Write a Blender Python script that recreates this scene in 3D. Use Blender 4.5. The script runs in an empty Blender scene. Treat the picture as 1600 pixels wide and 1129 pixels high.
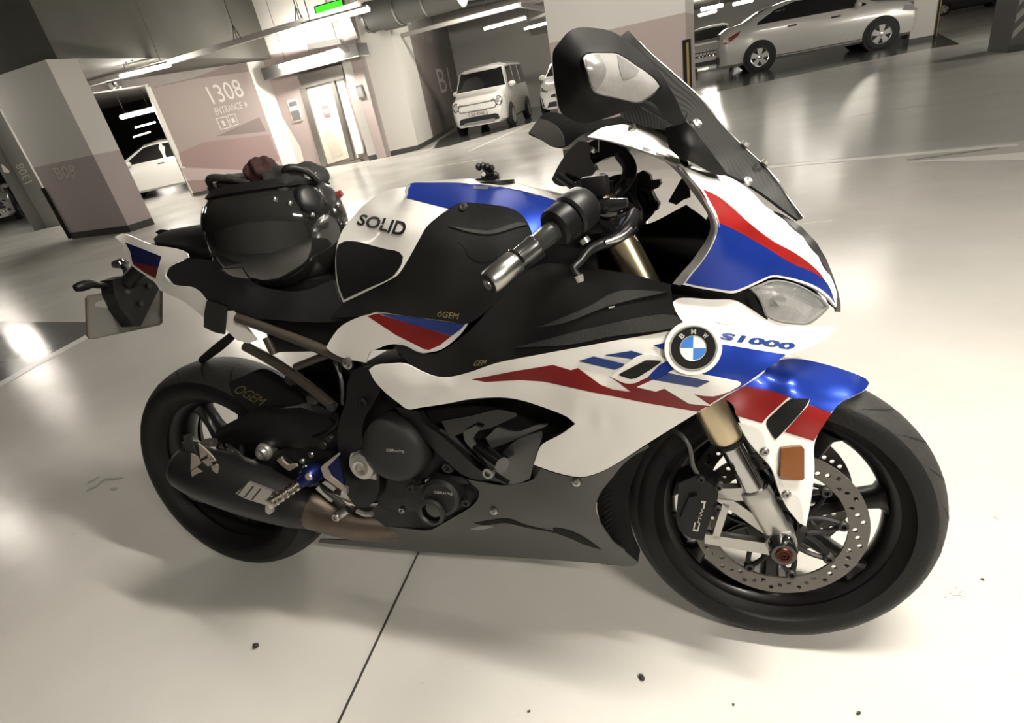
import bpy, bmesh, math, random
import numpy as np
from mathutils import Vector, Matrix
from mathutils.geometry import delaunay_2d_cdt

SC = bpy.context.scene
COL = SC.collection
random.seed(7)

# ---------------------------------------------------------------- camera (solved from the verticals and the two wheels)
F_PX, W_PX, H_PX = 856.985, 1600.0, 1129.0
CAM = np.array([1.3328, -0.9060, 1.1738])
PSI, VPX, VPY = math.radians(-22.9295), 1138.4954, 2238.6640


def cam_matrix():
    n = np.array([VPX - W_PX / 2, VPY - H_PX / 2, F_PX]); n /= np.linalg.norm(n)
    ez = np.array([0, 0, 1.0]); hc = ez - n * n[2]; hc /= np.linalg.norm(hc); rc = np.cross(n, hc)
    h = np.array([math.sin(PSI), math.cos(PSI), 0]); r = np.array([math.cos(PSI), -math.sin(PSI), 0]); d = np.array([0, 0, -1.0])
    return np.outer(hc, h) + np.outer(rc, r) + np.outer(n, d)


RC = cam_matrix()
cam_data = bpy.data.cameras.new('camera')
cam_data.sensor_width = 36.0
cam_data.lens = F_PX / W_PX * 36.0
cam_data.clip_start = 0.02
cam_data.clip_end = 300
cam = bpy.data.objects.new('camera', cam_data)
COL.objects.link(cam)
M = Matrix.Identity(4)
for i in range(3):
    M[i][0], M[i][1], M[i][2], M[i][3] = RC[0][i], -RC[1][i], -RC[2][i], CAM[i]
cam.matrix_world = M
SC.camera = cam

# ---------------------------------------------------------------- world, exposure
SC.view_settings.view_transform = 'Standard'
SC.view_settings.look = 'None'
SC.view_settings.gamma = 1.0
SC.view_settings.use_curve_mapping = False
SC.view_settings.exposure = 0.35
wd = bpy.data.worlds.new('world'); SC.world = wd; wd.use_nodes = True
bgn = wd.node_tree.nodes['Background']
bgn.inputs[0].default_value = (1.0, 0.95, 0.87, 1)
bgn.inputs[1].default_value = 0.08
try:
    SC.cycles.max_bounces = 8
    SC.cycles.diffuse_bounces = 4
    SC.cycles.glossy_bounces = 4
    SC.cycles.transmission_bounces = 6
    SC.cycles.sample_clamp_indirect = 6.0
    SC.cycles.use_denoising = True
    SC.cycles.caustics_reflective = False
    SC.cycles.caustics_refractive = False
except Exception:
    pass

LAMP_E = 60.0        # emission of the linear LED lamps (hanging tubes)
WARM = (1.0, 0.93, 0.82)

# ---------------------------------------------------------------- materials
MATS = {}


def mat(name, col, rough=0.5, metal=0.0, coat=0.0, bump=0.0, bscale=60.0, var=0.0, vscale=4.0, emit=None, estr=0.0,
        trans=0.0, ior=1.45, alpha=1.0, spec=None, coat_rough=0.05):
    if name in MATS:
        return MATS[name]
    m = bpy.data.materials.new(name); m.use_nodes = True
    nt = m.node_tree; b = nt.nodes['Principled BSDF']
    c = tuple(col) + (1.0,)
    b.inputs['Base Color'].default_value = c
    b.inputs['Roughness'].default_value = rough
    b.inputs['Metallic'].default_value = metal
    b.inputs['Coat Weight'].default_value = coat
    b.inputs['Coat Roughness'].default_value = coat_rough
    b.inputs['IOR'].default_value = ior
    if spec is not None:
        b.inputs['Specular IOR Level'].default_value = spec
    if trans:
        b.inputs['Transmission Weight'].default_value = trans
    if alpha < 1:
        b.inputs['Alpha'].default_value = alpha
    if emit:
        b.inputs['Emission Color'].default_value = tuple(emit) + (1.0,)
        b.inputs['Emission Strength'].default_value = estr
    if bump or var:
        tc = nt.nodes.new('ShaderNodeTexCoord')
        if var:
            no = nt.nodes.new('ShaderNodeTexNoise'); no.inputs['Scale'].default_value = vscale; no.inputs['Detail'].default_value = 6
            nt.links.new(tc.outputs['Object'], no.inputs['Vector'])
            mx = nt.nodes.new('ShaderNodeMixRGB')
            mx.inputs[1].default_value = tuple(max(0, x * (1 - var)) for x in col) + (1,)
            mx.inputs[2].default_value = tuple(min(1, x * (1 + var)) for x in col) + (1,)
            nt.links.new(no.outputs['Fac'], mx.inputs[0]); nt.links.new(mx.outputs[0], b.inputs['Base Color'])
        if bump:
            n2 = nt.nodes.new('ShaderNodeTexNoise'); n2.inputs['Scale'].default_value = bscale; n2.inputs['Detail'].default_value = 4
            nt.links.new(tc.outputs['Object'], n2.inputs['Vector'])
            bp = nt.nodes.new('ShaderNodeBump'); bp.inputs['Strength'].default_value = bump; bp.inputs['Distance'].default_value = 0.01
            nt.links.new(n2.outputs['Fac'], bp.inputs['Height']); nt.links.new(bp.outputs[0], b.inputs['Normal'])
    MATS[name] = m
    return m


def carbon(name, dark, light, scale=240.0, rough=0.3, coat=1.0):
    """woven carbon: fine diagonal weave in two greys under clear coat"""
    m = mat(name, dark, rough, 0.0, coat)
    nt = m.node_tree; b = nt.nodes['Principled BSDF']
    tc = nt.nodes.new('ShaderNodeTexCoord')
    mp = nt.nodes.new('ShaderNodeMapping'); mp.inputs['Rotation'].default_value = (0.3, 0.6, 0.78)
    wv = nt.nodes.new('ShaderNodeTexWave'); wv.inputs['Scale'].default_value = scale; wv.inputs['Distortion'].default_value = 0.6
    mx = nt.nodes.new('ShaderNodeMixRGB'); mx.inputs[1].default_value = tuple(dark) + (1,); mx.inputs[2].default_value = tuple(light) + (1,)
    nt.links.new(tc.outputs['Object'], mp.inputs[0]); nt.links.new(mp.outputs[0], wv.inputs['Vector'])
    nt.links.new(wv.outputs['Fac'], mx.inputs[0]); nt.links.new(mx.outputs[0], b.inputs['Base Color'])
    return m


WHITE = mat('gloss_white_paint', (0.80, 0.78, 0.74), 0.22, coat=0.8)
BLUE = mat('metallic_blue_paint', (0.010, 0.040, 0.33), 0.34, metal=0.6, coat=0.4)
NAVY = mat('dark_blue_decal', (0.012, 0.035, 0.15), 0.25, coat=0.8)
RED = mat('red_paint', (0.19, 0.008, 0.007), 0.3, coat=0.35, spec=.35)
SILVER = mat('silver_grey_paint', (0.36, 0.35, 0.33), 0.35, metal=0.3)
CARB = carbon('gloss_carbon', (0.0065, 0.0065, 0.0065), (0.015, 0.015, 0.0145), 230, 0.32, 0.22)
CARB.node_tree.nodes['Principled BSDF'].inputs['Specular IOR Level'].default_value = 0.3
MIRB = mat('mirror_black', (0.0035, 0.0035, 0.0036), 0.55, spec=0.22)
CARBW = carbon('coarse_carbon', (0.004, 0.004, 0.004), (0.017, 0.017, 0.016), 75, 0.5, 0.05)
CARBW.node_tree.nodes['Principled BSDF'].inputs['Specular IOR Level'].default_value = 0.25
BLACK = mat('black_plastic', (0.004, 0.004, 0.004), 0.45, spec=.3)
SATIN = mat('satin_black', (0.006, 0.006, 0.006), 0.40, spec=.35)
MATTE = mat('matte_black_rubber', (0.004, 0.004, 0.004), 0.75, spec=.25, bump=0.15, bscale=300)
GLOSSB = mat('gloss_black', (0.006, 0.006, 0.006), 0.08, coat=1.0)
PANELG = mat('dark_grey_panel', (0.042, 0.042, 0.039), 0.40, coat=0.15)
ENGINE = mat('engine_black', (0.007, 0.007, 0.0075), 0.45, spec=.35, bump=0.1, bscale=120)
ENGINE2 = mat('engine_grey', (0.035, 0.034, 0.032), 0.45, metal=0.4, bump=0.1, bscale=90)
ALU = mat('cast_aluminium', (0.52, 0.505, 0.475), 0.32, metal=0.85)
CHROME = mat('chrome', (0.62, 0.62, 0.62), 0.08, metal=1.0)
STEEL = mat('brushed_steel', (0.42, 0.41, 0.39), 0.28, metal=1.0)
DISC = mat('brake_disc_steel', (0.135, 0.125, 0.115), 0.42, metal=0.7)
GOLD = mat('gold_anodised', (0.58, 0.49, 0.33), 0.28, metal=0.95)
COPPER = mat('copper_anodised', (0.07, 0.022, 0.015), 0.35, metal=0.8)
BLUEANO = mat('blue_anodised', (0.012, 0.018, 0.09), 0.3, metal=0.8)
BRONZE = mat('grey_brown_frame', (0.060, 0.050, 0.040), 0.42, metal=0.3)
PIPE = mat('heat_stained_steel', (0.13, 0.105, 0.085), 0.35, metal=0.9, var=0.5, vscale=14)
TYRE = mat('tyre_rubber', (0.0045, 0.0045, 0.0042), 0.55, spec=.3, bump=0.12, bscale=200)
TREAD = mat('tyre_tread', (0.026, 0.0255, 0.024), 0.62, spec=.35, bump=0.2, bscale=160, var=0.25, vscale=18)
RIM = mat('wheel_black', (0.0035, 0.0035, 0.0035), 0.36, spec=.4, coat=0.1)
AMBER = mat('amber_reflector', (0.15, 0.047, 0.004), 0.15, coat=0.5, bump=0.1, bscale=400)
LENS = mat('clear_lens', (0.80, 0.80, 0.79), 0.05, alpha=0.09, coat=0.4)
LENSF = mat('frosted_lens', (0.25, 0.247, 0.24), 0.14, coat=0.6, var=0.30, vscale=26, bump=0.25, bscale=38)
LENSIN = mat('lens_reflector', (0.33, 0.33, 0.325), 0.35, metal=0.3, var=0.45, vscale=30, bump=0.6, bscale=45)
TINT = mat('dark_tinted_screen', (0.010, 0.010, 0.010), 0.12, coat=1.0)
GOLDTXT = mat('gold_lettering', (0.42, 0.33, 0.16), 0.35, metal=0.5)
SILTXT = mat('silver_lettering', (0.55, 0.53, 0.50), 0.35, metal=0.4)
LBLUE = mat('roundel_blue', (0.05, 0.18, 0.52), 0.25, coat=0.6)
REDTXT = mat('pale_red', (0.4, 0.05, 0.05), 0.4)

# ---------------------------------------------------------------- object helpers


def link(o, parent=None):
    COL.objects.link(o)
    if parent is not None:
        o.parent = parent
    return o


def tag(o, label=None, cat=None, group=None, kind=None):
    if label: o['label'] = label
    if cat: o['category'] = cat
    if group: o['group'] = group
    if kind: o['kind'] = kind
    return o


def empty(name, loc=(0, 0, 0), rz=0.0, parent=None):
    o = bpy.data.objects.new(name, None); o.empty_display_size = 0.1
    o.location = loc; o.rotation_euler = (0, 0, rz)
    return link(o, parent)


def mesh_obj(name, bm, material, parent=None, smooth=35.0):
    me = bpy.data.meshes.new(name)
    bmesh.ops.remove_doubles(bm, verts=bm.verts, dist=1e-6)
    loose = [v for v in bm.verts if not v.link_faces]
    if loose: bmesh.ops.delete(bm, geom=loose, context='VERTS')
    bm.to_mesh(me); bm.free()
    mats = material if isinstance(material, (list, tuple)) else [material]
    for m in mats:
        me.materials.append(m)
    if smooth:
        for p in me.polygons: p.use_smooth = True
        me.set_sharp_from_angle(angle=math.radians(smooth))
    o = bpy.data.objects.new(name, me)
    return link(o, parent)


def add_box(bm, c, s, rot=None, bev=0.0, mi=0):
    r = bmesh.ops.create_cube(bm, size=1.0)
    vs = r['verts']
    mt = Matrix.Translation(Vector(c)) @ (rot.to_4x4() if rot is not None else Matrix.Identity(4)) @ Matrix.Diagonal((s[0], s[1], s[2], 1))
    bmesh.ops.transform(bm, matrix=mt, verts=vs)
    fs = list({f for v in vs for f in v.link_faces})
    for f in fs: f.material_index = mi
    if bev > 0:
        es = list({e for v in vs for e in v.link_edges})
        bmesh.ops.bevel(bm, geom=es, offset=bev, segments=2, affect='EDGES', profile=0.6)


def box(name, c, s, material, parent=None, rot=None, bev=0.0):
    bm = bmesh.new(); add_box(bm, c, s, rot, bev)
    return mesh_obj(name, bm, material, parent)


def frame_from(d):
    d = Vector(d).normalized()
    u = d.orthogonal().normalized(); v = d.cross(u)
    return u, v, d


def add_lathe(bm, o, axis, prof, seg=32, mi=0, a0=0.0, a1=2 * math.pi, closed=True):
    """prof: list of (radius, along axis)"""
    u, v, d = frame_from(axis); o = Vector(o)
    full = abs(a1 - a0 - 2 * math.pi) < 1e-6
    n = seg if full else seg + 1
    rings = []
    for r, t in prof:
        if r < 1e-7:
            rings.append([bm.verts.new(o + d * t)])
        else:
            rings.append([bm.verts.new(o + d * t + (u * math.cos(a) + v * math.sin(a)) * r)
                          for a in (a0 + (a1 - a0) * k / seg for k in range(n))])
    for i in range(len(rings) - 1):
        A, B = rings[i], rings[i + 1]
        for k in range(seg):
            k2 = (k + 1) % n
            if len(A) == 1 and len(B) == 1: continue
            try:
                if len(A) == 1: f = bm.faces.new((A[0], B[k2], B[k]))
                elif len(B) == 1: f = bm.faces.new((A[k], A[k2], B[0]))
                else: f = bm.faces.new((A[k], A[k2], B[k2], B[k]))
                f.material_index = mi
            except ValueError:
                pass


def lathe(name, o, axis, prof, material, parent=None, seg=32, smooth=35.0):
    bm = bmesh.new(); add_lathe(bm, o, axis, prof, seg)
    bmesh.ops.recalc_face_normals(bm, faces=bm.faces)
    return mesh_obj(name, bm, material, parent, smooth)


def catmull(pts, n=6, closed=False):
    P = [np.array(p, float) for p in pts]; out = []
    m = len(P)
    rng = range(m if closed else m - 1)
    for i in rng:
        p0 = P[(i - 1) % m] if (closed or i > 0) else 2 * P[0] - P[1]
        p1 = P[i]; p2 = P[(i + 1) % m]
        p3 = P[(i + 2) % m] if (closed or i + 2 < m) else 2 * P[-1] - P[-2]
        for k in range(n):
            t = k / n
            out.append(0.5 * ((2 * p1) + (-p0 + p2) * t + (2 * p0 - 5 * p1 + 4 * p2 - p3) * t * t + (-p0 + 3 * p1 - 3 * p2 + p3) * t ** 3))
    if not closed: out.append(P[-1])
    return out


def add_tube(bm, pts, r, seg=10, smooth=True, cap=True, mi=0):
    """r: radius or list of radii per input point"""
    rs = list(r) if isinstance(r, (list, tuple)) else [r] * len(pts)
    if smooth and len(pts) > 2:
        q = catmull([tuple(p) + (rr,) for p, rr in zip(pts, rs)], 6)
        P = [Vector(a[:3]) for a in q]; rs = [float(a[3]) for a in q]
    else:
        P = [Vector(p) for p in pts]
    d = (P[1] - P[0]).normalized(); u = d.orthogonal().normalized()
    rings = []
    for i, p in enumerate(P):
        if i == 0: t = P[1] - P[0]
        elif i == len(P) - 1: t = P[-1] - P[-2]
        else: t = P[i + 1] - P[i - 1]
        t.normalize()
        u = (u - t * u.dot(t)).normalized(); v = t.cross(u)
        rings.append([bm.verts.new(p + (u * math.cos(a) + v * math.sin(a)) * rs[i]) for a in (2 * math.pi * k / seg for k in range(seg))])
    for i in range(len(rings) - 1):
        for k in range(seg):
            f = bm.faces.new((rings[i][k], rings[i][(k + 1) % seg], rings[i + 1][(k + 1) % seg], rings[i + 1][k])); f.material_index = mi
    if cap:
        bm.faces.new(list(reversed(rings[0]))).material_index = mi
        bm.faces.new(rings[-1]).material_index = mi


def tube(name, pts, r, material, parent=None, seg=10, smooth=True):
    bm = bmesh.new(); add_tube(bm, pts, r, seg, smooth)
    return mesh_obj(name, bm, material, parent, 50)


def add_prism(bm, poly, vec, mi=0):
    """poly: 3-D points of a planar outline, extruded by vec"""
    a = [bm.verts.new(Vector(p)) for p in poly]; b = [bm.verts.new(Vector(p) + Vector(vec)) for p in poly]
    n = len(poly)
    fs = [bm.faces.new(a), bm.faces.new(list(reversed(b)))]
    for k in range(n):
        fs.append(bm.faces.new((a[k], b[k], b[(k + 1) % n], a[(k + 1) % n])))
    for f in fs: f.material_index = mi
    bmesh.ops.recalc_face_normals(bm, faces=fs)


def prism(name, poly, vec, material, parent=None, smooth=30.0):
    bm = bmesh.new(); add_prism(bm, poly, vec)
    return mesh_obj(name, bm, material, parent, smooth)


_txt = {}


def text_geo(s, bold=False, shear=0.0):
    """flat outline triangles of a line of text scaled to the unit square"""
    key = (s, bold, shear)
    if key in _txt: return _txt[key]
    cu = bpy.data.curves.new('lettering', 'FONT'); cu.body = s; cu.resolution_u = 3; cu.shear = shear
    if bold: cu.offset = float(bold) if bold is not True else 0.025
    o = bpy.data.objects.new('lettering', cu); COL.objects.link(o)
    dg = bpy.context.evaluated_depsgraph_get()
    me = bpy.data.meshes.new_from_object(o.evaluated_get(dg))
    V = np.array([v.co[:2] for v in me.vertices]); Fc = [tuple(p.vertices) for p in me.polygons]
    bpy.data.objects.remove(o); bpy.data.curves.remove(cu); bpy.data.meshes.remove(me)
    mn, mx = V.min(0), V.max(0)
    V = (V - mn) / np.maximum(mx - mn, 1e-6)
    _txt[key] = (V, Fc)
    return _txt[key]


def text_obj(name, s, mapper, material, parent=None, bold=False, shear=0.0):
    """mapper(u,v) -> 3-D point"""
    V, Fc = text_geo(s, bold, shear)
    bm = bmesh.new()
    vs = [bm.verts.new(Vector(mapper(u, v))) for u, v in V]
    for f in Fc:
        try: bm.faces.new([vs[i] for i in f])
        except ValueError: pass
    return mesh_obj(name, bm, material, parent, 0)


def quad_map(bl, br, tr, tl):
    bl, br, tr, tl = (np.array(p, float) for p in (bl, br, tr, tl))
    return lambda u, v: (1 - u) * (1 - v) * bl + u * (1 - v) * br + u * v * tr + (1 - u) * v * tl


# ---------------------------------------------------------------- measuring: sight lines of the survey camera
def sight(px, py):
    return np.array([(px - W_PX / 2) / F_PX, (py - H_PX / 2) / F_PX, 1.0]) @ RC


def on_z(px, py, z=0.0):
    d = sight(px, py); return CAM + d * ((z - CAM[2]) / d[2])


def on_wall(px, py, A, B):
    """point of the vertical plane through A,B"""
    A = np.array(A, float); B = np.array(B, float); t = B - A; n = np.array([t[1], -t[0], 0.0])
    d = sight(px, py); return CAM + d * ((A - CAM) @ n / (d @ n))


def at_azimuth(px, py, P, ang):
    """floor point where the vertical plane of sight px,py meets the line through P with direction ang"""
    d = sight(px, py)[:2]; u = np.array([math.cos(ang), math.sin(ang)])
    A = np.array([[d[0], -u[0]], [d[1], -u[1]]]); t = np.linalg.solve(A, np.array(P[:2]) - CAM[:2])
    q = np.array(P[:2]) + u * t[1]
    return np.array([q[0], q[1], 0.0])

# =====================================================================================================
# THE GARAGE
# =====================================================================================================
def floor_material():
    m = bpy.data.materials.new('epoxy_floor'); m.use_nodes = True
    nt = m.node_tree; b = nt.nodes['Principled BSDF']; L = nt.links.new
    tc = nt.nodes.new('ShaderNodeTexCoord')
    n1 = nt.nodes.new('ShaderNodeTexNoise'); n1.inputs['Scale'].default_value = 0.55; n1.inputs['Detail'].default_value = 7; n1.inputs['Roughness'].default_value = 0.62
    L(tc.outputs['Object'], n1.inputs['Vector'])
    cr = nt.nodes.new('ShaderNodeValToRGB')
    cr.color_ramp.elements[0].position = 0.30; cr.color_ramp.elements[0].color = (0.47, 0.455, 0.425, 1)
    cr.color_ramp.elements[1].position = 0.68; cr.color_ramp.elements[1].color = (0.60, 0.585, 0.55, 1)
    L(n1.outputs['Fac'], cr.inputs[0])
    # small scuffs
    n3 = nt.nodes.new('ShaderNodeTexNoise'); n3.inputs['Scale'].default_value = 9; n3.inputs['Detail'].default_value = 9; n3.inputs['Roughness'].default_value = 0.75
    L(tc.outputs['Object'], n3.inputs['Vector'])
    c3 = nt.nodes.new('ShaderNodeValToRGB')
    c3.color_ramp.elements[0].position = 0.27; c3.color_ramp.elements[0].color = (0.45, 0.43, 0.40, 1)
    c3.color_ramp.elements[1].position = 0.36; c3.color_ramp.elements[1].color = (1, 1, 1, 1)
    L(n3.outputs['Fac'], c3.inputs[0])
    mx = nt.nodes.new('ShaderNodeMixRGB'); mx.blend_type = 'MULTIPLY'; mx.inputs[0].default_value = 0.8
    L(cr.outputs[0], mx.inputs[1]); L(c3.outputs[0], mx.inputs[2]); L(mx.outputs[0], b.inputs['Base Color'])
    n2 = nt.nodes.new('ShaderNodeTexNoise'); n2.inputs['Scale'].default_value = 1.3; n2.inputs['Detail'].default_value = 5
    L(tc.outputs['Object'], n2.inputs['Vector'])
    mr = nt.nodes.new('ShaderNodeMapRange'); mr.inputs['To Min'].default_value = 0.10; mr.inputs['To Max'].default_value = 0.30
    L(n2.outputs['Fac'], mr.inputs['Value']); L(mr.outputs[0], b.inputs['Roughness'])
    n4 = nt.nodes.new('ShaderNodeTexNoise'); n4.inputs['Scale'].default_value = 3.0; n4.inputs['Detail'].default_value = 8; n4.inputs['Roughness'].default_value = 0.7
    L(tc.outputs['Object'], n4.inputs['Vector'])
    bp = nt.nodes.new('ShaderNodeBump'); bp.inputs['Strength'].default_value = 0.10; bp.inputs['Distance'].default_value = 0.02
    L(n4.outputs['Fac'], bp.inputs['Height']); L(bp.outputs[0], b.inputs['Normal'])
    b.inputs['IOR'].default_value = 1.5
    return m


FLOORM = floor_material()
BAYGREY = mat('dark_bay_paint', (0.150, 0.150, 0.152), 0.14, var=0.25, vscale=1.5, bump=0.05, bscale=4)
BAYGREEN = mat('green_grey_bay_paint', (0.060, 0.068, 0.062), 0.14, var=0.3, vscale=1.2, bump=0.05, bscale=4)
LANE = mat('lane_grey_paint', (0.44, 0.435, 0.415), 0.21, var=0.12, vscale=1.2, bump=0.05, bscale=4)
LINEW = mat('white_line_paint', (0.74, 0.73, 0.70), 0.25)
JOINT = mat('dark_joint', (0.03, 0.028, 0.026), 0.8)
WALLW = mat('white_wall_paint', (0.60, 0.585, 0.555), 0.6, var=0.04, vscale=1)
WALLWARM = mat('warm_white_wall_paint', (0.72, 0.70, 0.65), 0.6)
MAUVE = mat('mauve_wall_paint', (0.40, 0.345, 0.345), 0.6)
PINK0 = mat('taupe_wall_paint', (0.30, 0.25, 0.235), 0.6, var=0.04, vscale=0.8)
PINK1 = mat('rose_wall_paint', (0.26, 0.18, 0.172), 0.6)
PINK2 = mat('deep_taupe_wall_paint', (0.19, 0.15, 0.142), 0.6)
PINK3 = mat('pale_rose_wall_paint', (0.40, 0.33, 0.315), 0.6)
CONC = mat('bare_concrete', (0.27, 0.255, 0.24), 0.85, var=0.35, vscale=1.6, bump=0.2, bscale=9)
CONCD = mat('unlit_concrete', (0.085, 0.082, 0.072), 0.9, var=0.25, vscale=1.0)  # concrete darkened in colour for the unlit high and far surfaces
SKIRT = mat('dark_skirting_paint', (0.045, 0.045, 0.042), 0.4)
DKGREY = mat('dark_grey_wall_paint', (0.075, 0.073, 0.068), 0.5)
MIDGREY = mat('mid_grey_wall_paint', (0.24, 0.235, 0.22), 0.5)
GUARDB = mat('guard_black_rubber', (0.012, 0.012, 0.012), 0.5)
GUARDY = mat('guard_yellow_band', (0.36, 0.26, 0.10), 0.45)
SIGNW = mat('sign_white', (0.58, 0.55, 0.52), 0.5)
TRAYM = mat('grey_painted_steel', (0.30, 0.285, 0.27), 0.45)
PIPEM = mat('galvanised_pipe', (0.34, 0.33, 0.31), 0.4, metal=0.5)
DARKM = mat('dark_pipe_paint', (0.05, 0.048, 0.044), 0.6)
LAMPM = mat('lamp_diffuser', (1, 1, 1), 0.5, emit=WARM, estr=LAMP_E)
GREENM = mat('green_exit_light', (0.01, 0.12, 0.01), 0.4, emit=(0.05, 0.80, 0.02), estr=1.5)


def struct(o):
    o['kind'] = 'structure'; return o


# ---- floor
bm = bmesh.new()
vs = [bm.verts.new(p) for p in ((-60, -12, 0), (30, -12, 0), (30, 62, 0), (-60, 62, 0))]; bm.faces.new(vs)
vs = [bm.verts.new(p) for p in ((-60, -12, -.2), (-60, 62, -.2), (30, 62, -.2), (30, -12, -.2))]; bm.faces.new(vs)
FLOOR = struct(mesh_obj('floor', bm, FLOORM, None, 0))


def paint(name, pts, material, z=0.0012, parent=FLOOR):
    """a painted area of the floor: a thin film with an edge"""
    poly = [(p[0], p[1], z - 0.001) for p in pts]
    return prism(name, poly, (0, 0, 0.001), material, parent, 0)


def fz(*pp): return [on_z(x, y) for x, y in pp]


def line_strip(name, a, b, w, material, z=0.002):
    a = Vector(a); b = Vector(b); n = Vector((-(b - a).y, (b - a).x, 0)).normalized() * w / 2
    return paint(name, [a - n, b - n, b + n, a + n], material, z)


# bay on the left with its white border line, bays along the far side
wl0, wl1 = on_z(0, 608), on_z(150, 526)
dv = (wl1 - wl0) / np.linalg.norm(wl1 - wl0)
p0 = wl0 - dv * 3.0; p1 = on_z(176, 503)
pt = on_z(0, 503); pe = pt + (pt - p1) * 2.0
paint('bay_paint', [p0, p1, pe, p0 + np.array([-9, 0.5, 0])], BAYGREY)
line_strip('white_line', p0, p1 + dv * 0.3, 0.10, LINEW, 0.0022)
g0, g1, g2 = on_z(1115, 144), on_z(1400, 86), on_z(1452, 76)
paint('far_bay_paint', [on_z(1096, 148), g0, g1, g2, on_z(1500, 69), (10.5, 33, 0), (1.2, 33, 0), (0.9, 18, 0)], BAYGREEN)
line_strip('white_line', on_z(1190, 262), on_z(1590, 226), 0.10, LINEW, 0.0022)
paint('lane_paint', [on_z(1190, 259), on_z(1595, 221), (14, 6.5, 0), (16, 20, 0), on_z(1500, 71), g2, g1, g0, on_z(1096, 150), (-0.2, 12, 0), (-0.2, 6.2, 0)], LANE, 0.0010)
paint('arrow_paint', fz((1418, 253), (1602, 238), (1602, 250), (1500, 252)), LINEW, 0.0030)
line_strip('white_line', on_z(1418, 250), on_z(1560, 231), 0.05, MIDGREY, 0.0034)
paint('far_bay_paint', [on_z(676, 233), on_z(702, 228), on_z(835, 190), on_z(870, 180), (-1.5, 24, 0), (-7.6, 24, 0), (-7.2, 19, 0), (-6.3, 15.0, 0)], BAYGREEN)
line_strip('white_line', on_z(733, 236), on_z(834, 191), 0.09, LINEW, 0.0022)
line_strip('white_line', on_z(664, 263), on_z(752, 249), 0.07, LINEW, 0.0022)
line_strip('joint_line', on_z(524, 1140), on_z(640, 893), 0.006, JOINT, 0.0022)
line_strip('joint_line', on_z(640, 893), on_z(640, 893) + (on_z(640, 893) - on_z(524, 1140)) * 5.2, 0.005, JOINT, 0.0022)
line_strip('joint_line', on_z(1330, 182), on_z(1590, 141), 0.03, MIDGREY, 0.0022)
line_strip('joint_line', on_z(868, 390), on_z(1300, 345), 0.008, LINEW, 0.0022)



def scuff(px, py, seed, n=5, spread=26, size=7):
    rn = random.Random(seed)
    for k in range(n):
        cx, cy = px + rn.uniform(-spread, spread), py + rn.uniform(-spread, spread) * .6; a = rn.uniform(-.9, .2); l = size * rn.uniform(.6, 2.2); w = size * rn.uniform(.12, .3)
        pts = []
        for j in range(8):
            t = 2 * math.pi * j / 8; u, v = l * math.cos(t), w * math.sin(t) * rn.uniform(.6, 1.3)
            pts.append(on_z(cx + u * math.cos(a) - v * math.sin(a), cy + u * math.sin(a) + v * math.cos(a)))
        paint('scuff_mark', pts, mat('scuff_grey_mark', (.33, .32, .30), .4), .0018 + .0001 * k)


scuff(160, 748, 3); scuff(1492, 926, 5, 6, 14, 3); scuff(1555, 808, 6, 2, 6, 3)

def seg_wall(name, A, B, z0, z1, thick, material, away=True, parent=None):
    """upright slab from A to B (floor points); thickness away from the camera"""
    A = np.array([A[0], A[1], 0.0]); B = np.array([B[0], B[1], 0.0]); t = B - A; n = np.array([-t[1], t[0], 0]) / np.linalg.norm(t)
    if (n @ (A - CAM) > 0) != away: n = -n
    q = [A + [0, 0, z0], B + [0, 0, z0], B + [0, 0, z1], A + [0, 0, z1]]
    return prism(name, q, n * thick, material, parent, 0)


def wall_panel(name, A, B, pix, material, parent, off=0.004, thick=0.003):
    """flat painted shape on the wall plane A-B, its outline measured by sight lines"""
    A3 = np.array([A[0], A[1], 0.0]); B3 = np.array([B[0], B[1], 0.0]); t = B3 - A3; n = np.array([-t[1], t[0], 0]) / np.linalg.norm(t)
    if n @ (A3 - CAM) > 0: n = -n
    poly = [on_wall(x, y, A3, B3) + n * (off - thick) for x, y in pix]
    return prism(name, poly, n * thick, material, parent, 0)


def wall_text(s, A, B, bl, br, tr, tl, material, parent, off=0.008, bold=False):
    A3 = np.array([A[0], A[1], 0.0]); B3 = np.array([B[0], B[1], 0.0]); t = B3 - A3; n = np.array([-t[1], t[0], 0]) / np.linalg.norm(t)
    if n @ (A3 - CAM) > 0: n = -n
    c = [on_wall(x, y, A3, B3) + n * off for x, y in (bl, br, tr, tl)]
    return text_obj('lettering', s, quad_map(*c), material, parent, bold)


def vert_z(P, px, py):
    d = sight(px, py); dh = d[:2]; t = ((np.array(P[:2]) - CAM[:2]) @ dh) / (dh @ dh)
    return (CAM + t * d)[2]


def column(name, foot, z1, band, up_mat, low_mats, parent=None, skirt=0.12, skirt_mats=None):
    """foot: floor corners in order (visible faces are the first len-1 edges); painted band below z=band"""
    bm = bmesh.new(); n = len(foot)
    def ring(z): return [bm.verts.new((p[0], p[1], z)) for p in foot]
    zs = [0.0, skirt, band, z1]; R = [ring(z) for z in zs]
    for i in range(3):
        for k in range(n):
            f = bm.faces.new((R[i][k], R[i][(k + 1) % n], R[i + 1][(k + 1) % n], R[i + 1][k])); f.material_index = (1, 2, 0)[i]
    bm.faces.new(R[3]).material_index = 0
    bmesh.ops.recalc_face_normals(bm, faces=bm.faces)
    return struct(mesh_obj(name, bm, [up_mat, SKIRT, low_mats], parent, 0))


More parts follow.
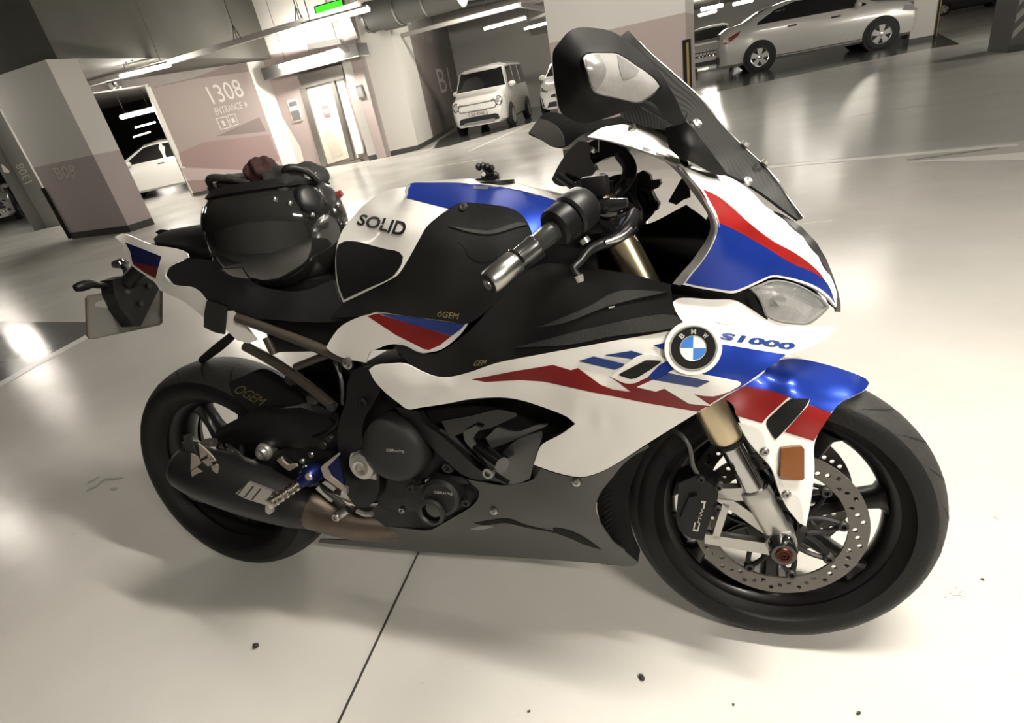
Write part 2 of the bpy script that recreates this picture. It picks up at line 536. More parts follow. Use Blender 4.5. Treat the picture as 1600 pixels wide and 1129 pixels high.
def guard(P, out, h, parent, w=0.05, tilt=0):
    """black rubber corner guard with a yellow band"""
    o = Vector(out).normalized(); s = Vector((-o.y, o.x, 0))
    c = Vector((P[0], P[1], 0.02)) + o * 0.012
    q = [c - s * w - o * 0.02, c - s * w + o * 0.008, c + s * w + o * 0.008, c + s * w - o * 0.02]
    g = prism('corner_guard', [tuple(a) for a in q], (0, 0, h), GUARDB, parent, 0)
    q = [c - s * w * .3 + o * 0.008, c - s * w * .3 + o * 0.013, c + s * w * .3 + o * 0.013, c + s * w * .3 + o * 0.008]
    prism('yellow_band', [tuple(a + Vector((0, 0, h * .04))) for a in q], (0, 0, h * .93), GUARDY, g, 0)
    return g


TH = math.radians(-2.5)
# ---- column B08
m8 = on_z(205, 362); l8 = at_azimuth(117, 380, m8, TH); r8 = at_azimuth(243, 352, m8, TH + math.pi / 2)
c8 = column('trim_1', [l8, m8, r8, l8 + (r8 - m8)], 2.77, 1.33, WALLW, MAUVE)
wall_text('B08', l8, m8, (94, 280), (119, 275), (116, 256), (82, 262), SIGNW, c8)
guard(l8, (l8 - (r8 + m8) / 2)[:2].tolist() + [0], 0.95, c8, 0.06)
# grey side face of the pillar group behind it, with the sideways number
dl = on_z(54, 361); dm = on_z(73, 356); dr = on_z(98, 351)
d8 = struct(prism('trim_2', [tuple(dl), tuple(dm), tuple(dm + np.array([-.5, .9, 0])), tuple(dl + np.array([-.5, .9, 0]))], (0, 0, 2.9), DKGREY, None, 0))
d9 = seg_wall('pillar_face', dm, dr, 0, 2.9, 0.3, MIDGREY, True, d8)
wall_text('1308', dm, dr, (51, 283), (36, 254), (24, 258), (39, 288), SIGNW, d8)
wall_panel('arrow_sign', dl, dm, [(1, 256), (5, 258), (9, 262), (15, 267), (14, 270), (9, 270), (5, 268), (3, 262)], SIGNW, d8, 0.01)

# ---- wall with the entrance sign
WA, WB = on_z(302, 308), on_z(447, 273)
w13 = struct(seg_wall('wall_left', WA, WB, 0, 3.19, 0.35, PINK0))
WT = (WB - WA) / np.linalg.norm(WB - WA)
upper = struct(seg_wall('wall_upper_left', WA - WT * 3.2, WB, 3.19, 6.0, 0.35, CONC))
lint = struct(seg_wall('trim_3', WA - WT * 3.2, WA, 2.62, 3.19, 0.35, CONC))
wall_panel('painted_shape', WA, WB, [(231, 139), (300, 122), (383, 92), (388, 112), (300, 124), (262, 131)], PINK2, w13)
wall_panel('painted_shape', WA, WB, [(230, 136), (232, 131), (290, 108), (330, 100), (378, 92), (340, 106), (300, 122), (262, 131)], CONC, w13, 0.0045)
wall_panel('painted_shape', WA, WB, [(337, 213), (405, 183), (416, 205), (372, 210)], PINK2, w13, 0.005)
wall_panel('painted_shape', WA, WB, [(279, 239), (318, 222), (420, 210), (436, 250), (392, 266), (285, 260)], PINK1, w13, 0.005)
wall_panel('painted_shape', WA, WB, [(282, 262), (394, 266), (436, 251), (441, 262), (350, 280), (292, 281)], PINK3, w13, 0.005)
wall_panel('painted_shape', WA, WB, [(292, 282), (352, 281), (442, 263), (446, 270), (303, 303)], PINK1, w13, 0.0055)
wall_panel('skirting', WA, WB, [(300, 302), (446, 268), (447, 273), (303, 307)], SKIRT, w13, 0.012, 0.012)
wall_text('1308', WA, WB, (334, 163), (383, 150), (371, 123), (320, 136), SIGNW, w13)
wall_text('ENTRANCE', WA, WB, (338, 180), (379, 169), (376, 159), (334, 169), SIGNW, w13)
wall_panel('arrow_sign', WA, WB, [(381, 158), (386, 163), (384, 169), (383, 164)], SIGNW, w13, 0.008)
for (a, b, c, d) in (((337, 185), (353, 181), (361, 199), (345, 203)), ((355, 180), (367, 177), (373, 194), (362, 198))):
    def lerp(p, q, t): return (p[0] + (q[0] - p[0]) * t, p[1] + (q[1] - p[1]) * t)
    for p, q in ((a, b), (b, c), (c, d), (d, a)):
        cx = ((a[0] + b[0] + c[0] + d[0]) / 4, (a[1] + b[1] + c[1] + d[1]) / 4)
        wall_panel('pictogram_frame', WA, WB, [p, q, lerp(q, cx, .14), lerp(p, cx, .14)], SIGNW, w13, 0.008)
wall_panel('pictogram', WA, WB, [(345, 189), (349, 188), (353, 196), (350, 197)], SIGNW, w13, 0.008)
wall_panel('pictogram', WA, WB, [(361, 185), (365, 184), (368, 191), (363, 192)], SIGNW, w13, 0.008)

# high beam over column B08, its unlit darkness put into the colour
bq = [r8 + np.array([0.05, -0.35, 0]), r8 + np.array([-1.0, 7.5, 0]), r8 + np.array([-14, 7.5, 0]), r8 + np.array([-14, -0.35, 0])]
struct(prism('trim_4', [(p[0], p[1], 2.77) for p in bq], (0, 0, 3.3), CONCD, None, 0))

# ---- entrance alcove
EA, EB = WB + np.array([0.15, 0.45, 0]), on_z(604, 246)
ent = struct(seg_wall('wall_back', EA, EB, 0, 6.0, 0.3, PINK3))
struct(seg_wall('trim_5', WB, EA, 0, 6.0, 0.25, WALLWARM))
wall_panel('white_wall_patch', EA, EB, [(383, 93), (560, 60), (520, -40), (340, -20)], WALLWARM, ent, 0.01)
wall_panel('white_wall_patch', EA, EB, [(392, 112), (405, 128), (431, 165), (470, 230), (478, 262), (450, 268)], WALLWARM, ent, 0.012)  # white wedge painted for the brightly lit side reveal
# door 1 and its steel frame
dr1 = struct(empty('door_1', ((EA + EB) / 2).tolist()))
dloc = lambda o: setattr(o, 'parent', dr1) or setattr(o, 'matrix_parent_inverse', Matrix.Translation(-dr1.location)) or o
STLF = mat('steel_door_frame', (0.36, 0.34, 0.31), 0.25, metal=0.7)
DOORW = mat('cream_door_paint', (0.72, 0.67, 0.58), 0.4)
GLASSW = mat('bright_glass_pane', (0.85, 0.86, 0.84), 0.15, coat=0.5)
for nm, pix, mt, off, th in (
        ('transom', [(468, 118), (537, 100), (541, 122), (477, 138)], STLF, .10, .10),
        ('frame_post', [(471, 138), (481, 136), (514, 258), (506, 261)], STLF, .09, .09),
        ('frame_post', [(519, 126), (525, 125), (556, 248), (550, 250)], STLF, .09, .09),
        ('door_leaf', [(481, 138), (519, 128), (553, 244), (514, 256)], DOORW, .05, .05),
        ('door_panel', [(500, 186), (513, 183), (538, 240), (521, 248)], mat('pale_door_panel', (.60, .55, .46), .4), .056, .006),
        ('side_light', [(525, 120), (533, 107), (539, 128), (571, 238), (560, 246)], GLASSW, .05, .04),
        ('frame_post', [(569, 200), (571, 200), (573, 241), (563, 244), (562, 240), (571, 238)], STLF, .09, .08),
        ('notice', [(504, 165), (514, 163), (519, 181), (509, 183)], mat('red_notice', (.45, .16, .15), .5), .06, .005),
        ('notice_print', [(507, 171), (514, 169), (517, 176), (510, 178)], SIGNW, .064, .003),
        ('door_handle', [(539, 199), (544, 196), (546, 202), (542, 204)], STLF, .09, .04),
        ('threshold', [(506, 262), (566, 247), (569, 252), (511, 266)], STLF, .10, .10)):
    dloc(wall_panel(nm, EA, EB, pix, mt, None, off, th))
# canopy over the door: a dark slab on brackets
nrm = np.array([-(EB - EA)[1], (EB - EA)[0], 0]); nrm /= np.linalg.norm(nrm)
if nrm @ (EA - CAM) > 0: nrm = -nrm
ca, cb = on_wall(408, 110, EA + nrm * .45, EB + nrm * .45), on_wall(560, 84, EA + nrm * .45, EB + nrm * .45)
cz = (ca[2] + cb[2]) / 2
CANM = mat('dark_canopy_metal', (0.10, 0.098, 0.095), 0.4, metal=0.3)
can = tag(prism('door_canopy', [(ca[0], ca[1], cz - .12), (cb[0], cb[1], cz - .12), (cb[0], cb[1], cz + .13), (ca[0], ca[1], cz + .13)], -nrm * .44, CANM, None, 0),
          'dark grey slab canopy above the brightly lit entrance door', 'canopy')
prism('canopy_soffit', [(ca[0], ca[1], cz - .135), (cb[0], cb[1], cz - .135), (cb[0], cb[1], cz - .12), (ca[0], ca[1], cz - .12)], -nrm * .40, STLF, can, 0)
# notice boards beside the door
for k, (pix, inn, lab) in enumerate((
        ([(449, 157), (464, 154), (473, 188), (459, 191)], [[(452, 160), (464, 157), (466, 164), (454, 167)], [(455, 174), (468, 171), (472, 186), (460, 189)]], 'small framed notice board on the pink wall left of the entrance door'),
        ([(545, 137), (566, 132), (573, 153), (552, 158)], [[(548, 139), (565, 135), (570, 151), (553, 155)]], 'dark picture panel on the pink wall right of the entrance door'))):
    nb = tag(wall_panel('notice_board', EA, EB, pix, SIGNW if k == 0 else DKGREY, None, .03, .025), lab, 'notice board')
    for q in inn:
        wall_panel('notice_sheet', EA, EB, q, mat('notice_grey', (.16, .15, .15), .5) if k == 0 else mat('picture_grey', (.22, .22, .22), .4), nb, .034, .004)

# ---- white pillar right of the entrance, B1 wall
pl, pm, pr = on_z(577, 251), on_z(655, 234), on_z(678, 221)
pb = pl + (pr - pm)
cw = column('trim_6', [pl, pm, pr, pb], 6.0, 0.121, WALLWARM, WALLWARM)
pp = struct(tube('trim_7', [tuple(on_wall(x, y, pl + nrm * .12, pm + nrm * .12)) for x, y in ((548, 36), (560, 78), (604, 244))], 0.07, TRAYM, None, 10, False))
B0, B1p = pr, on_z(708, 201)
B1d = (B1p - B0) / np.linalg.norm(B1p - B0)
b1 = struct(seg_wall('wall_right', B0, B0 + B1d * 9.0, 0, 2.75, 0.3, mat('b1_taupe', (0.22, 0.185, 0.175), .6)))
struct(seg_wall('trim_8', B0, B0 + B1d * 9.0, 2.75, 6.0, 0.3, CONC))
wall_panel('skirting', B0, B0 + B1d * 9, [(677, 214), (708, 195), (709, 201), (678, 221)], SKIRT, b1, 0.012, 0.012)
wall_text('B1', B0, B0 + B1d * 9, (689, 145), (706, 143), (699, 105), (680, 108), SIGNW, b1)
# far walls closing the bays behind the parked cars
fw = struct(seg_wall('wall_far', B0 + B1d * 9.0, (-0.9, 25.3), 0, 6.0, 0.3, mat('far_wall_grey', (0.42, 0.40, 0.37), .6)))
struct(seg_wall('wall_far_right', (-8, 60), (29, 60), 0, 6, .3, CONCD))
struct(seg_wall('wall_far_left', (-59, 45), (-10, 58), 0, 6, .3, CONCD))
struct(seg_wall('wall_side', (29.5, -12), (29.5, 60), 0, 6, .3, CONC))
struct(seg_wall('wall_end', (-59, -12), (-59, 45), 0, 6, .3, CONCD))
struct(seg_wall('wall_near', (-59, -11.5), (29.5, -11.5), 0, 6, .3, WALLW))
struct(box('ceiling', (-15, 25, 6.1), (92, 76, 0.2), mat('ceiling_concrete', (0.16, 0.155, 0.145), .9, var=.3, vscale=1.2)))

struct(box('trim_14', (13.5, 43, 3.55), (31, 33, 0.3), mat('bay_ceiling_grey', (.30, .29, .27), .8)))
struct(seg_wall('wall_bay', (-3, 50), (29, 50), 0, 3.4, .3, MIDGREY))
struct(seg_wall('trim_15', WA, WA + np.array([-.50, .42, 0]), 0, 2.62, .1, WALLWARM))  # end face of the wall, its lit look put into the white

# ---- centre pillar behind the windscreen
kl, km = on_z(881, 247), on_z(1077, 221)
kr = at_azimuth(1089, 219, km, math.atan2((km - kl)[1], (km - kl)[0]) + math.pi / 2)
ck = column('trim_9', [kl, km, kr, kl + (kr - km)], 6.0, vert_z((kl + km) / 2, 985, 39), WALLW, mat('rose_pillar_paint', (0.40, 0.33, 0.315), .6))
guard(km, (0.6, -0.8, 0), vert_z(km, 1070, 65), ck, 0.055)
# ---- pillars on the right
rm_ = on_z(1461, 61); rl = at_azimuth(1419, 73, rm_, TH); rb = at_azimuth(1405, 76, rl, TH + math.pi / 2)
GPIL = mat('grey_pillar_paint', (.42, .405, .38), .6)
cr_ = column('trim_10', [rb, rl, rm_, rm_ + (rb - rl)], 6.0, 0.25, GPIL, GPIL)
guard(rm_, (0.7, -0.7, 0), 1.25, cr_, 0.06)
sl = on_z(1574, 83); sr = sl + np.array([0.9, -0.05, 0])
cs = column('trim_11', [sl, sr, sr + np.array([.1, 1.2, 0]), sl + np.array([.1, 1.2, 0])], 6.0, 0.2, DKGREY, DKGREY)
for k in range(7):
    z0 = 0.22 + 0.26 * k
    q = [sl + [0.02, 0, max(.2, z0 - .0)], sl + [0.88, -0.05, z0 + .95], sl + [0.88, -0.05, z0 + 1.08], sl + [0.02, 0, z0 + .13]]
    prism('grey_stripe', [tuple(a + np.array([0, -0.006, 0])) for a in q], (0, .004, 0), MIDGREY, cs, 0)
mk = tag(box('marker_lamp', tuple(on_z(1570, 70) + np.array([-.05, 0, .12])), (.14, .08, .20), mat('marker_glow', (1, 1, 1), .4, emit=WARM, estr=2.5), None, None, .01),
         'small glowing white marker box beside the striped pillar', 'lamp')
lathe('marker_foot', tuple(on_z(1570, 70) + np.array([-.05, 0, 0])), (0, 0, 1), [(0, 0), (.09, 0), (.09, .015), (.03, .03), (.03, .05)], SATIN, mk, 16)


# ---- hanging linear lamps
def tube_lamp(a, b, label, cat='lamp', group=None, wires=True, e=LAMPM, r=0.034, wt=None):
    a = Vector(a); b = Vector(b); c = (a + b) / 2; d = (b - a); L = d.length; rz = math.atan2(d.y, d.x)
    o = empty('tube_lamp', c, rz); tag(o, label, cat, group)
    bm = bmesh.new(); add_box(bm, (0, 0, 0.045), (L * 0.98, 0.07, 0.035), None, 0.006); mesh_obj('housing', bm, TRAYM, o)
    bm = bmesh.new(); add_tube(bm, [(-L / 2, 0, 0), (L / 2, 0, 0)], r, 12, False); mesh_obj('diffuser', bm, e, o, 60)
    if wires:
        for s in (-1, 1):
            tube('hanging_wire', [(s * L * .36, 0, .06), (s * L * .36, 0, (wt or 5.98) - c.z)], 0.006, DARKM, o, 5, False)
    return o


def lamp_px(p, q, z, label, **kw):
    return tube_lamp(on_z(*p, z), on_z(*q, z), label, **kw)


ENTL = mat('entrance_lamp_diffuser', (1, 1, 1), .5, emit=WARM, estr=140.0)
lamp_px((189, 119), (265, 101), 2.6, 'hanging tube lamp in front of the pink wall with the entrance number', e=ENTL)
gl = lamp_px((472, 42), (576, 14), 2.6, 'hanging tube lamp beside the green exit light before the entrance', e=ENTL)
lamp_px((757, 45), (821, 28), 2.6, 'longer hanging tube lamp over the boxy white van')
lamp_px((820, 45), (880, 29), 2.6, 'hanging tube lamp half hidden behind the large pale pillar')
BAYL = mat('bright_bay_diffuser', (1, 1, 1), .5, emit=WARM, estr=200.0)
lamp_px((190, 183), (241, 170), 2.13, 'large bright tube lamp in the dark bay beside the pink wall', e=BAYL, r=.05)
lamp_px((212, 199), (242, 191), 2.6, 'middle small tube lamp over the white car behind the pink wall')
lamp_px((209, 214), (234, 206), 2.6, 'lowest small tube lamp over the white car behind the pink wall')
lamp_px((1096, 15), (1129, 8), 2.6, 'long far tube lamp above the white SUV with a grille', e=BAYL, r=.07, wt=3.41)
lamp_px((1093, 24), (1118, 17), 2.6, 'lower far tube lamp above the white SUV with a grille', e=BAYL, r=.07, wt=3.41)
lamp_px((1146, 7), (1176, 0), 2.6, 'far tube lamp over the rear of the silver sedan', e=BAYL, r=.07, wt=3.41)
# strong flat light over the entrance
ga, gb = on_wall(438, 104, EA + nrm * .62, EB + nrm * .62), on_wall(512, 84, EA + nrm * .62, EB + nrm * .62)
gz = (ga[2] + gb[2]) / 2
tube_lamp((ga[0], ga[1], gz), (gb[0], gb[1], gz), 'glaring tube lamp right above the entrance canopy', e=mat('glare_diffuser', (1, 1, 1), .5, emit=(1, .94, .84), estr=270.0), r=.05)
# green emergency exit light on the raceway
ex = empty('exit_light', on_z(516, 12, 2.87).tolist()); tag(ex, 'glowing green emergency exit light above the entrance tube lamp', 'exit light')
box('sign_box', (0, 0, 0.0), (.62, .06, .16), DARKM, ex, None, .008)
box('sign_face', (0, -0.034, 0.0), (.56, .01, .12), GREENM, ex, None, .003)


# lane lamps out of the frame, some added only to brighten pillars and cars
def lane_lamp(x, y, L, rz, label, e=LAMPM, z=2.62):
    u = np.array([math.cos(rz), math.sin(rz), 0]) * L / 2; c = np.array([x, y, z])
    return tube_lamp(c - u, c + u, label, e=e)


def lane_mat(e): return mat('lane_lamp_diffuser_%d' % e, (1, 1, 1), .5, emit=WARM, estr=float(e))


for x, y, l, rz, e, lab in (
        (2.25, 0.06, 1.25, TH - .12, 380, 'tube lamp hanging above the front half of the motorcycle'),
        (3.4, -1.9, 1.25, TH, 350, 'tube lamp hanging over the lane on the near side of the motorcycle'),
        (-3.6, 3.7, 1.25, TH, 60, 'added unseen tube lamp between the motorcycle tail and the pillar marked B08'),  # added lamp, brightens the side face of column B08
        (0.2, 4.2, 1.25, TH, 130, 'added unseen tube lamp behind the motorcycle, before the large pale pillar'),  # added lamp, brightens the centre pillar and the floor around it
        (-3.4, 13.0, 1.25, TH, 420, 'added unseen tube lamp before the boxy van'),  # added lamp, brightens the front of the van
        (-7.25, 1.9, 1.25, TH, 45, 'tube lamp hanging over the lane beyond the motorcycle tail'),
        (-11.6, 5.2, 1.25, TH, 45, 'tube lamp hanging before the pillar marked B08, outside the view'),
        (-15.7, 7.4, 1.25, TH, 90, 'tube lamp hanging beyond the pillar marked B08, outside the view'),
        (3.2, 8.5, 1.25, TH, 45, 'tube lamp hanging over the lane before the striped pillar'),
        (4.1, 17.5, 1.25, TH, 42, 'tube lamp hanging over the lane before the silver sedan'),
        (3.84, 23.3, 1.25, TH, 35, 'tube lamp hanging over the roof of the silver saloon'),
        (7.5, 29.9, 1.25, TH, 40, 'tube lamp hanging far behind the silver saloon'),
        (10.8, 14.8, 1.25, TH, 800, 'added unseen tube lamp far beyond the striped pillar'),  # added lamp, brightens the side of the saloon
        (9.0, 12.0, 1.25, TH, 260, 'tube lamp hanging over the lane beyond the striped pillar')):
    lane_lamp(x, y, l, rz, lab, lane_mat(e), 3.2 if x == -3.4 else 2.62)


# ---- raceways, ducts, pipes
def raceway(pts, w, h, label, parent=None):
    bm = bmesh.new()
    for a, b in zip(pts[:-1], pts[1:]):
        a = Vector(a); b = Vector(b); d = b - a
        rot = Matrix.Rotation(math.atan2(d.y, d.x), 3, 'Z')
        add_box(bm, (a + b) / 2, (d.length + w * .5, w, h), rot)
    return tag(mesh_obj('cable_raceway', bm, TRAYM, None, 0), label, 'cable tray')


ra = [on_z(x, y, 2.72) for x, y in ((110, 139), (265, 97), (560, 8))]
r1 = raceway(ra, .09, .09, 'long grey raceway carrying the tube lamps before the entrance')
for q in ((202, 96), (371, 60), (468, 32)):
    p = on_z(q[0], q[1], 2.76); tube('suspension_rod', [tuple(p), (p[0], p[1], 6.0)], .009, DARKM, r1, 6, False)
    bm = bmesh.new(); add_tube(bm, [(p[0] - .09, p[1], 2.74), (p[0], p[1], 2.98), (p[0] + .09, p[1], 2.74)], .012, 6, False); mesh_obj('hanger', bm, DARKM, r1)
raceway([on_z(x, y, 2.7) for x, y in ((541, 78), (811, 8))] + [on_z(852, 14, 2.7)], .10, .09, 'grey raceway running past the white pillar above the van')
r3 = raceway([on_z(x, y, 2.42) for x, y in ((482, 73), (528, 65), (543, 78))], .10, .10, 'short bent raceway under the lamp before the entrance')
for q in ((484, 73), (527, 65)):
    p = on_z(q[0], q[1], 2.44); tube('suspension_rod', [tuple(p), (p[0], p[1], 5.99)], .006, DARKM, r3, 6, False)
raceway([on_z(x, y, 2.9) for x, y in ((820, 34), (870, 16))], .09, .08, 'thin raceway behind the tube lamps over the van')
# vertical pipe pair on the concrete above the wall
for k, (q0, q1) in enumerate((((134, 0), (186, 103)), ((150, 0), (200, 103)))):
    o = tag(tube('riser_pipe', [tuple(on_wall(q0[0] - 20, q0[1] - 40, WA + [.1, -.1, 0], WB + [.1, -.1, 0])), tuple(on_wall(*q1, WA + [.1, -.1, 0], WB + [.1, -.1, 0]))], .062, DARKM, None, 10, False),
            ['left dark riser pipe on the concrete over the pink wall', 'right dark riser pipe on the concrete over the pink wall'][k], 'pipe')
    c = on_wall(*[(156, 41), (170, 41)][k], WA + [.1, -.1, 0], WB + [.1, -.1, 0])
    lathe('pipe_collar', tuple(c), (0, 0, 1), [(.062, -.05), (.078, -.05), (.078, .05), (.062, .05)], PIPEM, o, 14)
hp = tag(tube('sprinkler_pipe', [tuple(on_wall(120, 133, WA + [.12, -.12, 0], WB + [.12, -.12, 0])), tuple(on_wall(215, 112, WA + [.12, -.12, 0], WB + [.12, -.12, 0]))], .09, PIPEM, None, 10, False),
         'pale horizontal pipe with a coupling beside the first hanging lamp', 'pipe')
c = on_wall(178, 130, WA + [.3, -.3, 0], WB + [.3, -.3, 0])
lathe('coupling', tuple(c), (1, .3, 0), [(0, -.12), (.09, -.12), (.12, -.08), (.08, 0), (.12, .08), (.09, .12), (0, .12)], STEEL, hp, 14)
# air duct above the entrance lamp, with clamps
da, db = on_z(572, 29, 3.05), on_z(720, -14, 3.05)
du = tag(tube('air_duct', [tuple(da), tuple(db)], .30, mat('duct_grey', (.12, .118, .112), .5), None, 20, False), 'fat grey air duct running from the exit light past the white pillar', 'duct')
dd = (db - da) / np.linalg.norm(db - da)
for t in (0.10, 0.95, 1.7):
    lathe('duct_clamp', tuple(da + dd * t), tuple(dd), [(.30, -.025), (.315, -.025), (.315, .025), (.30, .025)], STEEL, du, 20)
tag(tube('drain_pipe', [tuple(on_z(622, 30, 3.45)), tuple(on_z(800, -6, 3.5)), tuple(on_z(900, -26, 3.5))], .09, DARKM, None, 10, False), 'thin dark pipe under the ceiling beside the fat air duct', 'pipe')
bxd = on_wall(622, 36, pl, pm) + nrm * .11
jb = tag(box('junction_box', tuple(bxd), (.7, .2, .22), mat('box_grey', (.22, .215, .20), .5), None, Matrix.Rotation(TH, 3, 'Z'), .01), 'grey steel box fixed high on the white pillar', 'box')
box('box_lid', (bxd[0], bxd[1] - .105, bxd[2]), (.64, .02, .18), TRAYM, jb, Matrix.Rotation(TH, 3, 'Z'), .004)
# beam over the bays of the van, shelf-like sill behind it
struct(box('trim_12', (-3.5, 20.0, 4.3), (9, .6, 2.0), CONC))
struct(box('trim_13', (-3.4, 24.6, 2.9), (4.4, .8, .5), mat('bulkhead_grey', (.30, .285, .265), .6)))
# pipes seen beneath the wall in the dark bay
tag(tube('bay_pipe', [(-19, 13.0, 3.05), (-12.4, 14.6, 3.05)], .12, PIPEM, None, 10, False), 'pale pipe crossing the dark bay beside the pink wall', 'pipe')

# =====================================================================================================
# PARKED CARS   (car frame: x forward, y left, z up, origin on the floor under the middle)
# =====================================================================================================
CARW = mat('car_white_paint', (0.66, 0.645, 0.61), 0.22, coat=0.9)
CARS = mat('car_silver_paint', (0.50, 0.49, 0.465), 0.28, metal=0.25, coat=0.9)
CGLASS = mat('car_dark_glass', (0.008, 0.008, 0.009), 0.06, coat=1.0)
CTYRE = mat('car_tyre', (0.012, 0.012, 0.012), 0.7)
CTRIM = mat('car_black_trim', (0.012, 0.013, 0.018), 0.4)
CLAMP = mat('car_lamp_glass', (0.55, 0.56, 0.56), 0.12, metal=0.6, coat=1.0)
CTAIL = mat('car_tail_lamp', (0.16, 0.035, 0.022), 0.15, coat=1.0)
CGREY = mat('car_grey_trim', (0.10, 0.10, 0.10), 0.4)


def interp(tab, x):
    xs = [t[0] for t in tab]; ys = [t[1] for t in tab]
    return float(np.interp(x, xs, ys))


class Car:
    def __init__(s, name, label, loc, yaw, L, W, top, belt, plan, roofw, paint, zb=0.20, scale=1.0, n=48):
        """top: (x,z) upper outline; belt: (x,z) shoulder; plan: (x, half width); roofw: (x, half width at the top)"""
        s.top, s.belt, s.plan, s.roofw, s.zb = top, belt, plan, roofw, zb
        s.root = empty(name, (loc[0], loc[1], 0), yaw); s.root.scale = (scale,) * 3
        tag(s.root, label, 'car')
        x0, x1 = top[0][0], top[-1][0]
        bm = bmesh.new(); rows = []
        xs = sorted(set([x0 + (x1 - x0) * k / n for k in range(n + 1)] + [t[0] for t in top]))
        for x in xs:
            P = s.section(x); row = []
            for y, z in P: row.append(bm.verts.new((x, y, z)))
            for y, z in reversed(P[:-1]): row.append(bm.verts.new((x, -y, z)))
            rows.append(row)
        for a, b in zip(rows[:-1], rows[1:]):
            for k in range(len(a) - 1): bm.faces.new((a[k], b[k], b[k + 1], a[k + 1]))
            bm.faces.new((a[-1], b[-1], b[0], a[0]))
        bm.faces.new(rows[0]); bm.faces.new(list(reversed(rows[-1])))
        bmesh.ops.recalc_face_normals(bm, faces=bm.faces)
        s.body = mesh_obj('body', bm, paint, s.root, 32)

    def section(s, x):
        w = interp(s.plan, x); zt = interp(s.top, x); zs = min(interp(s.belt, x), zt - .02); wr = min(interp(s.roofw, x), w); zb = s.zb
        return [(w * .86, zb), (w * .965, zb + .06), (w * .99, zb + (zs - zb) * .35), (w, zb + (zs - zb) * .62), (w * .985, zb + (zs - zb) * .88), (w * .95, zs),
                (w * .95 + (wr - w * .95) * .55, zs + (zt - zs) * .60), (wr, zt - (zt - zs) * .12), (wr * .72, zt - (zt - zs) * .015), (0, zt)]

    def side_y(s, x, z):
        P = s.section(x); P = P[:9]
        for (y0, z0), (y1, z1) in zip(P[:-1], P[1:]):
            if z0 <= z <= z1: return y0 + (y1 - y0) * (z - z0) / max(z1 - z0, 1e-6)
        return P[0][0] if z < P[0][1] else P[-1][0]

    def sheet(s, name, poly, fn, material, parent=None, off=0.008, step=0.09):
        """patch laid on the body; fn maps poly coordinates to a body point + outward vector"""
        v2 = [Vector(p) for p in poly]; n = len(v2); E = [(k, (k + 1) % n) for k in range(n)]
        pts = list(v2)
        xs = [p[0] for p in poly]; ys = [p[1] for p in poly]
        from mathutils.geometry import intersect_point_tri_2d
        gx = np.arange(min(xs) + step / 2, max(xs), step); gy = np.arange(min(ys) + step / 2, max(ys), step)
        for a in gx:
            for b in gy: pts.append(Vector((a, b)))
        V, Ed, Fc, *_ = delaunay_2d_cdt(pts, E, [], 1, 1e-5)
        bm = bmesh.new(); o = []; i_ = []
        for v in V:
            p, nn = fn(v.x, v.y); p = Vector(p); nn = Vector(nn).normalized()
            o.append(bm.verts.new(p + nn * off)); i_.append(bm.verts.new(p - nn * .012))
        cnt = {}
        for f in Fc:
            bm.faces.new([o[k] for k in f]); bm.faces.new([i_[k] for k in reversed(f)])
            for a, b in zip(f, f[1:] + f[:1]) if isinstance(f, list) else zip(f, tuple(f[1:]) + (f[0],)):
                cnt[(a, b)] = 1
        for (a, b) in cnt:
            if (b, a) not in cnt: bm.faces.new((o[b], o[a], i_[a], i_[b]))
        bmesh.ops.recalc_face_normals(bm, faces=bm.faces)
        return mesh_obj(name, bm, material, parent or s.root, 30)

    def side(s, name, poly, sgn, material, parent=None, off=0.008):
        return s.sheet(name, poly, lambda x, z: ((x, sgn * s.side_y(x, z), z), (0, sgn, 0.25)), material, parent, off)

    def both(s, name, poly, material, off=0.008):
        return [s.side(name, poly, g, material, None, off) for g in (1, -1)]

    def topsheet(s, name, poly, material, off=0.01):
        """poly in (x, fraction of half width)"""
        def fn(x, t):
            P = s.section(x); wr, zt = P[7]; y = t * wr; at = abs(t)
            z = np.interp(at, [0, .72, 1.0], [P[9][1], P[8][1], P[7][1]])
            d = .02; sl = (interp(s.top, x + d) - interp(s.top, x - d)) / (2 * d)
            return (x, y, z), (-sl, 0, 1)
        return s.sheet(name, poly, fn, material, None, off, .12)

    def end(s, name, poly, material, front=True, off=0.01, parent=None, depth=None):
        """patch on the front (or rear) end: poly in (y, z); follows the rounded plan of the end"""
        xe = s.top[-1][0] if front else s.top[0][0]; g = 1 if front else -1
        xs = np.linspace(xe, xe - g * .9, 40); sec = [(x, s) for x in xs]
        def fn(y, z):
            for x in xs:
                P = s.section(x)
                if z <= P[-1][1] and abs(y) <= s.side_y(x, z): break
            return (x, y, z), (g, 0, 0)
        return s.sheet(name, poly, fn, material, parent, off, .07)

